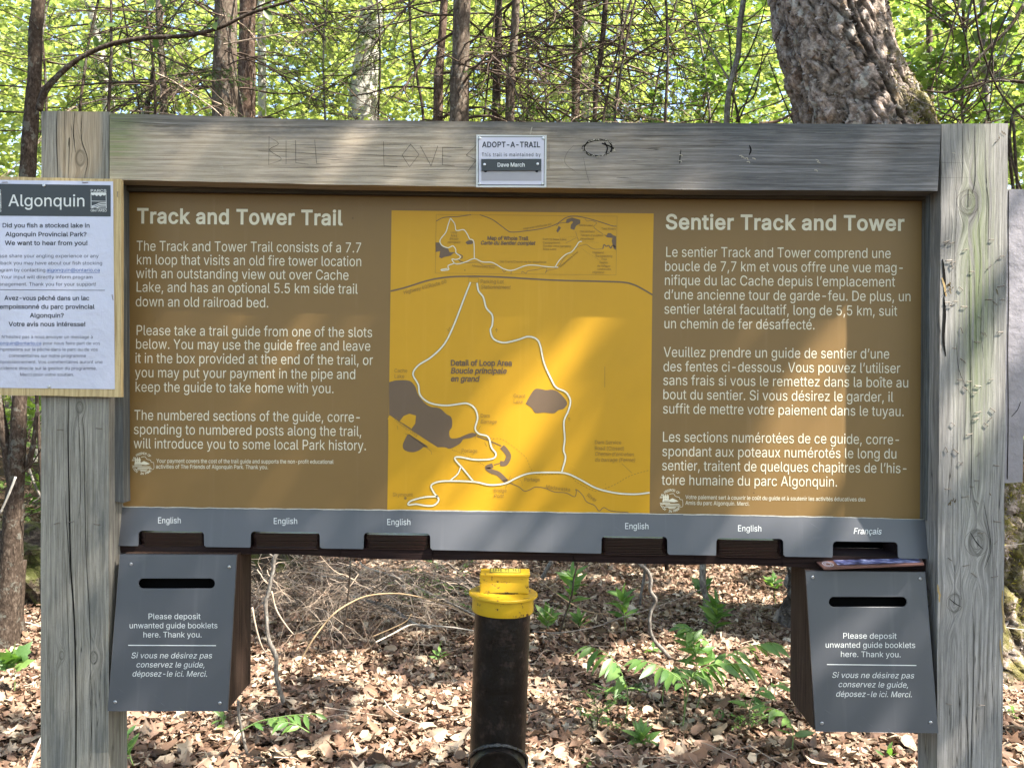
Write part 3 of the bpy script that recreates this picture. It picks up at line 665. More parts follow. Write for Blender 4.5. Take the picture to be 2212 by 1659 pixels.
rp_out += edge_noise((2158, VB), (2022, VB), 2, 0) + edge_noise((2022, VB), (2026, 1230), 18, 0.7) + edge_noise((2026, 1230), (2034, 268.5), 28, 0.8)
post_r = beam('post', rp_out, 0.0, 0.085, M['post_right'], sign, 0.002, 'silvery weathered post with knots, green algae and many old staples')
hd_top = [(236.8, 245.5), (340, 247.5), (480, 252), (610, 257), (730, 260), (900, 261.5), (1104, 263.5), (1290, 265), (1476, 266.3), (1650, 267), (1830, 268.2), (2033, 269)]
hd_t2 = []
for a_, b_ in zip(hd_top[:-1], hd_top[1:]): hd_t2 += edge_noise(a_, b_, 8, 0.55)
hd_out = hd_t2 + [(2033, 269), (2025.5, 413)] + edge_noise((2025.5, 413), (1465, 410), 14, 0.4) + edge_noise((1465, 410), (730, 399.5), 20, 0.4) + edge_noise((730, 399.5), (236.8, 388.2), 14, 0.4) + [(236.8, 388.2)]
header = beam('header_beam', hd_out, -0.006, 0.045, M['header'], sign, 0.0015)
# side and top trim round the board
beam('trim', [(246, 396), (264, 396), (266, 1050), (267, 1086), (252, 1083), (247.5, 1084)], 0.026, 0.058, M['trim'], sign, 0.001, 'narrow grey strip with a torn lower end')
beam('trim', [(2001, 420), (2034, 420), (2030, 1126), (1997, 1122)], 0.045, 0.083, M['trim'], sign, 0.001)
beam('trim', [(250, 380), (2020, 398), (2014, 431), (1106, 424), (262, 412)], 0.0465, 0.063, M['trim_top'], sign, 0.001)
beam('slot_shade_plate', [(250, 1120), (2000, 1144), (2000, 1185), (250, 1160)], 0.15, 0.17, M['hole'], sign, 0.001)  # black plate standing in for the shade behind the booklet slots
a = Acc(); plate(a, [[(262, 395), (2003, 405), (1998, 1130), (262, 1106)]], dP, 0.004)
panel = a.build('information_panel', M['panel'], sign)

# long cracks and carved lines
def lines(name, mat, parent, items, y=-0.0005, taper=True):
    a = Acc()
    for pts, w in items: ribbon(a, pts, w, flat(y), taper=taper)
    return a.build(name, mat, parent)
cr = [([(123, 242), (122, 300), (125, 386)], 1.6), ([(147, 318), (150, 300), (148, 386)], 1.3), ([(161, 242), (159, 290), (163, 330)], 1.6),
      ([(177, 242), (176, 300), (189, 345), (182, 386)], 1.4), ([(148, 858), (147, 950), (150, 1105), (153, 1230), (160, 1330), (164, 1500), (164, 1660), (166, 2000)], 3.4),
      ([(141, 1060), (143, 1120), (149, 1200), (150, 1260)], 1.3), ([(168, 880), (172, 960), (174, 1060), (170, 1120)], 1.1), ([(181, 980), (183, 1060), (186, 1200), (193, 1320), (196, 1420), (192, 1520)], 1.3),
      ([(178, 900), (182, 960), (184, 1040)], 1.0), ([(140, 1190), (146, 1330), (150, 1450), (148, 1600)], 0.8), ([(195, 1450), (199, 1530), (194, 1640)], 0.9)]
lines('crack', M['crack'], post_l, cr)
cr = [([(2079, 272), (2080, 350), (2078, 400)], 1.2), ([(2105, 272), (2107, 380), (2100, 420)], 1.3), ([(2128, 275), (2130, 380), (2136, 450), (2134, 560)], 1.1),
      ([(2092, 410), (2091, 448)], 1.5), ([(2094, 540), (2095, 700), (2097, 860), (2099, 1000), (2094, 1120)], 1.3), ([(2112, 430), (2118, 560), (2113, 640)], 0.8),
      ([(2096, 1150), (2110, 1172), (2124, 1186)], 1.8), ([(2050, 1292), (2063, 1303), (2076, 1310)], 1.8), ([(2063, 1220), (2062, 1300)], 1.0), ([(2100, 1300), (2104, 1420), (2098, 1659), (2098, 1900)], 1.2),
      ([(2124, 1080), (2137, 1150), (2140, 1190), (2126, 1230)], 1.2), ([(2066, 740), (2072, 800), (2100, 862)], 0.8), ([(2088, 1420), (2090, 1560), (2094, 1700)], 0.9)]
for i in range(16):
    x = random.uniform(2044, 2164); v = random.uniform(280, 1600); cr.append(([(x, v), (x + random.uniform(-3, 3), v + 60), (x + random.uniform(-5, 5), v + random.uniform(100, 240))], 0.6))
lines('crack', M['crack'], post_r, cr)
a = Acc()
for cu, cv, r in ((2092, 437, 25), (2092, 437, 16), (2110, 1172, 27), (2110, 1172, 14), (2062, 1302, 18)):
    pts = [(cu + r * math.cos(t) * random.uniform(.95, 1.03), cv + r * 1.05 * math.sin(t)) for t in np.linspace(0.4, 5.9, 14)]
    ribbon(a, pts, 0.55, flat(-0.0006))
a.build('knot_ring', M['carve'], post_r)
# torn tan splinters on the edges of the right post
a = Acc()
for u0, v0, u1, v1 in ((2165, 1275, 2169, 1370), (2161, 1380, 2166, 1440), (2026, 1262, 2031, 1300), (2036, 600, 2043, 640)):
    pts = [(u0 + (u1 - u0) * t + random.uniform(-1.5, 1.5), v0 + (v1 - v0) * t) for t in np.linspace(0, 1, 6)]
    ribbon(a, pts, 4.5, flat(-0.0008), smooth=False, taper=True)
a.build('splinter', M['broken'], post_r)
a = Acc()
for pts in ([(2039, 640), (2041, 680), (2038, 730), (2043, 770)], [(2036, 560), (2040, 600), (2041, 640)]): ribbon(a, pts, 6, flat(-0.0007), taper=True)
a.build('splinter', M['crack'], post_r)
# carving and checks on the header
K = lambda pts: [K2(*p) for p in pts]
B = lambda pts: [K1(*p) for p in pts]
strokes = [B([(1710, 868), (1708, 1050)]), B([(1706, 870), (1770, 915), (1712, 955), (1788, 1012), (1710, 1046)]), B([(1818, 895), (1818, 1045)]),
           B([(1878, 893), (1880, 1038)]), B([(1880, 1036), (1960, 1046)]), B([(2000, 890), (2012, 1042)]), B([(2012, 1042), (2100, 1046)]),
           K([(290, 900), (293, 1056)]), K([(293, 1056), (378, 1060)]), K([(462, 918), (408, 988)]), K([(408, 988), (456, 1062)]), K([(456, 1062), (516, 984)]), K([(516, 984), (462, 918)]),
           K([(524, 930), (592, 1056)]), K([(592, 1056), (635, 928)]), K([(666, 936), (664, 1050)]), K([(666, 938), (795, 940)]), K([(662, 992), (722, 996)]), K([(664, 1050), (742, 1056)]),
           K([(880, 926), (815, 988)]), K([(815, 988), (880, 1020)]), K([(878, 1022), (825, 1092)]), K([(1342, 915), (1342, 1076)]), K([(1342, 1076), (1490, 1074)]),
           K([(1500, 925), (1455, 975), (1445, 1040), (1520, 1100)]), K([(1560, 1000), (1580, 1100), (1605, 1180)])]
items = [(p, 1.0 if i < len(strokes) - 4 else 0.6) for i, p in enumerate(strokes)]
for i in range(34):
    u = random.uniform(260, 1950); v = 262 + (u - 236) / 1800 * 18 + random.uniform(6, 118); L = random.uniform(30, 190)
    if not (1025 < u + L and u < 1185): items.append(([(u, v), (u + L / 2, v + random.uniform(0, 1.5)), (u + L, v + random.uniform(0.2, 3))], random.uniform(0.5, 0.95)))
items += [(K([(-100, 975), (200, 985), (520, 1000), (700, 1012)]), 0.9), (B([(1640, 960), (1900, 972), (2140, 990)]), 0.9), (B([(700, 770), (900, 782), (1200, 800)]), 1.0), (K3 and [K3(1160, 910), K3(1400, 914), K3(1668, 912)], 1.0)]
lines('carving', M['carve'], header, items, -0.0066)
a = Acc()
for _ in range(3):
    pts = [(1293 + (31 + _ * 1.5) * math.cos(t) + random.uniform(-2, 2), 320 + (16 + _) * math.sin(t) + random.uniform(-1.5, 1.5)) for t in np.linspace(0.2 * _, 6.2, 26)]
    ribbon(a, pts[_ * 3:20 + _ * 2], 1.3, flat(-0.0067), smooth=False)
for pts in ([(1306, 308), (1312, 320), (1309, 332)], [(1316, 306), (1322, 318), (1318, 330)], [(1300, 310), (1316, 316), (1326, 322)]): ribbon(a, pts, 2.6, flat(-0.0067))
ribbon(a, [(1619, 314), (1622, 325), (1618, 336)], 3.5, flat(-0.0067), taper=True); ribbon(a, [(1471, 324), (1469, 340), (1468, 354)], 2.2, flat(-0.0067), taper=True)
a.build('knot_hole', M['crack'], header)
a = Acc()
for _ in range(44):
    t = random.uniform(0, 6.28); ribbon(a, [(1293 + 34 * math.cos(t), 320 + 18 * math.sin(t)), (1293 + 34 * math.cos(t) + random.uniform(-5, 5), 320 + 18 * math.sin(t) + random.uniform(-3, 3))], 1.1, flat(-0.0070), smooth=False)
for u, v in ((1604, 340), (1612, 343), (1600, 337), (1616, 350), (1628, 342), (1470, 335), (1469, 348), (1765, 475 - 130), (1150, 286), (1768, 350), (470, 350), (478, 362), (560, 338), (1762, 368), (2060, 330)):
    ribbon(a, [(u - 3, v), (u + 2, v + random.uniform(-2, 2)), (u + 4, v + 3)], 1.6, flat(-0.0070), smooth=False)
ribbon(a, [K2(1222, 856), K2(1232, 815), K2(1236, 812)], 1.8, flat(-0.0072))
a.build('wood_chip', M['carve_pale'], header)
# staples left in the posts
st = Acc(); tube(st, [(-0.0055, 0, 0), (-0.005, -0.0022, 0.0), (0.005, -0.0024, 0.0004), (0.0055, 0, 0)], 0.0007, 4)
st_me = None
def staple(u, v, ang, parent, s=1.0):
    global st_me
    if st_me is None:
        o = st.build('staple', M['rust'], None); st_me = o.data
    else:
        o = bpy.data.objects.new('staple', st_me); COL.objects.link(o)
    o.parent = parent
    p = Vector(U(u, v, 0.0)) - Vector(ROOT_SIGN)
    o.location = p; o.rotation_euler = (0, ang, 0); o.scale = (s, 1, s)
R2 = random.Random(5)
for i in range(62):
    c = R2.choice([(2054, 620), (2060, 610), (2075, 640), (2110, 590), (2128, 640), (2150, 600), (2165, 630), (2150, 430), (2048, 545), (2120, 960), (2080, 800), (2128, 900), (2150, 960), (2062, 960), (2120, 880), (2098, 1050), (2056, 1110), (2148, 1200)])
    if i % 2: c = (R2.uniform(2044, 2164), R2.uniform(300, 1240))
    staple(min(2165, max(2044, c[0] + R2.uniform(-16, 16))), c[1] + R2.uniform(-50, 50), R2.choice([0, 0.1, -0.2, 0.7, -0.8, 1.2]), post_r, R2.uniform(0.7, 1.25))
for u, v in ((130, 928), (214, 925), (124, 1130), (153, 1127), (210, 1132), (2050, 1520), (2120, 1522)): staple(u, v, R2.uniform(-0.3, 0.3), post_r if u > 1000 else post_l, 1.1)
a = Acc()
for i in range(26):
    u, v = R2.choice([(2050, 616), (2056, 622), (2160, 625), (2058, 1080), (2130, 1060), (2166, 290)]); u += R2.uniform(-8, 8); v += R2.uniform(-8, 8)
    ribbon(a, [(u, v), (u + R2.uniform(-4, 4), v + R2.uniform(3, 7))], 1.6, flat(-0.0012), smooth=False)
a.build('paper_scrap', M['rot'], post_r)

# lettering of the board
d1 = flat(P0 - 0.0004); d2 = flat(P0 - 0.0007); d3 = flat(P0 - 0.0010); d4 = flat(P0 - 0.0013)
a = Acc(); text(a, 'Track and Tower Trail', (297, 482), (739, 486.5), 31, d1, bold=21, spread=24); a.build('heading', M['cream'], panel)
def para(rows, cap=21.5):
    a = Acc()
    for s, x0, y0, x1, y1 in rows: text(a, s, (x0, y0), (x1, y1), cap, d1, bold=-2)
    a.build('paragraph', M['cream'], panel)
para([('The Track and Tower Trail consists of a 7.7', 295, 542, 781, 546), ('km loop that visits an old fire tower location', 295, 571.5, 781, 575.5),
      ('with an outstanding view out over Cache', 294, 601, 753, 605), ('Lake, and has an optional 5.5 km side trail', 294, 630.5, 772, 635), ('down an old railroad bed.', 293, 662, 580, 664.5)])
para([('Please take a trail guide from one of the slots', 294, 724, 804, 728.5), ('below. You may use the guide free and leave', 293, 753.5, 800, 758),
      ('it in the box provided at the end of the trail, or', 292, 784, 805, 788.5), ('you may put your payment in the pipe and', 292, 815, 768, 819), ('keep the guide to take home with you.', 292, 846, 721, 849.5)])
para([('The numbered sections of the guide, corre-', 290, 907, 780, 911.5), ('sponding to numbered posts along the trail,', 289, 937.5, 781, 942), ('will introduce you to some local Park history.', 289, 968, 791, 972.5)])
a = Acc()
text(a, 'Your payment covers the cost of the trail guide and supports the non-profit educational', (338, 999.5), (720, 1001.5), 8.6, d1, bold=2)
text(a, 'activities of The Friends of Algonquin Park. Thank you.', (337, 1011.7), (579, 1013), 8.6, d1, bold=2)
a.build('small_print', M['cream'], panel)
a = Acc(); text(a, 'Sentier Track and Tower', (1439, 495), (1953, 498), 31, d1, bold=21, spread=24); a.build('heading', M['cream'], panel)
para([('Le sentier Track and Tower comprend une', 1438, 555, 1924, 558), ('boucle de 7,7 km et vous offre une vue mag-', 1436, 585.6, 1953, 589),
      ("nifique du lac Cache depuis l’emplacement", 1435.5, 616, 1933, 619.5), ("d’une ancienne tour de garde-feu. De plus, un", 1435, 646.8, 1967.5, 651), ('sentier latéral facultatif, long de 5,5 km, suit', 1435, 677.9, 1937.6, 682.5), ('un chemin de fer désaffecté.', 1434.5, 709.4, 1760, 712)])
para([("Veuillez prendre un guide de sentier d’une", 1434, 771, 1921, 775), ("des fentes ci-dessous. Vous pouvez l’utiliser", 1433, 802, 1944, 806),
      ('sans frais si vous le remettez dans la boîte au', 1432.5, 831.6, 1962.6, 837), ('bout du sentier. Si vous désirez le garder, il', 1432, 862.3, 1929, 868), ('suffit de mettre votre paiement dans le tuyau.', 1432, 893, 1952.6, 899)])
para([('Les sections numérotées de ce guide, corre-', 1431, 953.8, 1945, 960), ('spondant aux poteaux numérotés le long du', 1430.5, 985, 1937, 990.5), ("sentier, traitent de quelques chapitres de l’his-", 1430, 1015.4, 1961, 1022), ('toire humaine du parc Algonquin.', 1430, 1046.9, 1808.6, 1051)])
a = Acc()
text(a, 'Votre paiement sert à couvrir le coût du guide et à soutenir les activités éducatives des', (1480.8, 1077.6), (1869.3, 1082.8), 8.6, d1, bold=2)
text(a, 'Amis du parc Algonquin. Merci.', (1480.8, 1090), (1618.8, 1092), 8.6, d1, bold=2)
a.build('small_print', M['cream'], panel)
def arc_text(acc, s, cu, cv, r, a0, a1, cap, dep, inward=False, bold=10):
    n = len(s)
    for i, c in enumerate(s):
        t = rad(a0 + (a1 - a0) * (i + 0.5) / n)
        adv, V, T = glyph(c, bold)
        if not len(V): continue
        k = cap / 509.0
        px, py = cu + r * math.cos(t), cv - r * math.sin(t)
        up = np.array([math.cos(t), -math.sin(t)]) * (-1 if inward else 1); rt = np.array([-up[1], up[0]])
        pts = [np.array([px, py]) + rt * (x - adv / 2) * k + up * y * k for x, y in V]
        acc.add([U(q[0], q[1], dep(q[0], q[1])) for q in pts], T)
def emblem(cu, cv, s):
    a = Acc()
    arc_text(a, 'THE FRIENDS OF', cu - 2 * s, cv, 18.5 * s, 168, 42, 4.6 * s, d1)
    arc_text(a, 'ALGONQUIN PARK', cu - 2 * s, cv, 23.0 * s, 190, 318, 4.6 * s, d1, inward=True)
    q = lambda pts: [(cu + x * s, cv + y * s) for x, y in pts]
    for tx in (-17, -13, -9):
        plate(a, [q([(tx, -14), (tx + 2.6, -6), (tx + 1.4, -6), (tx + 3.2, 2), (tx - 2.8, 2), (tx - 1.2, -6), (tx - 2.4, -6)])], d1, 0)
    ribbon(a, q([(-6, -13), (2, -14), (6, -9), (13, -7), (15, -3), (20, -2)]), 0.9 * s, d1)
    plate(a, [q([(-8, -1), (0, -5), (7, -2), (12, 1), (4, 3), (-6, 2)])], d1, 0)
    for k, (x0, x1, y) in enumerate(((-20, -4, 4), (-20, 14, 6.5), (-14, 16, 9.5), (-19, 8, 12.5), (-8, 6, 15))):
        plate(a, [q([(x0, y - 1), (x1, y - 0.6), (x1 - 1, y + 0.7), (x0 + 1, y + 0.6)])], d1, 0)
    ribbon(a, q([(20, -2), (20, 11), (10, 12)]), 0.7 * s, d1)
    a.build('emblem', M['cream'], panel)
emblem(311, 1001, 1.05); emblem(1452.5, 1081.5, 1.1)

# the map
a = Acc(); plate(a, [[KM(121, 58), KM(1503, 74), KM(1497, 400), KM(1481, 1630 + 30), KM(98, 1650), KM(110, 900)]], d1, 0)
mp = a.build('map_sheet', M['yellow'], panel)
a = Acc()
cache = catmull([(108, 962), (150, 952), (215, 955), (245, 985), (262, 1030), (300, 1075), (330, 1092), (375, 1100), (410, 1130), (436, 1148), (440, 1195), (425, 1222), (432, 1256), (470, 1256), (510, 1240), (548, 1228), (570, 1240), (540, 1255), (500, 1262), (482, 1285), (430, 1312), (400, 1304), (345, 1306)], 4)
lake = [tuple(p) for p in cache] + [(104, 1130)]
lake = [tuple(p) for p in cache] + [(108, 1134)]
plate(a, [[KM(*p) for p in lake]], d2, 0)
plate(a, [[KM(106, 1160), KM(150, 1190), KM(104, 1240)]], d2, 0)
plate(a, [[KM(*p) for p in [tuple(q) for q in catmull([(205, 1238), (232, 1238), (280, 1276), (312, 1304), (290, 1304), (268, 1320), (230, 1331), (190, 1320), (180, 1295), (192, 1262)], 4)]]], d2, 0)
grant = catmull([(828, 1076), (850, 1035), (876, 1000), (905, 998), (935, 1004), (970, 1002), (1005, 1018), (1046, 1068), (1030, 1100), (1000, 1110), (975, 1126), (925, 1122), (880, 1124), (860, 1098), (828, 1076)], 4)
plate(a, [[KM(*p) for p in grant[:-1]]], d2, 0)
for pts, w in (([(703, 1302), (722, 1322), (738, 1352), (722, 1388), (694, 1390)], 11), ([(655, 1400), (625, 1412), (650, 1432), (685, 1445), (728, 1486)], 10)): ribbon(a, Lk(KM, pts), w, d2)
ribbon(a, Lk(KM, [(570, 1246), (610, 1260), (650, 1276), (700, 1298)]), 2.2, d2); ribbon(a, Lk(KM, [(694, 1388), (660, 1398)]), 1.8, d2)
ribbon(a, Lk(KM, [(728, 1486), (790, 1512), (820, 1535), (850, 1528), (880, 1514), (930, 1520), (980, 1540), (1040, 1545), (1085, 1565), (1095, 1540), (1092, 1526), (1110, 1538), (1130, 1560), (1150, 1592), (1190, 1610), (1215, 1640), (1240, 1622), (1280, 1640), (1370, 1648)]), 1.5, d2)
# island and trestle in the lake
ribbon(a, Lk(KM, [(116, 483), (200, 462), (320, 425), (430, 408), (560, 405), (700, 409), (850, 418), (1000, 426), (1200, 431), (1340, 436), (1400, 450), (1450, 475), (1497, 503)]), 3.4, d2)
ribbon(a, Lk(KI, [(148, 190), (230, 152), (380, 142), (520, 122)]), 1.7, d2); ribbon(a, Lk(KI, [(612, 122), (740, 170), (840, 240), (910, 292), (960, 308), (1100, 296), (1300, 265), (1430, 222), (1530, 155), (1620, 138), (1740, 155), (1900, 200), (2030, 242), (2072, 244)]), 1.7, d2)
plate(a, [[KI(*p) for p in ((140, 418), (195, 418), (215, 455), (270, 472), (290, 520), (345, 522), (300, 560), (235, 572), (205, 588), (180, 575), (190, 510), (142, 520))]], d2, 0)
plate(a, [[KI(*p) for p in ((460, 418), (480, 400), (520, 392), (545, 415), (530, 435), (480, 440))]], d2, 0)
plate(a, [[KI(*p) for p in ((1530, 210), (1540, 170), (1595, 152), (1685, 178), (1685, 215), (1640, 240), (1620, 285), (1580, 270), (1585, 230), (1610, 200), (1590, 190), (1560, 210))]], d2, 0)
plate(a, [[KI(*p) for p in ((1455, 240), (1480, 262), (1445, 315), (1430, 295))]], d2, 0)
plate(a, [[KI(*p) for p in ((1935, 330), (1965, 345), (1980, 318), (2010, 318), (2035, 340), (2068, 352), (2066, 500), (2040, 480), (2020, 400), (2030, 370), (1970, 362))]], d2, 0)
ribbon(a, Lk(KI, [(1925, 485), (1940, 440), (1960, 460), (1990, 450), (2010, 480), (2030, 450), (2066, 470)]), 2.2, d2)
for pts, w in (([(345, 525), (380, 540), (425, 560), (420, 585), (385, 592), (400, 615), (445, 635)], 2.0), ([(445, 635), (520, 632), (600, 630), (650, 662), (740, 665), (830, 670), (870, 735), (900, 712), (945, 720), (945, 750)], 0.9),
               ([(1060, 750), (1065, 725), (1105, 748), (1130, 720), (1220, 708), (1290, 690), (1330, 700), (1310, 745), (1340, 715), (1440, 690), (1500, 600), (1560, 540), (1650, 470), (1700, 450), (1750, 440), (1800, 475), (1850, 490), (1925, 485)], 0.8),
               ([(1735, 165), (1760, 190), (1800, 185), (1860, 210), (1830, 250), (1870, 290), (1930, 330)], 0.8), ([(1430, 240), (1460, 215), (1530, 205)], 1.2), ([(1635, 300), (1665, 400)], 0.6), ([(1530, 425), (1640, 370)], 0.6)):
    ribbon(a, Lk(KI, pts), w, d2)
a.build('lake', M['mapbrown'], mp)
a = Acc()
plate(a, [[KM(*p) for p in ((163, 1168), (185, 1140), (215, 1128), (250, 1138), (246, 1180), (226, 1208), (200, 1190))]], d3, 0)
ribbon(a, Lk(KM, [(106, 1146), (200, 1212), (300, 1278), (360, 1316)]), 9.5, d3, smooth=False)
plate(a, [[KM(*p) for p in ((106, 1160), (150, 1190), (120, 1235), (104, 1240), (104, 1160))]], d1 if False else d3, 0)
a.build('island', M['yellow'], mp)
a = Acc()
fr = [(148, 120), (2078, 138), (2066, 765), (138, 745)]
for i in range(4): ribbon(a, [KI(*fr[i]), KI(*fr[(i + 1) % 4])], 0.55, d2, smooth=False)
pk = [(528, 412), (580, 414), (580, 440), (528, 437)]
for i in range(4): ribbon(a, [KM(*pk[i]), KM(*pk[(i + 1) % 4])], 0.6, d2, smooth=False)
for pts in ([(106, 1134), (160, 1172), (178, 1166)], [(150, 1188), (155, 1212)], [(212, 1190), (214, 1222)], [(190, 1232), (215, 1240), (330, 1325), (332, 1342)], [(590, 1192), (574, 1222)], [(562, 1240), (562, 1262)], [(612, 1276), (622, 1300)], [(640, 1262), (648, 1280), (668, 1300)],
            [(660, 1258), (640, 1290)], [(1335, 1390), (1388, 1440)], [(412, 680), (420, 694), (428, 676)], [(420, 694), (426, 672)], [(668, 690), (674, 680), (682, 690)], [(674, 680), (674, 700)], [(1050, 1158), (1057, 1148), (1064, 1158)], [(1057, 1148), (1057, 1168)],
            [(700, 1482), (740, 1475), (748, 1455)], [(722, 1520), (730, 1500), (765, 1490)], [(1245, 880), (1245, 990)], [(374, 1590), (362, 1608), (362, 1594)], [(730, 1480), (705, 1484)]):
    ribbon(a, Lk(KM, pts), 0.8, d2, smooth=False)
ribbon(a, Lk(KM, [(440, 1318), (500, 1340), (560, 1370), (625, 1408)]), 1.3, d2, dash=(1.6, 2.6))
ribbon(a, Lk(KM, [(640, 1258), (700, 1262), (760, 1300), (830, 1360), (880, 1445), (1040, 1445), (1100, 1490), (1190, 1535), (1240, 1528)]), 0.9, d2, dash=(3.5, 3.5))
ribbon(a, Lk(KM, [(1230, 1528), (1300, 1500), (1380, 1455), (1481, 1425)]), 1.1, d2, dash=(4, 3))
ribbon(a, Lk(KM, [(750, 1470), (800, 1478), (812, 1512)]), 1.0, d2, dash=(1.6, 2.4))
ribbon(a, Lk(KI, [(1465, 320), (1470, 370), (1620, 355), (1700, 400), (1880, 420)]), 0.6, d2, dash=(2, 2))
ribbon(a, Lk(KI, [(1700, 480), (1780, 540), (1880, 600), (1990, 700)]), 0.6, d2, dash=(2, 2))
disc(a, *KM(194, 1573), 3.0, d2)
a.build('map_line', M['maptext'], mp)
trail = [([(537, 436), (500, 530), (450, 660), (400, 760), (330, 830), (262, 874), (234, 920), (262, 975), (272, 1030), (320, 1070), (400, 1085), (470, 1078), (520, 1074), (560, 1100), (575, 1150), (562, 1205), (582, 1234), (630, 1250), (648, 1305), (672, 1340), (650, 1366), (560, 1370), (480, 1356), (455, 1366), (500, 1420), (552, 1484)], 3.4),
         ([(572, 440), (580, 482), (605, 515), (620, 570), (652, 610), (652, 660), (642, 690), (660, 735), (715, 754), (790, 738), (840, 722), (885, 735), (905, 770), (925, 860), (965, 950), (990, 990), (1040, 1015), (1064, 1060), (1052, 1115), (1030, 1170), (1034, 1260), (1028, 1320), (1038, 1360), (1018, 1436)], 3.4),
         ([(487, 1406), (470, 1445), (432, 1478)], 2.6),
         ([(1481, 1544), (1400, 1552), (1300, 1545), (1200, 1520), (1110, 1472), (1040, 1442), (960, 1437), (850, 1442), (780, 1466), (720, 1495), (640, 1503), (560, 1487), (440, 1482), (370, 1486), (330, 1506), (345, 1545), (370, 1580), (345, 1610), (300, 1612), (250, 1604), (210, 1608), (222, 1588), (290, 1568), (366, 1563)], 3.4)]
inset = [([(300, 158), (275, 230), (250, 310), (190, 390), (205, 445), (270, 475), (325, 455), (355, 490), (360, 530), (400, 560), (400, 585), (360, 600), (315, 596), (345, 640), (390, 645), (470, 622), (555, 590), (640, 625), (740, 630), (810, 665), (870, 700), (960, 715), (1100, 665), (1200, 660), (1320, 675), (1450, 683)], 2.0),
         ([(300, 158), (345, 220), (362, 290), (440, 282), (480, 330), (505, 380), (548, 410), (555, 590)], 2.0),
         ([(345, 640), (275, 665), (282, 705), (240, 715), (205, 716), (205, 706), (270, 695)], 2.0), ([(1415, 683), (1460, 610), (1530, 545), (1590, 520), (1640, 460), (1670, 415), (1702, 406)], 2.0)]
a = Acc()
for pts, w in trail: ribbon(a, Lk(KM, pts), w + 1.5, d3)
a.build('trail_edge', M['maptext'], mp)
a = Acc()
for pts, w in trail: ribbon(a, Lk(KM, pts), w, d4)
for pts, w in inset: ribbon(a, Lk(KI, pts), w, d4)
a.build('trail_line', M['cream'], mp)
a = Acc(); D = d4
ctext(a, KM, 'Detail of Loop Area', 433, 755, 875, 876, 12, D, bold=24)
ctext(a, KM, 'Boucle principale', 433, 725, 916, 917, 12, D, bold=24, ital=True)
ctext(a, KM, 'en grand', 433, 580, 958, 959, 12, D, bold=24, ital=True)
ctext(a, KI, 'Map of Whole Trail', 694, 1128, 390, 394, 8, D, bold=24)
ctext(a, KI, 'Carte du Sentier complet', 622, 1200, 440, 444, 8, D, bold=24, ital=True)
a.build('map_title', M['mapbrown'], mp)
a = Acc()
for s, x0, x1, y0, y1, it in (('Highway 60/Route 60', 188, 412, 500, 440, 0), ('Parking Lot', 590, 712, 441, 443, 0), ('Stationnement', 591, 747, 470, 472, 1), ('Cache', 136, 204, 911, 912, 0), ('Lake', 136, 188, 940, 941, 0),
                              ('Grant', 764, 826, 1044, 1045, 0), ('Lake', 764, 814, 1073, 1074, 0), ('Dam', 590, 640, 1148, 1149, 0), ('Barrage', 590, 675, 1179, 1180, 1), ('Portage', 490, 573, 1332, 1333, 0),
                              ('Portage', 820, 903, 1484, 1485, 0), ('Madawaska', 934, 1062, 1522, 1538, 0), ('River', 1148, 1196, 1562, 1594, 0), ('Bridge', 660, 727, 1541, 1542, 0), ('Pont', 660, 710, 1570, 1571, 1),
                              ('Skymount', 127, 232, 1563, 1564, 0), ('Dam Service', 1192, 1332, 1288, 1289, 0), ('Road (Closed)', 1192, 1348, 1319, 1321, 0), ("Chemin d'entretien", 1192, 1398, 1349, 1352, 1), ('du barrage (Fermé)', 1192, 1405, 1380, 1382, 1),
                              ('Trestles/Ponts', 132, 252, 1162, 1252, 0)):
    ctext(a, KM, s, x0, x1, y0, y1, 8.2, D, bold=-2, ital=bool(it))
for s, x0, x1, y0, y1, it in (('Loop', 302, 372, 320, 321, 0), ('Area', 302, 370, 355, 356, 0), ('Boucle', 290, 384, 389, 390, 1), ('principale', 268, 404, 424, 425, 1), ('Highway 60/Route 60', 1080, 1378, 283, 232, 0), ('Mew Lake', 1676, 1818, 244, 245, 0),
                              ('Two Rivers', 1910, 2064, 282, 283, 0), ('Old Airfield', 1680, 1838, 312, 313, 0), ("Terrain d'aviation", 1684, 1925, 352, 353, 1), ('désaffecté', 1684, 1828, 389, 390, 1), ('Path to Mew Lake', 1286, 1538, 394, 396, 0),
                              ('Campground', 1286, 1468, 430, 431, 0), ('Sentier vers camping', 1286, 1586, 465, 468, 1), ('Mew Lake', 1286, 1428, 499, 500, 1), ('Madawaska River', 532, 776, 675, 697, 0), ('Old Track/Chemin de fer désaffecté', 826, 1324, 632, 638, 0),
                              ('Madawaska River', 1474, 1668, 686, 520, 0), ('Highland', 1814, 1936, 534, 536, 0), ('Backpacking', 1848, 2026, 572, 574, 0), ('Trail', 1908, 1968, 607, 608, 0), ('Sentier', 1886, 1980, 642, 643, 1), ('de longue', 1864, 2004, 677, 678, 1), ('randonnée', 1862, 2012, 712, 713, 1), ('Highland', 1814, 1936, 746, 748, 1)):
    ctext(a, KI, s, x0, x1, y0, y1, 4.6, D, bold=0, ital=bool(it))
a.build('map_lettering', M['maptext'], mp)

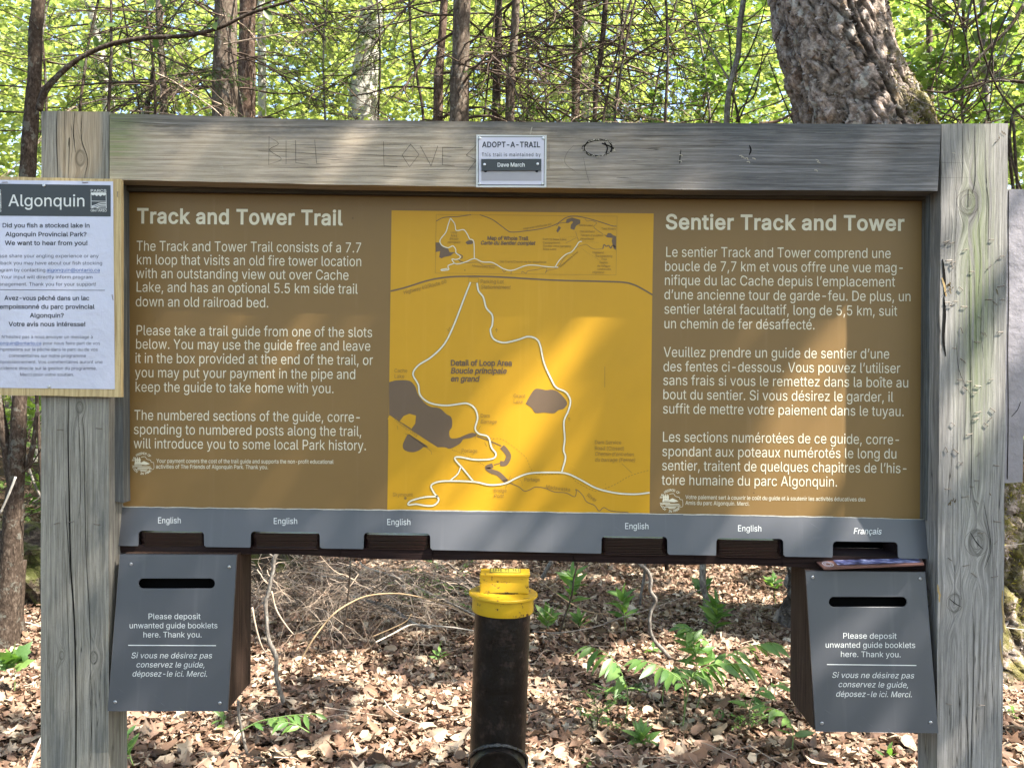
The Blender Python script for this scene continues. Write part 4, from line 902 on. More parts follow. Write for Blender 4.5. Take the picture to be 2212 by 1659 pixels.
# grey plate with the six mouths, the tray behind it, the booklets
dB = tilt(1110, 0.058, 1195, 0.041)
slots = [(298.5, 441, 1145.8, 1180.3, 1, 'English'), (541, 691, 1147.5, 1183, 2, ''), (785.3, 929.8, 1150, 1187, 3, ''), (1299, 1442, 1157.3, 1196, 4, ''), (1547, 1692.5, 1161.8, 1201.5, 5, ''), (1798.6, 1940, 1169, 1205.5, 6, '')]
def bar_bot(u): return float(np.interp(u, [250, 541, 934, 1299, 1692, 2005], [1178.6, 1182.5, 1187.5, 1195.5, 1202, 1207]))
out = [(263, 1094.5), (500, 1098), (746, 1100.5), (1106, 1105), (1476, 1111), (1800, 1117), (1998, 1122.8), (2005, 1207)]
for u0, u1, v0, v1, k, s in reversed(slots):
    dv = (0.012 * (u1 - u0))
    if u1 < 1999: out.append((u1 + 4, bar_bot(u1 + 4))); out.append((u1, bar_bot(u1) - 4))
    out += [(u1 - 0.5, v0 + dv + 7), (u1 - 3, v0 + dv + 2), (u1 - 8, v0 + dv), (u0 + 8, v0), (u0 + 3, v0 + 2), (u0 + 0.5, v0 + 7)]
    out.append((u0, bar_bot(u0) - 3)); out.append((u0 - 1, bar_bot(u0)))
out += [(250, 1178.6)]
a = Acc(); plate(a, [out], dB, 0.003)
bar = bevel(a.build('slot_plate', M['plate'], sign), 0.0008, 1)
a = Acc()
pts = [(263, 1094.5), (500, 1098), (746, 1100.5), (1106, 1105), (1476, 1111), (1800, 1117), (1998, 1122.8)]
for p, q in zip(pts[:-1], pts[1:]):
    m = [(p[0] + (q[0] - p[0]) * t, p[1] + (q[1] - p[1]) * t + random.uniform(-0.7, 0.5)) for t in np.linspace(0, 1, 16)]
    ribbon(a, m, random.uniform(1.6, 2.4), flat(0.0565), smooth=False)
a.build('chipped_rim', M['lip'], bar)
dBt = lambda u, v: dB(u, v) - 0.0003
a = Acc()
ctext(a, KA, 'English', 1003, 1150, 104, 104, 13, dBt, bold=-1); ctext(a, KA, 'English', 1738, 1890, 108, 108, 13, dBt, bold=-1)
ctext(a, KB, 'English', 312, 462, 114, 115, 13, dBt, bold=-1); ctext(a, KB, 'English', 1824, 1975, 140, 141, 13, dBt, bold=-1)
ctext(a, KC, 'English', 377, 528, 154, 156, 13, dBt, bold=-1); ctext(a, KC, 'Français', 1112, 1288, 171, 174, 13, dBt, bold=2, ital=True)
a.build('slot_lettering', M['white'], bar)
# tray: separate bottoms between the mouths
tv_t = lambda u: bar_bot(u) - 2
tv_b = lambda u: float(np.interp(u, [250, 500, 730, 1000, 1300, 1476, 1700, 2000], [1192, 1195, 1202, 1211, 1213, 1218, 1223, 1233]))
edges = [252, 541, 735, 934, 1240, 1500, 1690, 2000]
for i in range(len(edges) - 1):
    u0, u1 = edges[i] + 0.6, edges[i + 1] - 0.6
    n = 8
    arch = [(-2.5 if i % 2 else 1.2) * math.sin(math.pi * j / n) for j in range(n + 1)]
    top = [(u0 + (u1 - u0) * j / n, tv_t(u0 + (u1 - u0) * j / n)) for j in range(n + 1)]
    bot = [(u0 + (u1 - u0) * j / n, tv_b(u0 + (u1 - u0) * j / n) + arch[j]) for j in range(n, -1, -1)]
    beam('tray_section', top + bot, 0.052 + 0.002 * (i % 2), 0.15, M['tray'], sign, 0.001)
a = Acc()
for u in (292, 447, 536, 697, 780, 935, 1293, 1448, 1542, 1698, 1793, 1946):
    plate(a, [[(u - 2, 1128), (u + 2, 1128), (u + 2, bar_bot(u)), (u - 2, bar_bot(u))]], flat(0.066), 0.085)
a.build('slot_divider', M['tray'], sign)
ordinal = ['leftmost', 'second', 'third', 'fourth', 'fifth']
places = ['in the leftmost English slot', 'in the second English slot', 'in the third English slot', 'in the fourth English slot', 'in the fifth English slot']
RANK = ['topmost', 'second from the top', 'third from the top', 'fourth from the top', 'fifth from the top', 'sixth from the top', 'sixth from the bottom', 'fifth from the bottom', 'fourth from the bottom', 'third from the bottom', 'second from the bottom', 'bottom one']
def booklet_mesh(w, d, h):
    a = Acc(); n = 6
    c = [(-w / 2, d)]
    for j in range(n + 1):
        t = rad(180 + 90 * j / n); c.append((-w / 2 + 0.02 + 0.02 * math.cos(t), 0.010 + 0.010 * math.sin(t)))
    for j in range(n + 1):
        t = rad(270 + 90 * j / n); c.append((w / 2 - 0.02 + 0.02 * math.cos(t), 0.010 + 0.010 * math.sin(t)))
    c.append((w / 2, d)); m = len(c)
    V = [(x, y, 0) for x, y in c] + [(x, y, h) for x, y in c]
    a.add(V, [list(range(m - 1, -1, -1)), list(range(m, 2 * m))] + [[i, (i + 1) % m, (i + 1) % m + m, i + m] for i in range(m)])
    return a
bk_me = None
for k in range(5):
    u0, u1, v0, v1, _, _ = slots[k]
    pb = U((u0 + u1) / 2, v1 + 2.5, 0.05); pt = U((u0 + u1) / 2, v0 + (4 if k != 2 else 5), 0.05)
    wid = U(u1, v1, 0.05)[0] - U(u0, v1, 0.05)[0]
    nb = 12; h = 0.0022; stepz = (pt[2] - pb[2]) / nb
    for j in range(nb):
        if bk_me is None:
            o = booklet_mesh(1.0, 0.085, 1.0).build('guide_booklet', M['booklet']); bk_me = o.data
            me = bk_me
            # unit width template: rebuild with the true width
            bpy.data.objects.remove(o)
            o = booklet_mesh(0.137, 0.085, h).build('guide_booklet', M['booklet']); bk_me = o.data
        else:
            o = bpy.data.objects.new('guide_booklet', bk_me); COL.objects.link(o)
        o.location = (pb[0] + random.uniform(-0.0015, 0.0015), 0.050 + random.uniform(-0.0008, 0.003) + (-0.006 if j == 0 and k in (1, 3, 4) else 0), pb[2] + j * stepz)
        o.rotation_euler = (0, rad(0.5) if k > 1 else rad(0.3), random.uniform(-0.01, 0.01))
        o.scale = (wid / 0.137 * 0.985, 1, 1)
        tag(o, 'dark brown guide booklet, %s of its stack %s' % (RANK[nb - 1 - j], places[k]), 'booklet', 'guide booklets in the %s slot' % ordinal[k])
# the one French guide, sliding out of its mouth
fl, frr = U(*KC(925, 391), -0.004), U(*KC(1562, 363), -0.004)
bl, br_ = U(*KC(868, 336), 0.062), U(*KC(1540, 318), 0.062)
fb = thing('guide_booklet', tuple(fl), 'French guide with brown cover and bluish picture, sliding out of the slot marked in French', 'booklet')
dn = np.array([0, 0.0006, -0.003])
a = Acc(); a.add([fl, frr, br_, bl, fl + dn, frr + dn, br_ + dn, bl + dn], [[0, 1, 2, 3], [7, 6, 5, 4], [0, 4, 5, 1], [1, 5, 6, 2], [2, 6, 7, 3], [3, 7, 4, 0]])
M['cover'] = plain('booklet_cover_brown', (0.17, 0.085, 0.07), 0.35, 0.5)
M['photo'] = NB('cover_picture', 0.3, 0.6); _n = M['photo']; _n.color(_n.ramp(_n.noise(scale=60, detail=6), [(0.35, (0.03, 0.03, 0.06)), (0.5, (0.12, 0.13, 0.3)), (0.68, (0.6, 0.62, 0.85))])); M['photo'] = _n.m
a.build('cover', M['cover'], fb)
def bl_pt(s, t, e=0.0008): p = fl * (1 - s) * (1 - t) + frr * s * (1 - t) + br_ * s * t + bl * (1 - s) * t; return p + np.array([0, -e * 0.5, e])
a = Acc(); a.add([bl_pt(0.16, 0.28), bl_pt(0.97, 0.22), bl_pt(0.97, 0.98), bl_pt(0.16, 0.98)], [[0, 1, 2, 3]]); a.build('cover_picture', M['photo'], fb)
a = Acc()
for r0, r1 in ((1.0, 0.86), (0.62, 0.5)):
    n = 20; pts = []
    for i in range(n): t = 2 * math.pi * i / n; pts.append(bl_pt(0.075 + 0.05 * r0 * math.cos(t), 0.42 + 0.3 * r0 * math.sin(t), 0.001)); pts.append(bl_pt(0.075 + 0.05 * r1 * math.cos(t), 0.42 + 0.3 * r1 * math.sin(t), 0.001))
    a.add(pts, [[2 * i, 2 * i + 1, (2 * i + 3) % (2 * n), (2 * i + 2) % (2 * n)] for i in range(n)])
a.build('cover_emblem', M['plaque'], fb)

# ------------------------------------------------------------------ screws (shared mesh)
def screw_mesh(name, r, h):
    a = Acc(); n = 12
    V = []
    for k, (rr, y) in enumerate(((1.0, 0), (0.92, -0.6), (0.6, -1.0), (0.38, -1.0), (0.34, -0.55))):
        V += [(r * rr * math.cos(2 * math.pi * i / n), h * y, r * rr * math.sin(2 * math.pi * i / n)) for i in range(n)]
    F = [[k * n + i, k * n + (i + 1) % n, (k + 1) * n + (i + 1) % n, (k + 1) * n + i] for k in range(4) for i in range(n)]
    F.append([4 * n + i for i in range(n)])
    a.add(V, F); o = a.build(name, M['steel'], None, smooth=False); me = o.data; bpy.data.objects.remove(o)
    return me
screw_big = screw_mesh('screw', 0.0036, 0.0022); screw_small = screw_mesh('screw', 0.0030, 0.0018)
def screw(me, p, parent, s=1.0, name='screw'):
    o = bpy.data.objects.new(name, me); COL.objects.link(o); o.parent = parent
    o.location = Vector(p) - WLOC[parent]; o.scale = (s, s, s); o.rotation_euler = (0, random.uniform(0, 1), 0)

# ------------------------------------------------------------------ the two deposit boxes
def deposit(k, quad, slot, backu, backv, screws, rows, rule, label, side):
    q = Lk(k, quad); vt = (q[0][1] + q[1][1]) / 2; vb = (q[2][1] + q[3][1]) / 2
    dep = tilt(vt, 0.022, vb, -0.026)
    base = U((q[2][0] + q[3][0]) / 2, vb, -0.026)
    b = thing('deposit_box', (base[0], 0.04, base[2]), label, 'deposit box')
    a = Acc(); s0, s1, t0, t1 = slot
    (u0, v0), (u1, v1) = k(s0, t0), k(s1, t1)
    plate(a, [q, rrect(u0, v0, u1, v1, (v1 - v0) / 2 - 0.2, 6)], dep, 0.003)
    sheet = bevel(a.build('front_sheet', M['platebox'], b), 0.0007, 1)
    a = Acc(); plate(a, [[(u0 - 12, v0 - 12), (u1 + 12, v0 - 12), (u1 + 12, v1 + 12), (u0 - 12, v1 + 12)]], lambda u, v: dep(u, v) + 0.03, 0.002)
    a.build('slot_shade_sheet', M['hole'], b)  # black sheet paints the dark inside the box
    # body: side profile in (y, z), extruded between the two sides
    xl_t, xr_t = U(q[0][0] + 4, vt, dep(0, vt))[0], U(q[1][0] - 1, vt, dep(0, vt))[0]
    zt, zb = U(q[0][0], vt + 1, dep(0, vt))[2], U(q[3][0], vb - 1, -0.026)[2]
    zc = U(*k(*backv), 0.13)[2]
    prof = [(dep(0, vt) + 0.0045, zt), (-0.026 + 0.0045, zb + 0.002), (0.127, zc), (0.127, zt + 0.004)]
    a = Acc(); th = 0.014
    for xa, xb in ((xl_t, xl_t + th), (xr_t - th, xr_t)):
        V = [(xa, y, z) for y, z in prof] + [(xb, y, z) for y, z in prof]
        a = Acc(); a.add(V, [[0, 1, 2, 3], [7, 6, 5, 4], [0, 4, 5, 1], [1, 5, 6, 2], [2, 6, 7, 3], [3, 7, 4, 0]])
        bevel(a.build('side_board', M['brownwood'], b), 0.001, 1)
    for (ya, za), (yb, zb_), nm in ((prof[2], prof[3], 'back_board'), (prof[1], prof[2], 'bottom_board'), (prof[3], prof[0], 'top_board')):
        d = np.array([yb - ya, zb_ - za]); d /= np.hypot(*d); nn = np.array([-d[1], d[0]]) * 0.010
        c = np.array([0.05, (zt + zb) / 2]) - np.array([ya, za])
        if nn @ c < 0: nn = -nn
        xa, xb = xl_t + th + 0.0005, xr_t - th - 0.0005
        p = [(ya, za), (yb, zb_), (yb + nn[0], zb_ + nn[1]), (ya + nn[0], za + nn[1])]
        V = [(xa, y, z) for y, z in p] + [(xb, y, z) for y, z in p]
        a = Acc(); a.add(V, [[0, 1, 2, 3], [7, 6, 5, 4], [0, 4, 5, 1], [1, 5, 6, 2], [2, 6, 7, 3], [3, 7, 4, 0]])
        a.build(nm, M['brownwood'], b)
    for x, y in screws:
        u, v = k(x, y); screw(screw_big, U(u, v, dep(u, v) - 0.0002), b)
    dt = lambda u, v: dep(u, v) - 0.0003
    a = Acc()
    for s, x0, x1, y0, y1, it in rows: ctext(a, k, s, x0, x1, y0, y1, 12.2, dt, bold=-2, ital=bool(it))
    a.build('lettering', M['white'], sheet)
    a = Acc(); ribbon(a, Lk(k, rule), 1.9, dt, smooth=False); a.build('printed_rule', M['white'], sheet)
deposit(KA, [(762, 298), (1505, 303), (1448, 1297), (684, 1295)], (880, 1365, 455, 518), 1602, (1580, 1110), [(833, 363), (1457, 381), (733, 1238), (1398, 1245)],
        [('Please deposit', 942, 1273, 712, 712, 0), ('unwanted guide booklets', 822, 1382, 770, 770, 0), ('here. Thank you.', 910, 1282, 828, 828, 0), ('Si vous ne désirez pas', 833, 1345, 960, 961, 1), ('conservez le guide,', 865, 1300, 1018, 1019, 1), ('déposez-le ici. Merci.', 840, 1316, 1076, 1077, 1)],
        [(815, 878), (1372, 880)], 'slate grey booklet deposit box hanging by the left post, below the leftmost slot', 1)
deposit(KC, [(808, 405), (1568, 412), (1650, 1435), (872, 1425)], (957, 1451, 572, 635), 682, (682, 1215), [(853, 447), (1537, 455), (911, 1373), (1601, 1368)],
        [('Please deposit', 1045, 1385, 835, 837, 0), ('unwanted guide booklets', 934, 1505, 893, 895, 0), ('here. Thank you.', 1031, 1413, 952, 954, 0), ('Si vous ne désirez pas', 975, 1495, 1084, 1088, 1), ('conservez le guide,', 1015, 1460, 1143, 1147, 1), ('déposez-le ici. Merci.', 1000, 1483, 1204, 1208, 1)],
        [(944, 1000), (1512, 1006)], 'slate grey booklet deposit box hanging by the right post, below the French slot', -1)

# ------------------------------------------------------------------ plywood notice on the left post
NW = lambda x: KN(x, 0)[0]
nb = thing('notice_board', tuple(U(100, 857, -0.01)), 'pale plywood notice board with a laminated stocked-lake notice, on the left post', 'notice board')
dN = flat(-0.016); dPa = flat(-0.0170); dI = flat(-0.0173); dI2 = flat(-0.0176)
nout = edge_noise((-62, 380.5), (261, 387.5), 14, 0.5) + edge_noise((261, 387.5), (261, 858), 20, 0.5) + edge_noise((261, 858), (-62, 852), 14, 0.7) + edge_noise((-62, 852), (-62, 380.5), 6, 0.4)
a = Acc(); plate(a, [nout], dN, 0.0125); bevel(a.build('plywood_sheet', M['ply'], nb), 0.0015, 2)
a = Acc(); plate(a, [[KN(-480, 20), KN(842, 38), KN(855, 1584), KN(-480, 1568)]], dPa, 0.0005)
pp = a.build('paper_notice', M['paper'], nb)
a = Acc(); plate(a, [[KN(-470, 48), KN(824, 66), KN(825, 299), KN(-470, 290)]], dI, 0); a.build('notice_banner', M['black_print'], pp)
a = Acc()
ctext(a, KN, 'Algonquin', 66, 632, 222, 224, 25, dI2, bold=4)
for cx in (735, -50):
    s = cx - 735
    ctext(a, KN, 'PARCS' if s == 0 else 'ONTARIO', 675 + s, 792 + s, 116, 117, 5.6, dI2, bold=8); ctext(a, KN, 'ONTARIO' if s == 0 else 'PARKS', 675 + s, 795 + s, 262, 263, 4.8, dI2, bold=8)
    fr = [(678, 122), (790, 123), (792, 238), (679, 237)]
    for i in range(4): ribbon(a, [KN(fr[i][0] + s, fr[i][1]), KN(fr[(i + 1) % 4][0] + s, fr[(i + 1) % 4][1])], 1.2, dI2, smooth=False)
    plate(a, [[KN(x + s, y) for x, y in ((680, 124), (790, 125), (790, 136), (776, 144), (762, 138), (748, 150), (734, 138), (720, 148), (706, 136), (692, 142), (680, 134))]], dI2, 0)
    ribbon(a, [KN(680 + s, 184), KN(790 + s, 186)], 1.0, dI2, smooth=False)
    for dy in (0, 12, 24): ribbon(a, [KN(790 + s, 198 + dy), KN(745 + s, 200 + dy), KN(715 + s, 212 + dy), KN(684 + s, 222 + dy * 0.5)], 1.6, dI2)
a.build('banner_lettering', M['white'], pp)
a = Acc(); ink = []
for s, x0, x1, y, cap, bd in (('Did you fish a stocked lake in', 18, 668, 380, 9.2, 17), ('Algonquin Provincial Park?', 42, 644, 446, 9.2, 17), ('We want to hear from you!', 38, 652, 511, 9.2, 17),
                              ('Please share your angling experience or any', -64, 734, 604, 7.4, -2), ('feedback you may have about our fish stocking', -76, 762, 657, 7.4, -2), ('program by contacting', -50, 338, 709, 7.4, -2), ('Your input will directly inform program', 6, 690, 761, 7.4, -2), ('management. Thank you for your support!', -40, 716, 814, 7.4, -2),
                              ('Avez-vous pêché dans un lac', 34, 664, 921, 9.2, 17), ('empoissonné du parc provincial', -2, 702, 985, 9.2, 17), ('Algonquin?', 224, 474, 1050, 9.2, 17), ('Votre avis nous intéresse!', 66, 636, 1115, 9.2, 17),
                              ("N’hésitez pas à nous envoyer un message à", 12, 692, 1206, 6.9, -3), ('pour nous faire part de vos', 320, 746, 1253, 6.9, -3), ('impressions sur la pêche dans le parc ou de vos', -14, 728, 1299, 6.9, -3), ('commentaires sur notre programme', 66, 640, 1346, 6.9, -3),
                              ("d’empoissonnement. Vos commentaires auront une", -60, 764, 1392, 6.9, -3), ('incidence directe sur la gestion du programme.', -22, 722, 1439, 6.9, -3), ('Merci pour votre soutien.', 148, 552, 1486, 6.9, -3)):
    ctext(a, KN, s, x0, x1, y, y + 1, cap, dI, bold=bd)
ribbon(a, [KN(-90, 844), KN(782, 848)], 1.1, dI, smooth=False)
a.build('notice_lettering', M['ink'], pp)
a = Acc()
ctext(a, KN, 'algonquin@ontario.ca', 348, 744, 709, 710, 7.4, dI, bold=4); ribbon(a, [KN(348, 716), KN(744, 717)], 0.8, dI, smooth=False)
ctext(a, KN, 'algonquin@ontario.ca', -50, 308, 1252, 1253, 6.9, dI, bold=2); ribbon(a, [KN(-50, 1258), KN(308, 1259)], 0.7, dI, smooth=False)
a.build('notice_link', M['blue_ink'], pp)
for x, y in ((328, 68), (367, 1565)): screw(screw_big, U(*KN(x, y), -0.0175), nb, 0.95)
for x, y, r in ((636, 48, 0), (40, 46, 0), (879, 135, 1.57), (841, 900, 1.4)):
    o = bpy.data.objects.new('staple', st_me); COL.objects.link(o); o.parent = nb; o.location = Vector(U(*KN(x, y), -0.0165)) - WLOC[nb]; o.rotation_euler = (0, r, 0)

# ------------------------------------------------------------------ enamel plaque on the header
pq = thing('trail_plaque', tuple(U(*KP(1055, 1535), -0.006)), 'small white metal plaque with black name strip, screwed to the header beam', 'plaque')
dQ = flat(-0.0105)
a = Acc(); plate(a, [[KP(118, 128), KP(2002, 130), KP(1992, 1535), KP(112, 1530)]], dQ, 0.0035)
bevel(a.build('metal_plate', M['plaque_edge'], pq), 0.0006, 1)
a = Acc(); plate(a, [[KP(156, 168), KP(1958, 172), KP(1945, 1490), KP(156, 1484)]], flat(-0.0108), 0); a.build('border', M['ink'], pq)
a = Acc(); plate(a, [[KP(174, 188), KP(1940, 190), KP(1930, 1470), KP(174, 1464)]], flat(-0.0111), 0); pf = a.build('plate_face', M['plaque'], pq)
a = Acc(); plate(a, [[KP(245, 1080), KP(1868, 1080), KP(1868, 1365), KP(245, 1365)]], flat(-0.0113), 0); a.build('worn_patch', M['plaque_grey'], pf)
a = Acc(); ctext(a, KP, 'ADOPT-A-TRAIL', 274, 1835, 458, 458, 11.5, flat(-0.0114), bold=22, spread=30); ctext(a, KP, 'This trail is maintained by', 258, 1856, 705, 705, 7.8, flat(-0.0114), bold=6, spread=90); a.build('plaque_lettering', M['ink'], pf)
a = Acc(); plate(a, [[KP(242, 775), KP(1866, 770), KP(1862, 1085), KP(246, 1092)]], flat(-0.0142), 0.002); ns = a.build('name_strip', M['black_print'], pq)
a = Acc(); ctext(a, KP, 'Dave March', 680, 1418, 984, 982, 8.3, flat(-0.0144), bold=16); a.build('name_lettering', M['white'], ns)
for x, y in ((198, 212), (1915, 215), (192, 1440), (1893, 1440)): screw(screw_small, U(*KP(x, y), -0.0118), pq)
for x, y in ((330, 925), (1764, 912)): screw(screw_small, U(*KP(x, y), -0.0145), pq)
a = Acc()
for x, y in ((358, 1108), (1744, 1108)): disc(a, *KP(x, y), 2.2, flat(-0.0115), 8, 3.4)
a.build('screw_hole', M['hole'], pq)

# ------------------------------------------------------------------ tin sheet behind the right post
ts = thing('tin_sheet', tuple(U(2195, 1044, 0.09)), 'dull weathered tin sheet fixed behind the right post, at the picture edge', 'metal sheet')
a = Acc(); plate(a, [edge_noise((2120, 409), (2222, 409.5), 6, .5) + edge_noise((2222, 409.5), (2209, 1041), 14, 1.0) + edge_noise((2209, 1041), (2120, 1045), 5, 1.0) + [(2120, 1000)]], flat(0.0875), 0.006)
sh = bevel(a.build('sheet', M['tin'], ts), 0.001, 1)
a = Acc(); ribbon(a, [(2176, 1035), (2178, 900), (2177, 760), (2179, 640), (2178, 480), (2179, 412)], 2.0, flat(0.0868)); ribbon(a, [(2185, 900), (2198, 885), (2205, 868)], 1.2, flat(0.0868)); a.build('dent', M['crack'], sh)

# ------------------------------------------------------------------ the money pipe
M['pipe'] = NB('pipe_black_paint', 0.35, 0.3); _n = M['pipe']
_n.color(_n.mix(_n.step(_n.noise(scale=45, detail=6, rough=0.7), 0.52, 0.7), (0.007, 0.005, 0.004), (0.034, 0.022, 0.018))); _n.rough(_n.math('MULTIPLY_ADD', _n.noise(scale=30, detail=4), 0.5, 0.12)); _n.bump(_n.noise(scale=160, detail=4), 0.0012, 0.6); M['pipe'] = _n.m
M['weld'] = plain('weld_gloss', (0.012, 0.011, 0.011), 0.12, 0.8, var=0.5, scale=120, bump=0.006)
_n = NB('pipe_yellow_paint', 0.42, 0.4); _f = _n.step(_n.noise(scale=55, detail=7, rough=0.75), 0.585, 0.62)
_n.color(_n.mix(_f, _n.mix(_n.noise(scale=9), (0.62, 0.37, 0.010), (0.50, 0.31, 0.02)), (0.10, 0.045, 0.015))); _n.bump(_n.math('SUBTRACT', _n.noise(scale=90), _f), 0.0012, 0.6); M['ypaint'] = _n.m
PY = 0.0
pc = lambda x, y: np.array(U(*KV(x, y), PY))
ax_t, ax_b = pc(493, 480), pc(456, 1500)
axd = (ax_t - ax_b) / np.linalg.norm(ax_t - ax_b)
rp = (pc(722, 800)[0] - pc(243, 800)[0]) / 2
zero = ax_b - axd * (ax_b[2] / axd[2])
pipe = thing('money_pipe', tuple(zero), 'black steel payment pipe with a yellow cap, standing below the middle of the sign', 'pipe')
a = Acc(); tube(a, [zero - axd * 0.1, zero + axd * 0.3, ax_b, ax_t + axd * (U(*KV(500, 502), -rp)[2] - ax_t[2] + 0.01)], rp, 48, False); a.build("pipe_body", M["pipe"], pipe, smooth=True)
rc = (pc(765, 430)[0] - pc(232, 430)[0]) / 2
def ring(acc, prof, c, n=48):
    """turned shape about the pipe axis: prof = (radius, height above c)"""
    x = np.cross(axd, [0, 1, 0]); x /= np.linalg.norm(x); y = np.cross(axd, x)
    V = []
    for r, h in prof:
        for i in range(n):
            t = 2 * math.pi * i / n; V.append(c + axd * h + x * r * math.cos(t) + y * r * math.sin(t))
    F = [[k * n + i, k * n + (i + 1) % n, (k + 1) * n + (i + 1) % n, (k + 1) * n + i] for k in range(len(prof) - 1) for i in range(n)]
    acc.add(V, F)
rdk = (pc(803, 280)[0] - pc(208, 280)[0]) / 2
z_col = U(*KV(500, 502), -rc)[2]; z_disc = U(*KV(500, 372), -rdk)[2]
ccol = ax_t + axd * (z_col - ax_t[2])
hcol = z_disc - z_col
a = Acc(); ring(a, [(rp * 0.98, 0), (rc - 0.001, 0), (rc, 0.002), (rc, hcol)], ccol); a.build('collar', M['ypaint'], pipe, smooth=True).modifiers.new('e', 'EDGE_SPLIT')
cd = ccol + axd * hcol
a = Acc(); ring(a, [(rc - 0.01, 0), (rdk - 0.001, 0), (rdk, 0.0012), (rdk, 0.0045), (rdk - 0.001, 0.0055), (0.0005, 0.0058)], cd); a.build('cap_disc', M['ypaint'], pipe).modifiers.new('e', 'EDGE_SPLIT')
top = cd + axd * 0.0058
bw0, bw1 = pc(298, 180)[0], pc(720, 180)[0]
hb = U(*KV(500, 120), -0.016)[2] - top[2]
cx = (bw0 + bw1) / 2
yf = PY - 0.012; yb_ = PY + 0.032
a = Acc(); box(a, (bw0, yf, top[2] - 0.001), (bw1, yb_, top[2] + hb)); bevel(a.build('coin_head', M['ypaint'], pipe), 0.0025, 2)
a = Acc(); box(a, (bw0 + 0.001, yf - 0.004, top[2] + hb - 0.004), (bw1 + 0.002, yb_ + 0.001, top[2] + hb + 0.0015)); bevel(a.build('head_lid', M['ypaint'], pipe), 0.001, 1)
zl = top[2] + hb + 0.0018
a = Acc(); box(a, (pc(385, 90)[0], yf + 0.004, zl), (pc(650, 90)[0], yb_ - 0.002, zl + 0.0008)); stk = a.build('sticker', M['black_print'], pipe)
a = Acc(); box(a, (pc(391, 90)[0], yf + 0.007, zl + 0.0009), (pc(644, 90)[0], yb_ - 0.005, zl + 0.0012)); a.build('sticker_face', plain('sticker_yellow', (0.6, 0.5, 0.06), 0.4), stk)
a = Acc()
for i in range(11):
    x = pc(410, 90)[0] + i * 0.0052
    if i in (4, 7): continue
    box(a, (x, yf + 0.011, zl + 0.0013), (x + 0.0016, yb_ - 0.009, zl + 0.0015)); box(a, (x, yf + 0.013 + 0.003 * (i % 3), zl + 0.0013), (x + 0.0038, yf + 0.015 + 0.003 * (i % 3), zl + 0.0015))
a.build('sticker_marks', M['black_print'], stk)
a = Acc(); box(a, (pc(330, 240)[0], yf - 0.0030, top[2] + 0.0003), (pc(628, 240)[0], yf - 0.0006, top[2] + 0.0012)); box(a, (pc(425, 260)[0], yf - 0.0085, top[2] + 0.0003), (pc(600, 260)[0], yf - 0.0062, top[2] + 0.0008)); a.build('coin_slit', M['crack'], pipe)
# branch stub pointing at the viewer
bc = pc(456, 1728); bc[1] = 0
n = 40
def ring_y(acc, prof, c, n=40):
    V = []
    for r, y in prof:
        for i in range(n):
            t = 2 * math.pi * i / n; V.append((c[0] + r * math.cos(t), y, c[2] + r * math.sin(t)))
    acc.add(V, [[k * n + i, k * n + (i + 1) % n, (k + 1) * n + (i + 1) % n, (k + 1) * n + i] for k in range(len(prof) - 1) for i in range(n)])
rb = 0.0545
a = Acc(); ring_y(a, [(rb + 0.001, 0.0), (rb + 0.001, -0.078), (rb, -0.081), (rb - 0.005, -0.081), (rb - 0.006, -0.078), (rb - 0.006, -0.072), (0.001, -0.072)], bc); a.build('branch_stub', M['pipe'], pipe).modifiers.new('e', 'EDGE_SPLIT')
a = Acc(); P = []
for i in range(41):
    t = 2 * math.pi * i / 40; x, z = (rb + 0.004) * math.cos(t), (rb + 0.004) * math.sin(t)
    P.append((bc[0] + x, -math.sqrt(max(0.0, rp * rp - x * x)) - 0.003 - 0.002 * random.random(), bc[2] + z))
tube(a, P, 0.0042, 8, False, 0.35); a.build('weld_bead', M['weld'], pipe, smooth=True)


# ------------------------------------------------------------------ ground
def terrain(x, y):
    h = 0.05 * np.sin(x * 0.9 + 0.4) * np.sin(y * 0.7 + 1.0) + 0.025 * np.sin(x * 2.3 + y * 1.7) + 0.012 * np.sin(x * 6.1 - y * 4.3)
    far = np.clip((y - 9.0) / 20.0, 0, 1)
    near = np.clip((np.hypot(x, y - 0.0) - 0.8) / 1.6, 0, 1)
    return h * near + far * 0.5 + 0.25 * np.clip((np.abs(x) - 8) / 20, 0, 1)
xs = np.concatenate([np.linspace(-90, -9, 22), np.linspace(-8.6, 8.6, 150), np.linspace(9, 90, 22)])
ys = np.concatenate([np.linspace(-60, -2.4, 14), np.linspace(-2, 9, 110), np.linspace(9.4, 110, 40)])
GX, GY = np.meshgrid(xs, ys)
GZ = terrain(GX, GY)
nx, ny = len(xs), len(ys)
ii = (np.arange(ny - 1)[:, None] * nx + np.arange(nx - 1)[None]).ravel()
Tg = np.concatenate([np.stack([ii, ii + 1, ii + nx + 1], 1), np.stack([ii, ii + nx + 1, ii + nx], 1)])
n = NB('forest_floor', 0.95, 0.1)
n.color(n.mix(n.step(n.voro(scale=38.0, out='Distance'), 0.1, 0.5), n.ramp(n.noise(scale=55.0, detail=7, rough=0.7), [(0.35, (0.035, 0.022, 0.014)), (0.55, (0.14, 0.085, 0.055)), (0.72, (0.28, 0.19, 0.13))]), (0.05, 0.032, 0.022)))
n.bump(n.noise(scale=50.0, detail=6), 0.03)
ground = mk_tris('ground', np.stack([GX.ravel(), GY.ravel(), GZ.ravel()], 1), Tg, n.m, None, True, kind='structure')
tag(ground, 'forest floor covered with fallen leaves')
def gz(x, y): return float(terrain(np.array(x), np.array(y)))
def Uf(u, v):                                     # the point of the uneven ground seen at (u, v)
    p = Ug(u, v)
    for _ in range(4): p = Ug(u, v, gz(p[0], p[1]))
    return p

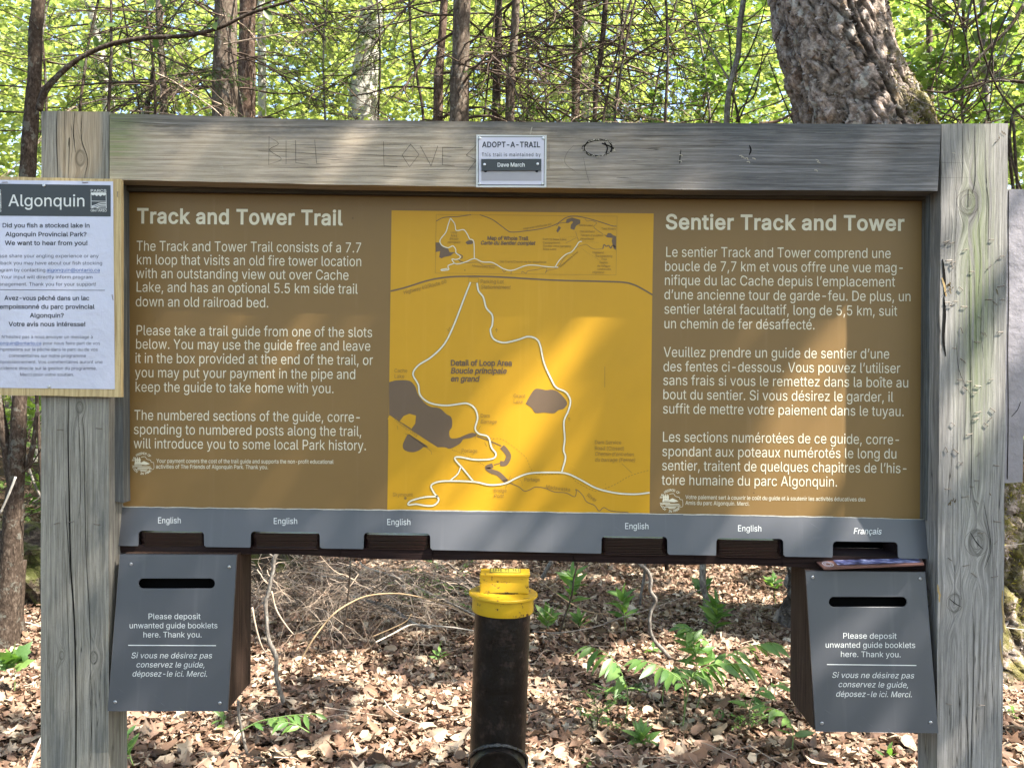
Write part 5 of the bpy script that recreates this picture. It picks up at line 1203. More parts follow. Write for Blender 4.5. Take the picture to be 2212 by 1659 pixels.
# ------------------------------------------------------------------ fallen leaves
def leaf_template(kind, seed):
    r = np.random.default_rng(seed)
    if kind == 'oval': ang = np.linspace(0, 2 * math.pi, 11)[:-1]; rr = 1 + 0.08 * r.standard_normal(10); P = np.stack([0.5 * np.cos(ang) * rr, 0.3 * np.sin(ang) * rr * (1 - 0.25 * np.cos(ang))], 1)
    elif kind == 'lobed':
        A = []; 
        for i in range(12):
            t = 2 * math.pi * i / 12 + 0.1; q = (0.56 if i % 2 == 0 else 0.26) * (1 + 0.15 * r.standard_normal())
            A.append((q * math.cos(t), q * math.sin(t)))
        P = np.array(A)
    else: ang = np.linspace(0, 2 * math.pi, 9)[:-1]; rr = 1 + 0.22 * r.standard_normal(8); P = np.stack([0.42 * np.cos(ang) * rr, 0.26 * np.sin(ang) * rr], 1)
    inner = P * 0.5
    C = np.array([[0.0, 0.0]])
    m = len(P)
    V2 = np.concatenate([P, inner, C])
    cu, cv, tw = r.uniform(-0.8, 0.8), r.uniform(-1.2, 1.2), r.uniform(-0.9, 0.9)
    z = cu * V2[:, 0] ** 2 + cv * V2[:, 1] ** 2 + tw * V2[:, 0] * V2[:, 1] + 0.035 * r.standard_normal(len(V2))
    V = np.stack([V2[:, 0], V2[:, 1], z - z.mean()], 1)
    T = []
    for i in range(m):
        j = (i + 1) % m
        T += [(i, j, m + j), (i, m + j, m + i), (m + i, m + j, 2 * m)]
    return V, np.array(T)
TEMPL = [leaf_template(k, s) for s, k in enumerate(['oval', 'oval', 'lobed', 'scrap', 'lobed', 'oval', 'scrap', 'lobed', 'scrap', 'oval'])]
def rotmats(yaw, pitch, roll):
    cy, sy, cp, sp, cr, sr = np.cos(yaw), np.sin(yaw), np.cos(pitch), np.sin(pitch), np.cos(roll), np.sin(roll)
    Rz = np.zeros((len(yaw), 3, 3)); Rz[:, 0, 0] = cy; Rz[:, 0, 1] = -sy; Rz[:, 1, 0] = sy; Rz[:, 1, 1] = cy; Rz[:, 2, 2] = 1
    Rx = np.zeros_like(Rz); Rx[:, 0, 0] = 1; Rx[:, 1, 1] = cp; Rx[:, 1, 2] = -sp; Rx[:, 2, 1] = sp; Rx[:, 2, 2] = cp
    Ry = np.zeros_like(Rz); Ry[:, 1, 1] = 1; Ry[:, 0, 0] = cr; Ry[:, 0, 2] = sr; Ry[:, 2, 0] = -sr; Ry[:, 2, 2] = cr
    return Rz @ Rx @ Ry
def scatter(templ, pos, R, S):
    """many copies of one template as one vertex / triangle block"""
    V, T = templ
    W = np.einsum('nij,mj->nmi', R, V) * S[:, None, None] + pos[:, None, :]
    F = T[None] + (np.arange(len(pos)) * len(V))[:, None, None]
    return W.reshape(-1, 3), F.reshape(-1, 3)
def join(blocks):
    Vs, Ts, k = [], [], 0
    for V, T in blocks:
        Vs.append(V); Ts.append(T + k); k += len(V)
    return np.concatenate(Vs), np.concatenate(Ts)
M['litter'] = leafmat('dead_leaf', [(0.06, 0.034, 0.02), (0.30, 0.185, 0.12), (0.12, 0.065, 0.04), (0.52, 0.40, 0.28), (0.17, 0.095, 0.06), (0.68, 0.57, 0.42), (0.14, 0.085, 0.055), (0.42, 0.27, 0.19), (0.09, 0.05, 0.032)], 0.22, None, 0.6, 0.25)
NL = 108000
d = 2.6 + 7.0 * rng.random(NL)
ly = d + CP[1]; lx = (rng.random(NL) * 2 - 1) * (0.66 * d + 0.35)
extra = 9000; side = 16000
ly = np.concatenate([ly, rng.uniform(-1.0, 1.6, extra // 2), rng.uniform(8, 18, extra // 2)]); lx = np.concatenate([lx, rng.uniform(-3.2, 3.2, extra // 2), rng.uniform(-11, 11, extra // 2)])
sx = rng.uniform(1, 7, side) * rng.choice([-1, 1], side); ly = np.concatenate([ly, rng.uniform(-1.5, 8, side)]); lx = np.concatenate([lx, sx])
N = len(lx)
lz = terrain(lx, ly) + 0.004 + 0.032 * rng.random(N)
yaw = rng.random(N) * 6.283; pit = rng.normal(0, 0.34, N) * np.where(rng.random(N) < 0.15, 2.2, 1); rol = rng.normal(0, 0.34, N)
Sz = 0.026 + 0.052 * rng.random(N) ** 1.4 * np.where(rng.random(N) < 0.42, 0.5, 1.0)
# the 300 that show largest become leaves of their own
uu = 1106 + FPX * lx / (ly - CP[1]); vv = 829.5 + FPX * (CP[2] - lz) / (ly - CP[1]) - 8
vis = (uu > 0) & (uu < 2212) & (vv < 1700) & (vv > 1240) & ~((uu > 85) & (uu < 268)) & ~((uu > 1975) & (uu < 2175)) & ~((uu > 1012) & (uu < 1145)) & ~((uu < 520) & (uu > 85) & (vv < 1545)) & ~((uu > 1690) & (uu < 2175) & (vv < 1580))
score = np.where(vis, (Sz / (ly - CP[1])) * (1 + 6 * (lz - terrain(lx, ly))), -1)
sel = np.argsort(-score)[:300]
mask = np.ones(N, bool); mask[sel] = False
tid = rng.integers(0, len(TEMPL), N)
pos = np.stack([lx, ly, lz], 1)
R_ = rotmats(yaw, pit, rol)
blocks = []
for k in range(len(TEMPL)):
    q = mask & (tid == k)
    blocks.append(scatter(TEMPL[k], pos[q], R_[q], Sz[q]))
V, T = join(blocks)
mk_tris('leaf_litter', V, T, M['litter'], None, False, 'brown and pinkish fallen leaves carpeting the forest floor', 'stuff')
tag(bpy.data.objects['leaf_litter'], cat='leaf litter')
tm = []
for V, T in TEMPL:
    o = mk_tris('fallen_leaf', V, T, M['litter']); tm.append(o.data); bpy.data.objects.remove(o)
for i in sel:
    o = bpy.data.objects.new('fallen_leaf', tm[tid[i]]); COL.objects.link(o); o.parent = ground
    o.location = (lx[i], ly[i], lz[i] + 0.012); o.scale = (Sz[i] * 1.15,) * 3
    o.rotation_euler = Matrix(R_[i].tolist()).to_euler()

# ------------------------------------------------------------------ bark, trunks, branches
M['bark_fir'] = bark('fir_bark', (0.035, 0.026, 0.020), (0.115, 0.088, 0.066), (0.24, 0.20, 0.16), 26, 14, 0.4, (0.26, 0.26, 0.22), 0.008)
M['bark_dark'] = bark('dark_bark', (0.018, 0.013, 0.010), (0.055, 0.040, 0.030), (0.12, 0.095, 0.075), 60, 30, 0.35, (0.20, 0.21, 0.18), 0.006)
M['bark_brown'] = bark('brown_bark', (0.04, 0.025, 0.018), (0.12, 0.08, 0.058), (0.25, 0.19, 0.15), 40, 18, 0.3, (0.28, 0.27, 0.23), 0.007)
M['bark_pale'] = bark('pale_bark', (0.16, 0.15, 0.13), (0.36, 0.34, 0.30), (0.58, 0.56, 0.52), 14, 5, 0.3, (0.5, 0.5, 0.45), 0.01)
M['bark_grey'] = bark('grey_bark', (0.06, 0.05, 0.045), (0.16, 0.14, 0.12), (0.34, 0.31, 0.27), 50, 20, 0.4, (0.36, 0.37, 0.33), 0.006)
M['twig'] = plain('dead_twig', (0.085, 0.062, 0.047), 0.9, 0.1, var=0.6, scale=15)
M['twig_pale'] = plain('dry_pale_twig', (0.36, 0.28, 0.21), 0.85, 0.1, var=0.5, scale=12)
M['wood_white'] = plain('bleached_branch', (0.38, 0.33, 0.27), 0.85, 0.1, var=0.35, scale=30, bump=0.002)
M['wood_tan'] = plain('tan_branch', (0.27, 0.19, 0.11), 0.8, 0.15, var=0.3, scale=30, bump=0.002)
M['needles'] = leafmat('fir_needles', [(0.025, 0.06, 0.018), (0.05, 0.11, 0.03), (0.035, 0.08, 0.03), (0.07, 0.14, 0.04)], 0.35, (1.4, 1.5, 0.7), 0.5)
M['leaf_green'] = leafmat('young_leaf', [(0.08, 0.14, 0.035), (0.15, 0.23, 0.06), (0.10, 0.17, 0.04), (0.22, 0.30, 0.08)], 0.5, (1.3, 1.4, 0.65), 0.42, 0.4)
M['leaf_far'] = leafmat('sunlit_leaf', [(0.17, 0.22, 0.08), (0.32, 0.37, 0.13), (0.22, 0.28, 0.11), (0.44, 0.48, 0.19), (0.19, 0.25, 0.11), (0.38, 0.42, 0.22)], 0.55, (1.35, 1.4, 0.75), 0.5, 0.3)  # sunlight worked into the colour: paler and yellower than the nearer leaves
M['leaf_plant'] = leafmat('undergrowth_leaf', [(0.07, 0.15, 0.04), (0.13, 0.24, 0.06), (0.19, 0.31, 0.09), (0.09, 0.19, 0.05)], 0.4, (1.3, 1.5, 0.6), 0.38, 0.45)

def px_path(pts, dist, k=5):
    """smooth path through picture points; dist may change along it"""
    ds = dist if hasattr(dist, '__len__') else [dist] * len(pts)
    P = [Ud(u, v, dd) for (u, v), dd in zip(pts, ds)]
    return np.array(catmull(P, k))
def trunk(pts, widths, dist, mat, parent, name='trunk', sides=12, jit=0.12):
    P = px_path(pts, dist, 6)
    L = np.linspace(0, 1, len(pts)); W = np.interp(np.linspace(0, 1, len(P)), L, widths)
    dd = np.interp(np.linspace(0, 1, len(P)), L, dist if hasattr(dist, '__len__') else [dist] * len(pts))
    a = Acc(); tube(a, P, W * dd / FPX / 2, sides, True, jit)
    return a.build(name, mat, parent, smooth=True)
def to_ground(u, v, dist, lean=0.0):
    """continue a trunk straight down from (u, v) to the ground: picture point of its foot"""
    vg = 829.5 + FPX * (CP[2] - gz((u - 1106) / FPX * dist, dist + CP[1])) / dist + 30
    return (u + lean * (vg - v), vg)
def twigs(acc, start, direc, length, r0, depth, rg, droop=0.25, side=0.9, nseg=8, leafpos=None):
    """a branch with its twigs and twiglets, thin three-sided tubes"""
    P = [np.array(start, float)]; d = np.array(direc, float); d /= np.linalg.norm(d)
    seg = length / nseg
    for i in range(nseg):
        d = d + rg.normal(0, 0.17, 3) + np.array([0, 0, -droop * (0.5 if i < nseg / 2 else -0.2) * 0.35])
        d /= np.linalg.norm(d)
        P.append(P[-1] + d * seg)
    P = np.array(P)
    tube(acc, P, np.linspace(r0, r0 * 0.25, nseg + 1), 4 if depth > 1 else 3, False)
    if leafpos is not None and depth <= 1: leafpos.append(P)
    if depth <= 0: return
    k = int(rg.integers(5, 9)) if depth > 1 else int(rg.integers(3, 6))
    for j in range(k):
        t = 0.15 + 0.8 * (j + rg.random()) / k
        q = P[0] + (P[-1] - P[0]) * 0; f = t * nseg; i0 = min(nseg - 1, int(f)); q = P[i0] + (P[i0 + 1] - P[i0]) * (f - i0)
        ax = P[i0 + 1] - P[i0]; ax /= np.linalg.norm(ax)
        s = np.cross(ax, [0, 0, 1]); s /= np.linalg.norm(s) + 1e-9
        sg = 1 if j % 2 else -1
        nd = ax * 0.75 + s * sg * side * rg.uniform(0.6, 1.1) + np.array([0, 0, rg.normal(-0.12, 0.3)])
        twigs(acc, q, nd, length * rg.uniform(0.28, 0.5) * (1 - 0.45 * t), r0 * 0.52, depth - 1, rg, droop, side, 5 if depth > 1 else 4, leafpos)
quadleaf = (np.array([[0, 0, 0], [0.5, 0.16, 0.03], [1, 0, 0], [0.5, -0.16, 0.03]], float), np.array([[0, 1, 2], [0, 2, 3]]))
def needle_spray(paths, rg, length=0.022, dens=90):
    """short flat needles down both sides of the twigs"""
    ps, ds = [], []
    for P in paths:
        seg = np.diff(P, axis=0); L = np.linalg.norm(seg, axis=1); tot = L.sum()
        k = max(4, int(tot * dens)); cum = np.concatenate([[0], np.cumsum(L)])
        t = rg.random(k) * tot; i = np.clip(np.searchsorted(cum, t) - 1, 0, len(L) - 1)
        ax = seg[i] / (L[i][:, None] + 1e-9)
        ps.append(P[i] + ax * (t - cum[i])[:, None])
        s = np.cross(ax, [0, 0, 1.0]); s /= np.linalg.norm(s, axis=1)[:, None] + 1e-9
        ds.append(ax * 0.45 + s * np.where(rg.random(k) < 0.5, 1, -1)[:, None] + rg.normal(0, 0.15, (k, 3)))
    p = np.concatenate(ps); dd = np.concatenate(ds); dd /= np.linalg.norm(dd, axis=1)[:, None]
    up = rg.normal(0, 0.5, dd.shape) + [0, 0, 1]; b = np.cross(up, dd); b /= np.linalg.norm(b, axis=1)[:, None] + 1e-9; c = np.cross(dd, b)
    R = np.stack([dd, b, c], 2)
    return scatter(quadleaf, p, R, length * rg.uniform(0.7, 1.4, len(p)))

# crown height helper: picture height -> world height at a distance
def zat(v, dist): return CP[2] - (v - 821) / FPX * dist
conifers = [  # path (top -> bottom), widths px, distance, material, label
    ([(492, -330), (489, 0), (486, 120), (486, 260)], [40, 46, 48, 52], 8.0, 'bark_fir', 'thick straight fir trunk with dead twigs, behind the left half of the header beam', 9, 3),
    ([(538, -330), (535, 0), (533, 130), (533, 260)], [28, 34, 35, 38], 8.8, 'bark_brown', 'brown fir trunk with a reddish tinge, just beside the thickest left fir', 8, 1),
    ([(966, -330), (959, 0), (950, 140), (946, 260)], [12, 16, 18, 21], 8.4, 'bark_brown', 'slender brown fir trunk left of the thick mossy-brown trunk in the middle', 7, 1),
    ([(1003, -330), (998, 0), (995, 140), (992, 260)], [33, 37, 38, 42], 7.7, 'bark_fir', 'thickest middle fir trunk, brown and rough, directly left of the white plaque', 9, 1),
    ([(1080, -330), (1077, 0), (1075, 140), (1072, 260)], [13, 16, 17, 19], 9.2, 'bark_dark', 'dark mottled fir trunk with peeling reddish twigs above the white plaque', 7, 0),
    ([(1124, -330), (1115, 0), (1107, 140), (1101, 260)], [14, 17, 18, 20], 8.0, 'bark_fir', 'slim fir trunk leaning a little, above the right edge of the white plaque', 7, 1),
    ([(1252, -330), (1249, 0), (1246, 140), (1243, 260)], [18, 21, 21, 19], 9.0, 'bark_brown', 'grey brown fir trunk with level dead branches, above the carved knot hole', 9, 3),
    ([(1322, -330), (1308, 0), (1297, 130), (1284, 265)], [12, 12, 11, 10], 8.3, 'bark_dark', 'thin dark leaning trunk right of the carved knot hole', 6, 2),
]
GR = 'fir trunks with dead twigs behind the sign'
for ti, (pts, wd, dist, mat, label, nb_, ng) in enumerate(conifers):
    rg = np.random.default_rng(100 + ti)
    foot = to_ground(pts[-1][0], pts[-1][1], dist, (pts[-1][0] - pts[-2][0]) / 140 * 0.3)
    fp = Ud(foot[0], foot[1], dist)
    t = thing('fir_tree', (fp[0], fp[1], gz(fp[0], fp[1])), label, 'tree', GR)
    full = pts + [foot]; P = px_path(full, dist, 6)
    top_extra = P[0] + (P[0] - P[1]) * np.arange(1, 9)[::-1][:, None] * 0.9
    P = np.concatenate([top_extra, P]); W = np.interp(np.linspace(0, 1, len(P)), np.linspace(0, 1, len(full) + 1), [wd[0] * 0.5] + wd + [wd[-1] * 1.25]) * dist / FPX / 2
    a = Acc(); tube(a, P, W, 14, True, 0.10); a.build('trunk', M[mat], t, smooth=True)
    z0, z1 = zat(300, dist) - 0.5, zat(-40, dist) + 0.4
    for k in range(nb_ + 9):
        z = z0 + (z1 - z0) * (k + rg.random()) / (nb_ + 9)
        i = int(np.argmin(np.abs(P[:, 2] - z)))
        ang = rg.choice([0.0, math.pi]) + rg.normal(0, 0.6)
        a = Acc(); twigs(a, P[i], (math.cos(ang), math.sin(ang) * 0.9, rg.uniform(-0.35, 0.7)), rg.uniform(0.8, 2.2), 0.011 * rg.uniform(0.7, 1.4), 2, rg, droop=rg.uniform(0.3, 1.3))
        a.build('dead_branch', M['twig'], t)
    for k in range(ng + 1):
        z = zat(rg.uniform(-20, 240), dist); i = int(np.argmin(np.abs(P[:, 2] - z)))
        ang = rg.choice([0.15, math.pi - 0.2]) + rg.normal(0, 0.5); lp = []
        a = Acc(); twigs(a, P[i], (math.cos(ang), math.sin(ang), 0.1), rg.uniform(1.2, 2.0), 0.011, 2, rg, droop=0.4, leafpos=lp)
        b = a.build('green_branch', M['twig'], t)
        V, T = needle_spray(lp, rg); mk_tris('needles', V, T, M['needles'], b, kind='stuff')
    # crown above the picture
    a = Acc(); lp = []
    for k in range(16):
        z = P[0][2] * rg.uniform(0.70, 1.0) + 0.3; i = int(np.argmin(np.abs(P[:, 2] - z))); ang = rg.random() * 6.28
        twigs(a, P[i], (math.cos(ang), math.sin(ang), 0.1), rg.uniform(0.7, 1.3), 0.010, 1, rg, droop=0.4, leafpos=lp)
    b = a.build('crown_branches', M['twig'], t, kind='stuff'); V, T = needle_spray(lp, rg, 0.045, 60); mk_tris('crown', V, T, M['needles'], b, kind='stuff')

# slender trees drawn one by one --------------------------------------------------
leaf6 = (np.array([[0, 0, 0], [0.25, 0.24, 0.04], [0.62, 0.26, 0.03], [1, 0, -0.06], [0.62, -0.26, 0.03], [0.25, -0.24, 0.04], [0.5, 0, 0.0]], float),
         np.array([[0, 1, 6], [1, 2, 6], [2, 3, 6], [3, 4, 6], [4, 5, 6], [5, 0, 6]]))
def maple_template():
    A = [(0, 0), (0.16, 0.30), (0.10, 0.34), (0.36, 0.42), (0.42, 0.26), (0.60, 0.30), (0.66, 0.14), (1.0, 0.0), (0.66, -0.14), (0.60, -0.30), (0.42, -0.26), (0.36, -0.42), (0.10, -0.34), (0.16, -0.30)]
    V = np.array([(x, y, 0.05 * math.sin(9 * y) - 0.12 * x * x) for x, y in A] + [(0.35, 0, 0.02)], float); m = len(A)
    return V, np.array([[i, (i + 1) % m, m] for i in range(m)])
maple = maple_template()
def leaf_obj_mesh(t, mat, name='leaf'):
    o = mk_tris(name, t[0], t[1], mat); me = o.data; bpy.data.objects.remove(o); return me
LM = {'maple': leaf_obj_mesh(maple, M['leaf_green']), 'ovate': leaf_obj_mesh(leaf6, M['leaf_green'])}
def hang_leaf(me, p, direc, size, parent, rg, name='leaf', upv=None):
    o = bpy.data.objects.new(name, me); COL.objects.link(o); o.parent = parent
    x = Vector(direc).normalized(); up = Vector(upv if upv is not None else (rg.normal(0, 0.4), rg.normal(-0.3, 0.4), 1.0)); y = up.cross(x).normalized(); z = x.cross(y)
    o.matrix_local = Matrix.Translation(Vector(p) - WLOC.get(parent, Vector())) @ Matrix((x, y, z)).transposed().to_4x4() @ Matrix.Diagonal((size, size, size, 1))
def slim_tree(name, label, cat, stems, branches=(), leaves=(), group=None, lm='ovate'):
    """stems/branches: (points, widths px, distance, material)"""
    f = stems[0]; dd = f[2] if not hasattr(f[2], '__len__') else f[2][-1]
    base = Ud(*f[0][-1], dd)
    t = thing(name, (base[0], base[1], gz(base[0], base[1])), label, cat, group)
    for i, (pts, w, dist, mat) in enumerate(stems): trunk(pts, w, dist, M[mat], t, 'trunk' if i == 0 else 'stem', 10)
    for pts, w, dist, mat in branches: trunk(pts, w, dist, M[mat], t, 'branch', 6)
    rg = np.random.default_rng(len(label))
    for u, v, size, ang in leaves:
        dd = branches[0][2] if branches else dd
        if hasattr(dd, '__len__'): dd = dd[0]
        s = size * dd / FPX
        hang_leaf(LM[lm], Ud(u, v, dd), (math.cos(ang), rg.normal(0, 0.3), math.sin(ang)), s, t, rg, upv=(rg.normal(0, .3), -1, 0.3))
    return t
slim_tree('young_tree', 'thin dark tree with a long arching branch, left of the sign behind the notice', 'tree',
    [([(92, -300), (83, 0), (77, 60), (75, 150), (68, 250), (60, 380), (52, 640), (42, 870), (38, 960), (33, 1050), (26, 1180), (16, 1300), (6, 1420)], [22, 28, 28, 28, 30, 34, 34, 30, 34, 36, 44, 52, 66], 4.75, 'bark_dark'),
     ([(-20, 780), (0, 885), (12, 960), (24, 1040)], [16, 18, 20, 20], 4.75, 'bark_dark'), ([(80, 890), (72, 960), (60, 1010)], [8, 10, 14], 4.75, 'bark_dark'), ([(46, 1210), (38, 1330), (52, 1430)], [22, 26, 34], 4.9, 'bark_dark')],
    [([(84, 240), (96, 200), (130, 160), (180, 122), (245, 95), (320, 82), (400, 78), (470, 62), (540, 30), (620, 5), (700, -20)], [16, 14, 12, 10, 10, 9, 9, 8, 7, 6, 5], 4.4, 'bark_dark'),
     ([(84, 65), (70, 48), (56, 38)], [4, 3, 2], 4.7, 'bark_dark'), ([(48, 1022), (70, 1000), (92, 965)], [4, 3.5, 3], 4.7, 'bark_dark'), ([(70, 1085), (90, 1075), (110, 1078)], [4, 3, 2], 4.7, 'bark_dark'),
     ([(0, 185), (100, 190), (230, 180), (330, 178)], [3, 3, 4, 4], 5.6, 'bark_dark'), ([(-30, 240), (40, 243), (75, 245)], [4, 4, 4], 5.2, 'bark_dark'), ([(0, 1110), (18, 1070), (34, 1030)], [4, 5, 5], 4.4, 'bark_pale')],
    [(205, 78, 26, 4.9), (206, 92, 20, 4.2), (335, 80, 26, 4.8), (322, 0, 22, 5.2), (325, 8, 18, 4.3), (570, 20, 34, 5.3), (575, 12, 26, 5.9), (464, 48, 26, 5.0), (404, 70, 20, 4.6), (265, 92, 16, 5.2), (252, 55, 26, 3.4), (148, 105, 20, 3.5), (176, 128, 22, 4.9), (350, -5, 24, 5.0), (398, 70, 14, 4.0)])
slim_tree('young_tree', 'slim grey brown sapling forking above the header, left of the big rough trunk', 'tree',
    [([(1640, -250), (1606, 0), (1598, 60), (1594, 120), (1582, 165), (1574, 205), (1570, 260), (1556, 500), (1540, 800), (1518, 1215), (1526, 1290), (1534, 1350)], [7, 12, 12, 12, 12, 11, 13, 13, 13, 14, 14, 18], 5.3, 'bark_grey')],
    [([(1576, 175), (1540, 115), (1510, 60), (1500, 0)], [5, 4, 3, 2], 5.3, 'bark_grey'), ([(1575, 175), (1610, 130), (1640, 60), (1656, 0)], [4, 4, 3, 2], 5.3, 'bark_dark'), ([(1590, 265), (1600, 235), (1632, 200), (1650, 100)], [3, 4, 4, 2], 5.2, 'bark_dark'),
     ([(1575, 182), (1590, 230), (1596, 265)], [4, 5, 6], 5.3, 'bark_dark'), ([(1560, -10), (1575, 80), (1580, 160)], [2, 3, 4], 5.3, 'bark_dark'), ([(1596, 262), (1640, 150), (1690, 60)], [4, 3, 2], 5.1, 'bark_dark'), ([(1640, 268), (1680, 262), (1722, 240)], [8, 7, 5], 4.9, 'bark_brown'), ([(1715, 268), (1690, 210), (1660, 130)], [3, 3, 2], 5.1, 'bark_dark')])
slim_tree('young_tree', 'very thin leaning dark sapling between the pale trunk and the middle firs', 'tree', [([(870, -200), (884, 0), (888, 90), (903, 180), (915, 262), (930, 500), (945, 1150)], [4, 5, 6, 6, 6, 8, 10], 8.9, 'bark_dark')])
slim_tree('young_tree', 'thin mottled trunk standing left of the thick left fir', 'tree', [([(338, -200), (343, 0), (346, 90), (351, 150), (354, 250), (352, 700), (352, 1190)], [13, 14, 15, 15, 15, 15, 17], 8.1, 'bark_fir')])
slim_tree('young_tree', 'thin dark stem left of the mottled trunk, low behind the header', 'tree', [([(330, 150), (326, 210), (317, 262), (308, 700), (305, 1180)], [8, 9, 11, 11, 12], 8.3, 'bark_dark')])
slim_tree('young_tree', 'reddish brown straight trunk right of the big rough trunk', 'tree', [([(2004, -300), (2007, 0), (2008, 120), (2010, 260), (2012, 700), (2014, 1250)], [11, 12, 13, 14, 15, 18], 7.6, 'bark_brown')])
slim_tree('young_tree', 'grey trunk half hidden in the thicket, at the far right', 'tree', [([(2118, -300), (2123, 0), (2128, 120), (2130, 260), (2134, 700), (2136, 1240)], [12, 13, 14, 14, 15, 18], 7.8, 'bark_grey')])
# pale trunks further off
for pts, w, dist, lab in (([(812, -300), (803, 0), (797, 90), (786, 180), (784, 262), (786, 700), (784, 1050)], [46, 50, 52, 58, 64, 66, 72], 11.5, 'broad pale grey trunk in full sun, between the left firs and the middle firs'),
                          ([(95, 600), (88, 860), (78, 960), (70, 1050), (64, 1110), (60, 1140)], [14, 14, 13, 12, 12, 13], 14.0, 'thin white birch trunk far off, seen low beside the left post'),
                          ([(560, -200), (564, 0), (566, 120), (566, 262), (566, 1060)], [16, 17, 18, 18, 20], 11.5, 'pale trunk peeping out just behind the brown fir on the left'),
                          ([(1262, -200), (1262, 0), (1264, 120), (1263, 262), (1262, 1050)], [13, 14, 15, 15, 18], 12.0, 'pale trunk hiding behind the grey brown fir above the knot hole'),
                          ([(235, 262), (228, 200), (212, 90), (190, 0), (150, -120)], [26, 22, 20, 17, 15], 12.0, 'hazy pale leaning trunk behind the arching branch'),
                          ([(1400, -100), (1340, 60), (1300, 140), (1270, 262)], [6, 6, 5, 5], 11.0, 'thin pale stem slanting across the sunlit leaves right of the plaque')):
    if pts[0][1] > pts[-1][1]: pts = pts[::-1]; w = w[::-1]
    pts = list(pts)
    if pts[-1][1] < 1000: f = to_ground(pts[-1][0], pts[-1][1], dist); pts.append(f); w = list(w) + [w[-1] * 1.1]
    slim_tree('distant_tree', lab, 'tree', [(pts, w, dist, 'bark_pale')], group='pale trunks further off in the wood')

# ------------------------------------------------------------------ the big rough trunk on the right
BD = 5.1
Lc = [(-320, 1628, 1905), (0, 1666, 1911), (120, 1680, 1930), (250, 1700, 1962), (330, 1712, 1995) , (500, 1722, 2070), (800, 1728, 2130), (1100, 1722, 2185), (1300, 1700, 2250), (1420, 1680, 2300)]
Lc = [(-320, 1628, 1903), (0, 1666, 1908), (60, 1676, 1916), (120, 1688, 1934), (185, 1706, 1972), (262, 1727, 2014), (420, 1732, 2060), (700, 1736, 2110), (1000, 1734, 2170), (1200, 1720, 2225), (1320, 1700, 2270), (1420, 1680, 2320)]
vb_ = np.array([q[0] for q in Lc], float)
NH, NA = 300, 190
hv = np.linspace(-320, 1420, NH)
Lu = np.interp(hv, vb_, [q[1] for q in Lc]); Ru = np.interp(hv, vb_, [q[2] for q in Lc])
k5 = np.ones(25) / 25
Lu = np.convolve(np.pad(Lu, 12, 'edge'), k5, 'valid'); Ru = np.convolve(np.pad(Ru, 12, 'edge'), k5, 'valid')
cent = np.array([Ud((a_ + b_) / 2, v_, BD) for a_, b_, v_ in zip(Lu, Ru, hv)]); radr = (Ru - Lu) / 2 * BD / FPX - 0.028
ang = np.arange(NA) * 2 * math.pi / NA
A_, H_ = np.meshgrid(ang, np.arange(NH))
Zw = cent[:, 2][:, None] + 0 * A_
# scaly plates: nearest-seed pattern on the unrolled surface, ridges run up the trunk
rg = np.random.default_rng(55)
per = 2 * math.pi * 0.36
S_ = np.stack([A_.ravel() / (2 * math.pi) * per, Zw.ravel()], 1)
Wf = S_ + 0.02 * np.stack([np.sin(S_[:, 1] * 31 + S_[:, 0] * 17), np.sin(S_[:, 0] * 29 - S_[:, 1] * 13)], 1)
def cells(P, n, sx, sz, seed):
    r = np.random.default_rng(seed); z0, z1 = P[:, 1].min(), P[:, 1].max()
    C = np.stack([r.random(n) * per, z0 + (z1 - z0) * r.random(n)], 1); C = np.concatenate([C, C + [per, 0], C - [per, 0]]); hgt = np.tile(r.random(n), 3)
    out = np.zeros(len(P)); ed = np.zeros(len(P))
    for s in range(0, len(P), 4000):
        q = P[s:s + 4000]; D = np.sqrt(((q[:, None, 0] - C[None, :, 0]) / sx) ** 2 + ((q[:, None, 1] - C[None, :, 1]) / sz) ** 2)
        i = np.argpartition(D, 1, axis=1)[:, :2]; dd = np.take_along_axis(D, i, 1); o = np.argsort(dd, 1); i = np.take_along_axis(i, o, 1); dd = np.take_along_axis(dd, o, 1)
        out[s:s + 4000] = hgt[i[:, 0]]; ed[s:s + 4000] = dd[:, 1] - dd[:, 0]
    return out, ed
h1, e1 = cells(Wf, 700, 0.045, 0.12, 3)
h2, e2 = cells(Wf, 4200, 0.022, 0.035, 4)
h3, e3 = cells(Wf + 0.03 * np.stack([np.sin(S_[:, 1] * 5), 0 * S_[:, 1]], 1), 110, 0.05, 0.45, 5)
relief = 0.02 * h3 - 0.026 * np.exp(-e3 / 0.22) + 0.022 * h1 + 0.014 * h2 - 0.024 * np.exp(-e1 / 0.12) - 0.011 * np.exp(-e2 / 0.18)
relief += 0.03 * np.sin(A_.ravel() * 3 + 1.2) + 0.018 * np.sin(A_.ravel() * 7 + 0.3 * Zw.ravel())
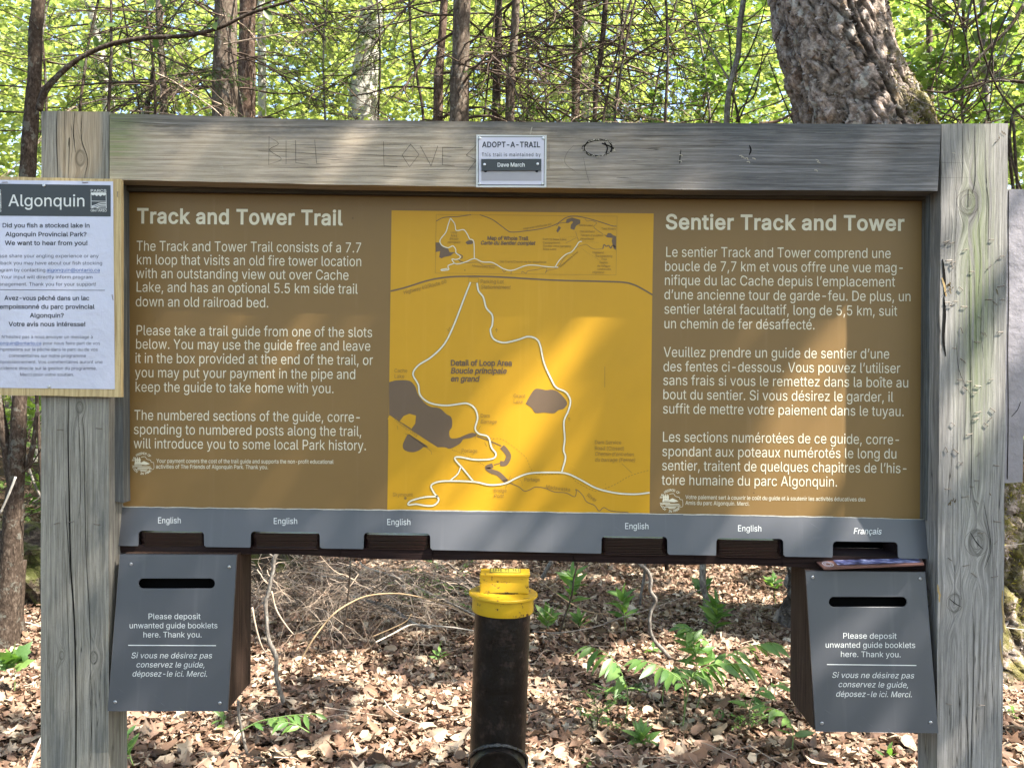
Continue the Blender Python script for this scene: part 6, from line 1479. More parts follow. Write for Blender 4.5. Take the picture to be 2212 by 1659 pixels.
# a deep seam running up the middle of the visible face
seam_a = np.arctan2(-1.0, 0.0) + 0.02
da = (A_.ravel() - (2 * math.pi + seam_a) + 0.10 * np.sin(Zw.ravel() * 2.2) + 0.08 * (Zw.ravel() - 3.7)); relief -= 0.035 * np.exp(-(da / 0.035) ** 2)
rr = radr[:, None] + relief.reshape(NH, NA) * np.clip(radr[:, None] / 0.34, 0.8, 1.4)
Vt = np.stack([cent[:, 0][:, None] + rr * np.cos(A_), BD + CP[1] + rr * np.sin(A_) * 0.95, Zw + 0.004 * rg.standard_normal((NH, NA))], 2).reshape(-1, 3)
ii = (np.arange(NH - 1)[:, None] * NA + np.arange(NA)[None]); jj = (np.arange(NH - 1)[:, None] * NA + (np.arange(NA) + 1)[None] % NA)
Tt = np.concatenate([np.stack([ii, ii + NA, jj + NA], 2).reshape(-1, 3), np.stack([ii, jj + NA, jj], 2).reshape(-1, 3)])
n = NB('big_scaly_bark', 0.92, 0.15)
X, Y, Z = n.xyz()
f = n.noise(scale=22.0, detail=8, rough=0.7, dist=0.5)
c = n.ramp(f, [(0.34, (0.06, 0.048, 0.038)), (0.46, (0.22, 0.18, 0.15)), (0.58, (0.40, 0.345, 0.30)), (0.72, (0.60, 0.54, 0.49))])
lf = n.noise(scale=7.0, detail=7, rough=0.75); c = n.mix(n.math('MULTIPLY', n.step(lf, 0.55, 0.60), 0.85), c, (0.50, 0.50, 0.46))
lf2 = n.noise(n.vec(n.math('ADD', X, 4.0), Y, Z), 9.0, 7, 0.75); c = n.mix(n.math('MULTIPLY', n.step(lf2, 0.58, 0.63), 0.6), c, (0.30, 0.20, 0.11))
ms = n.math('MULTIPLY', n.step(n.noise(n.vec(X, n.math('ADD', Y, 3.0), Z), 6.0, 8, 0.75), 0.43, 0.54), n.math('MULTIPLY', n.step(X, -0.50, -0.15), n.math('SUBTRACT', 1.0, n.step(Z, 3.25, 3.9))))
c = n.mix(n.math('MULTIPLY', ms, 0.85), c, n.mix(n.noise(scale=60.0), (0.06, 0.06, 0.012), (0.17, 0.16, 0.03)))
af = n.nt.nodes.new('ShaderNodeAttribute'); af.attribute_name = 'furrow'; ap = n.nt.nodes.new('ShaderNodeAttribute'); ap.attribute_name = 'plate'
c = n.mix(0.75, c, n.ramp(ap.outputs['Fac'], [(0.1, (0.62, 0.58, 0.56)), (0.5, (1.0, 0.95, 0.93)), (0.95, (1.45, 1.32, 1.30))]), 'MULTIPLY')
c = n.mix(n.math('MULTIPLY', af.outputs['Fac'], 0.9), c, (0.028, 0.020, 0.015))
n.color(c); n.bump(n.math('ADD', f, n.noise(scale=110.0, detail=4)), 0.012, 0.9)
M['bigbark'] = n.m
base = cent[-1]
big = thing('old_tree', (base[0], base[1], 0.0), 'massive old tree with scaly grey bark and moss, behind the right end of the sign', 'tree')
tk = mk_tris('trunk', Vt, Tt, M['bigbark'], big, False)
at = tk.data.attributes.new('furrow', 'FLOAT', 'POINT')
fur = np.clip(np.exp(-e1 / 0.10) * 0.75 + 0.9 * np.exp(-e3 / 0.12) + 0.35 * np.exp(-e2 / 0.10) + np.exp(-(da / 0.05) ** 2), 0, 1)
at.data.foreach_set('value', np.ascontiguousarray(fur, dtype=np.float32))
at = tk.data.attributes.new('plate', 'FLOAT', 'POINT'); at.data.foreach_set('value', np.ascontiguousarray(0.6 * h1 + 0.4 * h2, dtype=np.float32))
# loose curling bark flakes
nf = 3000
fa = rg.uniform(math.pi * 0.9, math.pi * 2.1, nf); fi = rg.integers(2, NH - 2, nf); ai = ((fa % (2 * math.pi)) / (2 * math.pi) * NA).astype(int) % NA
pf_ = Vt.reshape(NH, NA, 3)[fi, ai]; nrm = np.stack([np.cos(ang[ai]), np.sin(ang[ai]), 0 * fa], 1); upv = np.stack([rg.normal(0, 0.5, nf), rg.normal(0, 0.2, nf), np.ones(nf)], 1)
nr = nrm + 0.45 * rg.normal(0, 1, (nf, 3)); nr /= np.linalg.norm(nr, axis=1)[:, None]; tx = np.cross(upv, nr); tx /= np.linalg.norm(tx, axis=1)[:, None]; ty = np.cross(nr, tx)
V, T = scatter(TEMPL[3], pf_ + nrm * 0.004, np.stack([tx, ty, nr], 2), rg.uniform(0.012, 0.045, nf))
M['flake'] = leafmat('bark_flake', [(0.08, 0.065, 0.055), (0.28, 0.23, 0.21), (0.13, 0.105, 0.09), (0.46, 0.41, 0.39), (0.07, 0.055, 0.045), (0.44, 0.41, 0.36), (0.22, 0.16, 0.11)], 0.0, None, 0.9, 0.1)
mk_tris('bark_flakes', V, T, M['flake'], big, kind='stuff')
nm = 9000
mi = rg.integers(80, NH - 2, nm); ma = (NA * (0.80 + 0.17 * rg.random(nm))).astype(int) % NA
pm = Vt.reshape(NH, NA, 3)[mi, ma]; keep = rg.random(nm) < np.interp(hv[mi], [60, 160, 260, 1200], [0, 0.3, 1, 1]); pm = pm[keep]; ma = ma[keep]
Rm = rotmats(rg.random(len(pm)) * 6.28, rg.normal(0, 0.8, len(pm)), rg.normal(0, 0.8, len(pm)))
V, T = scatter(quadleaf, pm, Rm, rg.uniform(0.010, 0.028, len(pm)))
M['moss'] = leafmat('moss', [(0.08, 0.08, 0.012), (0.17, 0.17, 0.02), (0.28, 0.24, 0.035), (0.10, 0.11, 0.02)], 0.2, None, 0.9)
mk_tris('moss', V, T, M['moss'], big, kind='stuff')
# upper limbs, above the picture
a = Acc()
for k in range(6):
    ang_ = k * 1.05 + 0.3; p = cent[0]; L = [p + np.array([0, 0, -0.2]), p + np.array([0.5 * math.cos(ang_), 0.5 * math.sin(ang_), 1.1]), p + np.array([1.5 * math.cos(ang_), 1.5 * math.sin(ang_), 2.6]), p + np.array([2.6 * math.cos(ang_ + .2), 2.6 * math.sin(ang_ + .2), 4.0])]
    tube(a, catmull(L, 5), np.linspace(0.2, 0.03, 16), 10)
a.build('limb', M['bigbark'], big, kind='stuff')

# ------------------------------------------------------------------ thicket on the right, leafy and full of crossing stems
rg = np.random.default_rng(9)
stems = [([(2212, 10), (2180, 60), (2110, 130), (2075, 180), (2040, 205)], 8, 4.8), ([(2240, 180), (2150, 175), (2090, 190), (2044, 200), (1990, 196)], 7, 4.9), ([(2075, 0), (2040, 110), (2012, 190), (1990, 262)], 4, 4.9),
         ([(2190, 0), (2150, 90), (2120, 200), (2060, 262)], 5, 4.7), ([(2100, -20), (2120, 100), (2160, 200), (2215, 262)], 5, 4.8), ([(2212, 80), (2160, 150), (2100, 190), (2050, 262)], 4, 5.0),
         ([(2030, 262), (2070, 220), (2130, 180), (2230, 150)], 4, 4.6), ([(2060, 0), (2085, 80), (2100, 160), (2140, 262)], 4, 5.1), ([(2212, 225), (2190, 240), (2182, 300), (2195, 380), (2230, 460)], 6, 4.4), ([(2160, -10), (2140, 60), (2145, 150), (2135, 262)], 4, 4.9)]
th = thing('thicket_shrub', tuple(Ud(2150, 1200, 5.4)), 'tangled leafy shrub with dark crossing stems, at the upper right behind the right post', 'shrub')
for i, (pts, w, dist) in enumerate(stems): trunk(pts, [w, w * .9, w * .8, w * .7, w * .6][:len(pts)], dist, M['bark_dark'], th, 'stem', 6)
for k in range(26):
    a = Acc(); u, v, dd = rg.uniform(2020, 2230), rg.uniform(-30, 280), rg.uniform(4.4, 5.8)
    an = rg.uniform(0.2, 1.4) * rg.choice([1, -1]) + rg.choice([0, math.pi]); twigs(a, Ud(u, v, dd), (math.cos(an), rg.normal(0, .3), math.sin(an)), rg.uniform(0.35, 0.7), 0.004, 2, rg, droop=0.5)
    a.build('twig', M['twig'] if k % 3 else M['bark_grey'], th)
base_p = Ud(2150, 1200, 5.4)
for k in range(5):
    q = Ud(rg.uniform(2060, 2200), 262, 4.9); trk = Acc(); tube(trk, catmull([q, (q + base_p) / 2 + rg.normal(0, .1, 3), [base_p[0] + rg.normal(0, .1), base_p[1] + rg.normal(0, .1), 0.0]], 5), np.linspace(0.008, 0.014, 11), 6); trk.build('stem', M['bark_dark'], th, smooth=True)

# ------------------------------------------------------------------ leafy sprays of the broadleaf understorey (each spray flat, leaves facing up and out)
def sprays(centres, rg, nleaf, spread, size, templ, jitter=0.35):
    n_ = len(centres); tot = n_ * nleaf
    c = np.repeat(centres, nleaf, 0); pl = rg.normal(0, 0.28, (n_, 3)) + [0, 0, 1]; pl /= np.linalg.norm(pl, axis=1)[:, None]; pl = np.repeat(pl, nleaf, 0)
    off = rg.normal(0, 1, (tot, 3)) * spread; off -= pl * np.sum(off * pl, 1)[:, None] * 0.75
    p = c + off
    nr = pl + rg.normal(0, jitter, (tot, 3)); nr /= np.linalg.norm(nr, axis=1)[:, None]
    t = rg.normal(0, 1, (tot, 3)) + off * 2; t -= nr * np.sum(t * nr, 1)[:, None]; t /= np.linalg.norm(t, axis=1)[:, None] + 1e-9
    return scatter(templ, p, np.stack([t, np.cross(nr, t), nr], 2), size * rg.uniform(0.6, 1.3, tot))
rg = np.random.default_rng(21)
hex4 = (np.array([[0, 0, 0], [0.35, 0.3, 0.05], [0.75, 0.24, 0.02], [1, 0, -0.08], [0.7, -0.26, 0.02], [0.3, -0.28, 0.05]], float), np.array([[0, 1, 5], [1, 4, 5], [1, 2, 4], [2, 3, 4]]))
def cloud(n_, d0, d1, v0, v1, u0=-200, u1=2412, pw=1.0):
    dd = d0 + (d1 - d0) * rg.random(n_) ** pw; u = rg.uniform(u0, u1, n_); v = rg.uniform(v0, v1, n_)
    return np.stack([(u - 1106) / FPX * dd, dd + CP[1], CP[2] - (v - 821) / FPX * dd], 1)
blk = [sprays(cloud(1900, 10.5, 17, -260, 330), rg, 22, 0.26, 0.115, hex4), sprays(cloud(3000, 17, 34, -330, 420), rg, 20, 0.50, 0.23, hex4),
       sprays(cloud(900, 11, 17, 250, 900), rg, 20, 0.28, 0.12, hex4), sprays(cloud(1400, 15, 32, 330, 980), rg, 20, 0.45, 0.2, hex4)]
for ua, ub in ((-2000, -150), (2360, 4200)): blk += [sprays(cloud(650, 8.5, 16, -300, 900, ua, ub), rg, 20, 0.5, 0.22, hex4), sprays(cloud(700, 16, 32, -300, 950, ua, ub), rg, 18, 0.8, 0.36, hex4)]
V, T = join(blk)
fo = mk_tris('distant_foliage', V, T, M['leaf_far'], None, False, 'bright yellow-green sunlit leaves of the wood far behind the sign', 'stuff'); tag(fo, cat='foliage')
# nearer leafy trees, one by one
near = [(-420, 120, 6.6, 260, 230, 'leafy maple spilling in at the upper left corner', 26), (90, 90, 9.5, 260, 240, 'bright leafy maple behind the thin dark tree on the left', 34), (1780, 60, 8.5, 330, 240, 'leafy maple right beside the old tree, upper right of the forking sapling', 30),
        (2080, 120, 6.6, 240, 260, 'fresh green maple filling the gap right of the old tree', 44), (1520, 130, 7.6, 170, 200, 'young leafy maple between the dark leaning trunk and the forking sapling', 16), (700, 60, 10.0, 220, 230, 'yellow-green maple between the left firs and the pale trunk', 26),
        (60, 1000, 8.6, 160, 150, 'low bright maple seen between the picture edge and the left post', 20), (1180, 120, 10.2, 260, 220, 'yellow-green maple behind the middle firs', 26)]
for i, (u, v, dist, du, dv, lab, ns) in enumerate(near):
    rg = np.random.default_rng(300 + i)
    foot = Ud(u + 20, 829.5 + FPX * 1.5 / dist, dist); t = thing('maple_tree', (foot[0], foot[1], gz(foot[0], foot[1])), lab, 'tree', 'leafy maples around the sign')
    c0 = Ud(u, v, dist)
    a = Acc(); tube(a, catmull([foot + [0, 0, -0.1], foot * 0.6 + c0 * 0.4 + [0.1, 0, 0], c0, c0 + [0.5 if i % 2 else -0.45, 0.1, 1.6]], 6), np.linspace(0.022, 0.005, 19), 8); a.build('trunk', M['bark_grey'], t, smooth=True)
    cs = np.stack([rg.normal(0, du * 0.45, ns) * dist / FPX, rg.normal(0, 0.5, ns), rg.uniform(-dv, dv, ns) * dist / FPX], 1) + c0
    a = Acc()
    for q in cs[: ns // 1]:
        s = c0 + [0, 0, max(-dv * dist / FPX, min(dv * dist / FPX, q[2] - c0[2] - 0.25)) * 0.8]; tube(a, catmull([s, (s + q) / 2 + [0, 0, 0.06], q], 3), np.linspace(0.008, 0.002, 7), 4, False)
    a.build('twigs', M['twig'], t, kind='stuff')
    V, T = sprays(cs, rg, 34, 0.17, 0.085, maple, 0.4)
    mk_tris('crown', V, T, M['leaf_green'] if i not in (1, 5, 7) else M['leaf_far'], t, kind='stuff')
# hemlock boughs, dark green, hanging in from the left and right
for i, (u, v, dist, ang, L, lab) in enumerate(((300, -40, 6.6, 0.2, 1.5, 'dark green hemlock bough hanging in behind the arching branch'), (250, 60, 6.9, 0.3, 1.3, 'dark green hemlock bough low over the left end of the header'), (395, 150, 6.8, 3.3, 1.2, 'shaded hemlock bough just left of the thick left fir'),
                                              (1400, 120, 7.2, 0.3, 1.4, 'feathery hemlock bough right of the leaning dark trunk'), (1500, -20, 6.9, 0.4, 1.3, 'dark hemlock bough at the top, left of the forking sapling'), (1360, 230, 7.4, 0.1, 1.2, 'low hemlock bough just above the header, left of the forking sapling'), (1200, 60, 9.4, 0.2, 1.5, 'hemlock bough high above the white plaque'), (600, 40, 9.6, 0.1, 1.4, 'hemlock bough behind the brown fir on the left'), (880, 20, 9.8, 3.0, 1.4, 'dim hemlock bough between the pale trunk and the middle firs'),
                                              (1470, 190, 8.2, 0.2, 1.3, 'low feathery hemlock bough left of the forking sapling'), (160, 150, 7.4, 0.3, 1.1, 'thin hemlock bough beside the upper left dark tree'))):
    rg = np.random.default_rng(400 + i); t = thing('hemlock_tree', tuple(Ud(u - 60, 829 + FPX * 1.5 / dist, dist)), lab, 'tree', 'hemlocks behind the sign')
    p0 = Ud(u - 60, v + 40, dist); g0 = Ud(u - 60, 829 + FPX * 1.5 / dist, dist)
    a = Acc(); tube(a, catmull([g0, (g0 + p0) / 2 + [-0.1, 0, 0], p0, p0 + [0.5 if i % 2 else -0.4, 0.2, 2.0]], 5), np.linspace(0.018, 0.007, 16), 7); a.build('trunk', M['bark_dark'], t, smooth=True)
    for k in range(5):
        lp = []; a = Acc(); aa = ang + rg.normal(0, 0.5) + (math.pi if k % 3 == 2 else 0); s = p0 + [0, 0, rg.uniform(-0.5, 0.6)]
        twigs(a, s, (math.cos(aa), math.sin(aa) * 0.6, 0.05), L * rg.uniform(0.6, 1.1), 0.007, 2, rg, droop=0.6, leafpos=lp); b = a.build('bough', M['twig'], t)
        V, T = needle_spray(lp, rg, 0.020, 150); mk_tris('needles', V, T, M['needles'], b, kind='stuff')
# mass of fine dead twigs low between the trunks
rg = np.random.default_rng(77)
dead = [(640, 150, 7.6, 'sprawling dead conifer tangle between the left firs and the pale trunk', 0.2), (1180, 170, 7.8, 'tangle of bare dead twigs right above the white plaque', 3.0), (1400, 190, 7.5, 'tangle of bare dead twigs above the middle right of the header', 2.8), (380, 150, 7.3, 'tangle of bare dead twigs left of the thick left fir', 0.3), (880, 120, 8.0, 'bare dead twigs reaching past the pale trunk', 3.3)]
for i, (u, v, dist, lab, ang) in enumerate(dead):
    gp = Ud(u, 829 + FPX * 1.5 / dist, dist); t = thing('dead_tree', (gp[0], gp[1], gz(gp[0], gp[1])), lab, 'dead tree', 'dead leafless saplings')
    p1 = Ud(u, -200, dist); a = Acc(); p1 = p1 + [(-0.9, 0.8, 1.0, -0.7, 0.9)[i], 0.3, 0]; tube(a, catmull([gp, (gp + p1) / 2 + [0.12, 0, 0], p1], 8), np.linspace(0.016, 0.006, 17), 7); a.build('trunk', M['bark_dark'], t, smooth=True)
    for k in range(10):
        a = Acc(); f_ = (829 + FPX * 1.5 / dist - rg.uniform(-40, 300)) / (829 + FPX * 1.5 / dist + 200); q = gp + (p1 - gp) * f_; aa = rg.choice([0, math.pi]) + rg.normal(0, 0.5)
        twigs(a, q, (math.cos(aa), math.sin(aa), rg.uniform(-.15, .35)), rg.uniform(0.8, 1.7), 0.008, 2, rg, droop=0.5); a.build('dead_branch', M['twig'] if k % 3 else M['twig_pale'], t)

# ------------------------------------------------------------------ things on the forest floor
def log_thing(name, label, cat, pts, w, dists, mat, sides=14, jit=0.25, group=None):
    P = px_path(pts, dists, 6); p = P[len(P) // 2]
    t = thing(name, (p[0], p[1], gz(p[0], p[1])), label, cat, group)
    L = np.linspace(0, 1, len(pts)); W = np.interp(np.linspace(0, 1, len(P)), L, w) * (1.0 if cat == 'log' else 0.72); dd = np.interp(np.linspace(0, 1, len(P)), L, dists)
    a = Acc(); tube(a, P, W * dd / FPX / 2, sides, True, jit); return t, a, P
M['rotten'] = bark('rotten_log', (0.010, 0.008, 0.007), (0.05, 0.038, 0.028), (0.14, 0.11, 0.08), 16, 30, 0.35, (0.20, 0.19, 0.13), 0.03, moss=0.5)
t, a, P = log_thing('fallen_log', 'large dark rotten fallen log lying on the ground behind the left post', 'log', [(-420, 1245), (-60, 1235), (120, 1228), (320, 1240), (560, 1262), (640, 1268)], [210, 205, 200, 185, 150, 110], [5.6, 5.7, 5.8, 5.9, 6.1, 6.2], M['rotten'], 22, 0.35)
a.build('bark', M['rotten'], t, smooth=False)
for nm_, lab, pts, w, ds, mt in (
    ('bent_branch', 'long bleached white dead branch slanting down to the yellow cap', [KL(1130, 140), KL(1180, 190), KL(1480, 290), KL(1700, 400), KL(2000, 540), KL(2200, 640)], [4, 5, 6, 6, 5, 4], [6.0, 5.9, 5.7, 5.4, 5.0, 4.7], 'wood_white'),
    ('bent_branch', 'thin bleached branch lying level above the pinkish leaves, left of the pipe', [KL(800, 270), KL(1150, 300), KL(1500, 350), KL(1760, 430)], [4, 4.5, 5, 3], [5.6, 5.6, 5.6, 5.5], 'wood_white'),
    ('branch_stub', 'short white broken branch stub standing upright left of the yellow cap', [KL(1500, 255), KL(1520, 340), KL(1535, 470)], [6, 7, 5], [5.5, 5.5, 5.4], 'wood_white'),
    ('bent_branch', 'tan bare branch arching up from the ground and over, left of the pipe', [KL(590, 1060), KL(650, 940), KL(750, 780), KL(900, 600), KL(1050, 500), KL(1200, 440), KL(1400, 420), KL(1600, 440), KL(1900, 520), KL(2140, 640)], [6, 6, 5, 5, 5, 4.5, 4.5, 4, 4, 3], [3.9, 3.95, 4.0, 4.1, 4.2, 4.25, 4.3, 4.3, 4.3, 4.2], 'wood_tan'),
    ('fallen_branch', 'grey lichen-spotted fallen branch behind the arching tan branch', [KL(880, 400), KL(1150, 470), KL(1400, 550), KL(1600, 680), KL(1750, 720)], [9, 10, 11, 9, 6], [5.3, 5.2, 5.0, 4.6, 4.4], 'bark_grey'),
    ('fallen_branch', 'pale stick lying on the leaves just left of the pipe', [KL(1270, 845), KL(1420, 770), KL(1570, 695), KL(1700, 700), KL(1900, 712), KL(2130, 745)], [5, 5, 5, 5, 4.5, 4], [4.3, 4.4, 4.5, 4.5, 4.45, 4.4], 'wood_white'),
    ('bent_branch', 'thin forked twig rising to the right in front of the brush heap', [KL(1230, 800), KL(1400, 730), KL(1530, 665), KL(1580, 600)], [3.5, 3.5, 3, 2.5], [4.2, 4.2, 4.2, 4.2], 'wood_tan'),
    ('bent_branch', 'long thin grey brown branch running across the leaves right of the pipe', [KR(20, 606), KR(230, 615), KR(500, 570), KR(700, 500), KR(900, 440), KR(1100, 370), KR(1300, 290), KR(1390, 238)], [4, 4, 4, 4, 4, 3.5, 3, 2], [4.6, 4.55, 4.6, 4.7, 4.8, 4.9, 5.0, 5.1], 'bark_grey'),
    ('bent_branch', 'thin twig slanting down from the slots, just right of the yellow cap', [KR(-40, 110), KR(150, 270), KR(310, 385), KR(480, 460), KR(660, 468)], [3, 3, 3, 3, 2], [5.4, 5.2, 5.0, 4.9, 4.8], 'wood_tan'),
    ('stick', 'small pale curved stick on the leaves left of the pipe foot', [KL(1340, 1350), KL(1400, 1430), KL(1500, 1500), KL(1700, 1570)], [3, 4, 4, 2], [3.5, 3.45, 3.4, 3.35], 'wood_white'),
    ('stick', 'dark thin stick on the leaves below the left deposit box', [KL(100, 1530), KL(280, 1450), KL(440, 1385)], [5, 5, 3], [3.38, 3.45, 3.5], 'bark_dark'),
    ('stick', 'dark little stick lying right of the pipe', [KR(-20, 1235), KR(60, 1215), KR(135, 1190)], [4, 4, 3], [3.65, 3.66, 3.68], 'bark_dark'),
    ('fallen_branch', 'pale forked branch lying left of the left post', [(-40, 1352), (20, 1340), (60, 1345), (110, 1362)], [5, 5, 4, 4], [5.0, 5.0, 5.0, 5.0], 'wood_white'),
    ('fallen_branch', 'white rod-like stick at the lower left corner beside the left post', [(50, 1690), (78, 1620), (104, 1560)], [9, 9, 7], [3.25, 3.35, 3.5], 'wood_white'),
    ('bent_branch', 'pale thin twig poking out right of the right post', [(2150, 1180), (2180, 1178), (2225, 1172)], [3, 3, 2], [4.2, 4.2, 4.2], 'wood_white'),
    ('bent_branch', 'light thin twig just below the big two-leaved plant, at the right edge', [(2150, 1350), (2180, 1356), (2225, 1362)], [3, 3, 3], [4.4, 4.4, 4.4], 'wood_white')):
    t, a, P = log_thing(nm_, lab, 'branch', pts, w, ds, M[mt], 7, 0.15); a.build('wood', M[mt], t, smooth=True)
slim_tree('sapling', 'crooked bare sapling rising just right of the left deposit box', 'sapling', [([KL(440, 40), KL(385, 110), KL(372, 220), KL(330, 420), KL(308, 490), KL(318, 640), KL(330, 800), KL(375, 920), KL(402, 990), KL(398, 1080), KL(408, 1180), KL(445, 1300), KL(462, 1370)], [7, 10, 8, 9, 10, 7, 8, 11, 9, 9, 10, 9, 10], 3.75, 'bark_grey')],
    [([KL(310, 480), KL(260, 520), KL(215, 560)], [4, 3, 2], 3.75, 'bark_grey'), ([KL(385, 110), KL(340, 70), KL(300, 20)], [4, 4, 3], 3.75, 'bark_grey'), ([KL(360, 400), KL(400, 560), KL(480, 690), KL(550, 775)], [4, 4, 3, 2], 3.8, 'twig_pale'), ([KL(190, 540), KL(220, 700), KL(270, 870), KL(350, 1000)], [4, 4, 3, 3], 3.7, 'twig_pale')])
slim_tree('sapling', 'thin dark stem standing upright before the brush heap, left of the pipe', 'sapling', [([KL(1052, 90), KL(1040, 300), KL(1020, 520), KL(1000, 680), KL(985, 780), KL(978, 900)], [4, 4, 4, 4, 6, 6], 4.35, 'bark_dark')])
slim_tree('sapling', 'twisted peeling vine-like stem right of the pipe, bleached at its foot', 'sapling', [([KR(760, 10), KR(820, 65), KR(900, 130), KR(932, 200), KR(930, 290), KR(968, 355), KR(960, 400), KR(930, 470), KR(928, 590), KR(965, 680), KR(1035, 755), KR(1105, 840)], [7, 8, 9, 9, 8, 9, 7, 7, 7, 8, 9, 8], 4.5, 'bark_grey')])
slim_tree('sapling', 'short grey stem behind the twisted vine-like stem', 'sapling', [([KR(890, 20), KR(885, 160), KR(862, 300), KR(850, 440)], [6, 6, 6, 7], 5.6, 'bark_grey')])
slim_tree('sapling', 'dark thin stem just right of the yellow cap', 'sapling', [([KR(375, 60), KR(340, 200), KR(320, 340), KR(265, 500), KR(228, 620)], [3, 4, 4, 4, 5], 4.9, 'bark_dark')])
slim_tree('sapling', 'leaning grey stump of a sapling behind the yellow cap', 'sapling', [([KR(170, 60), KR(130, 130), KR(95, 195)], [10, 9, 9], 6.2, 'bark_grey')])
slim_tree('sapling', 'thin upright stem rising from the leaves under the left deposit box', 'sapling', [([KA(1515, 1230), KA(1518, 1320), KA(1545, 1450), KA(1570, 1570)], [6, 6, 6, 7], 3.33, 'bark_grey')])
# brush heap
rg = np.random.default_rng(31); a = Acc(); b = Acc()
for k in range(620):
    u, v = KL(rg.uniform(190, 1900), rg.uniform(120, 640)); dd = rg.uniform(4.6, 6.4); p = Ud(u, v, dd); p[2] = max(p[2], gz(p[0], p[1]) + 0.01)
    an = rg.random() * 6.28; twigs(a if k % 3 else b, p, (math.cos(an), math.sin(an) * .6, rg.normal(0.1, 0.35)), rg.uniform(0.2, 0.75), rg.uniform(0.0016, 0.0036), 1, rg, droop=0.9)
bh = thing('brush_heap', tuple(Uf(*KL(900, 620))), 'heap of dry tangled twigs on the ground between the left deposit box and the pipe', 'brush heap')
a.build('dry_twigs', M['twig_pale'], bh, kind='stuff'); b.build('dark_twigs', M['twig'], bh, kind='stuff')
a = Acc()
for k in range(380):
    dd = rg.uniform(3.0, 7.5); x = rg.uniform(-0.6, 0.6) * dd; y = dd + CP[1]; an = rg.random() * 6.28; p = np.array([x, y, gz(x, y) + 0.03])
    L = rg.uniform(0.06, 0.3); q = p + np.array([math.cos(an), math.sin(an), rg.normal(0, .12)]) * L; tube(a, catmull([p, (p + q) / 2 + rg.normal(0, 0.012, 3), q], 3), rg.uniform(0.001, 0.0028), 4, False)
a.build('twig_litter', M['twig_pale'], None, kind='stuff', label='small dry sticks strewn over the fallen leaves')
tag(bpy.data.objects['twig_litter'], cat='twigs')

# ------------------------------------------------------------------ green undergrowth
def lance():
    A = [(0, 0), (0.18, 0.11), (0.42, 0.165), (0.68, 0.12), (1.0, 0.0), (0.68, -0.12), (0.42, -0.165), (0.18, -0.11)]
    V = [(x, y, 0.10 * abs(y) * 4 * 0.5 - 0.22 * x * x) for x, y in A] + [(0.2, 0, -0.015), (0.45, 0, -0.055), (0.7, 0, -0.115)]
    T = [(0, 1, 8), (0, 8, 7), (1, 2, 9), (1, 9, 8), (2, 3, 10), (2, 10, 9), (3, 4, 10), (4, 5, 10), (5, 6, 9), (5, 9, 10), (6, 7, 8), (6, 8, 9)]
    return np.array(V, float), np.array(T)
LM['lance'] = leaf_obj_mesh(lance(), M['leaf_plant']); LM['pmaple'] = leaf_obj_mesh(maple, M['leaf_plant']); LM['povate'] = leaf_obj_mesh(leaf6, M['leaf_plant'])
M['stem'] = plain('green_stem', (0.13, 0.2, 0.06), 0.6, var=0.2)
def seal(label, k, pts, lsize=60, nl=8, start=0.3, dist=None, hang=-0.35, lm='lance', cat='plant', name='seedling_plant', group='arching woodland plants with paired leaves'):
    q = Lk(k, pts); g = Uf(*q[0]); dist = dist or (g[1] - CP[1])
    P = px_path(q, dist, 6); P[0] = g; a = Acc(); tube(a, P, np.linspace(0.0028, 0.0011, len(P)), 5)
    t = thing(name, tuple(g), label, cat, group); a.build('stem', M['stem'], t, smooth=True)
    rg = np.random.default_rng(int(abs(q[0][0] * 7 + q[-1][1]))); n_ = len(P); s = lsize * 0.9 * dist / FPX; nl = int(nl * 1.7) if nl > 4 else nl
    for j in range(nl):
        f = start + (1 - start) * (j + 0.5) / nl; i = min(n_ - 2, int(f * (n_ - 1))); ax = P[i + 1] - P[i]; ax /= np.linalg.norm(ax)
        sd = np.cross(ax, [0, 0, 1]); nn = np.linalg.norm(sd); sd = sd / nn if nn > 0.3 else np.array([math.cos(j * 2.4), math.sin(j * 2.4), 0])
        sg = 1 if j % 2 else -1
        for sg in ((1, -1) if lm != 'lance' or nn <= 0.3 else (sg,)):
            dr = sd * sg * rg.uniform(0.55, 0.9) + ax * rg.uniform(0.3, 0.9) + np.array([0, 0, hang + rg.normal(0, 0.12)])
            hang_leaf(LM[lm], P[i], dr, s * rg.uniform(0.75, 1.15) * (1 - 0.35 * abs(f - 0.55)), t, rg)
    hang_leaf(LM[lm], P[-1], P[-1] - P[-2] + [0, 0, hang * 0.02], s * 0.7, t, rg)
    return t
seal('arching green plant reaching leftward out of the main clump, over sunlit leaves', KR, [(1185, 1390), (1190, 1040), (1100, 930), (970, 860), (840, 818)], 62, 9)
seal('tallest arching green plant at the right of the clump, with pale folded leaves', KR, [(1270, 1240), (1350, 1020), (1450, 850), (1600, 755), (1750, 708), (1890, 690)], 62, 12)
seal('upright green plant with level leaves at the back of the clump', KR, [(1290, 1060), (1290, 900), (1270, 720), (1235, 600), (1185, 572)], 56, 12)
seal('curved plant with bright leaves at the top of the clump', KR, [(1450, 1000), (1440, 850), (1375, 700), (1300, 620), (1170, 572)], 50, 10)
seal('left arching plant with long drooping leaves, apart from the main clump', KR, [(735, 1340), (755, 1080), (690, 890), (600, 780), (450, 715)], 70, 9, hang=-0.6)
seal('dense leafy plant in the middle of the clump', KR, [(1170, 1400), (1240, 1000), (1370, 870), (1550, 850), (1690, 870)], 66, 12)
seal('second dense plant low in the middle of the clump', KR, [(1020, 1200), (1040, 1000), (1120, 910), (1220, 900), (1330, 930)], 60, 9)
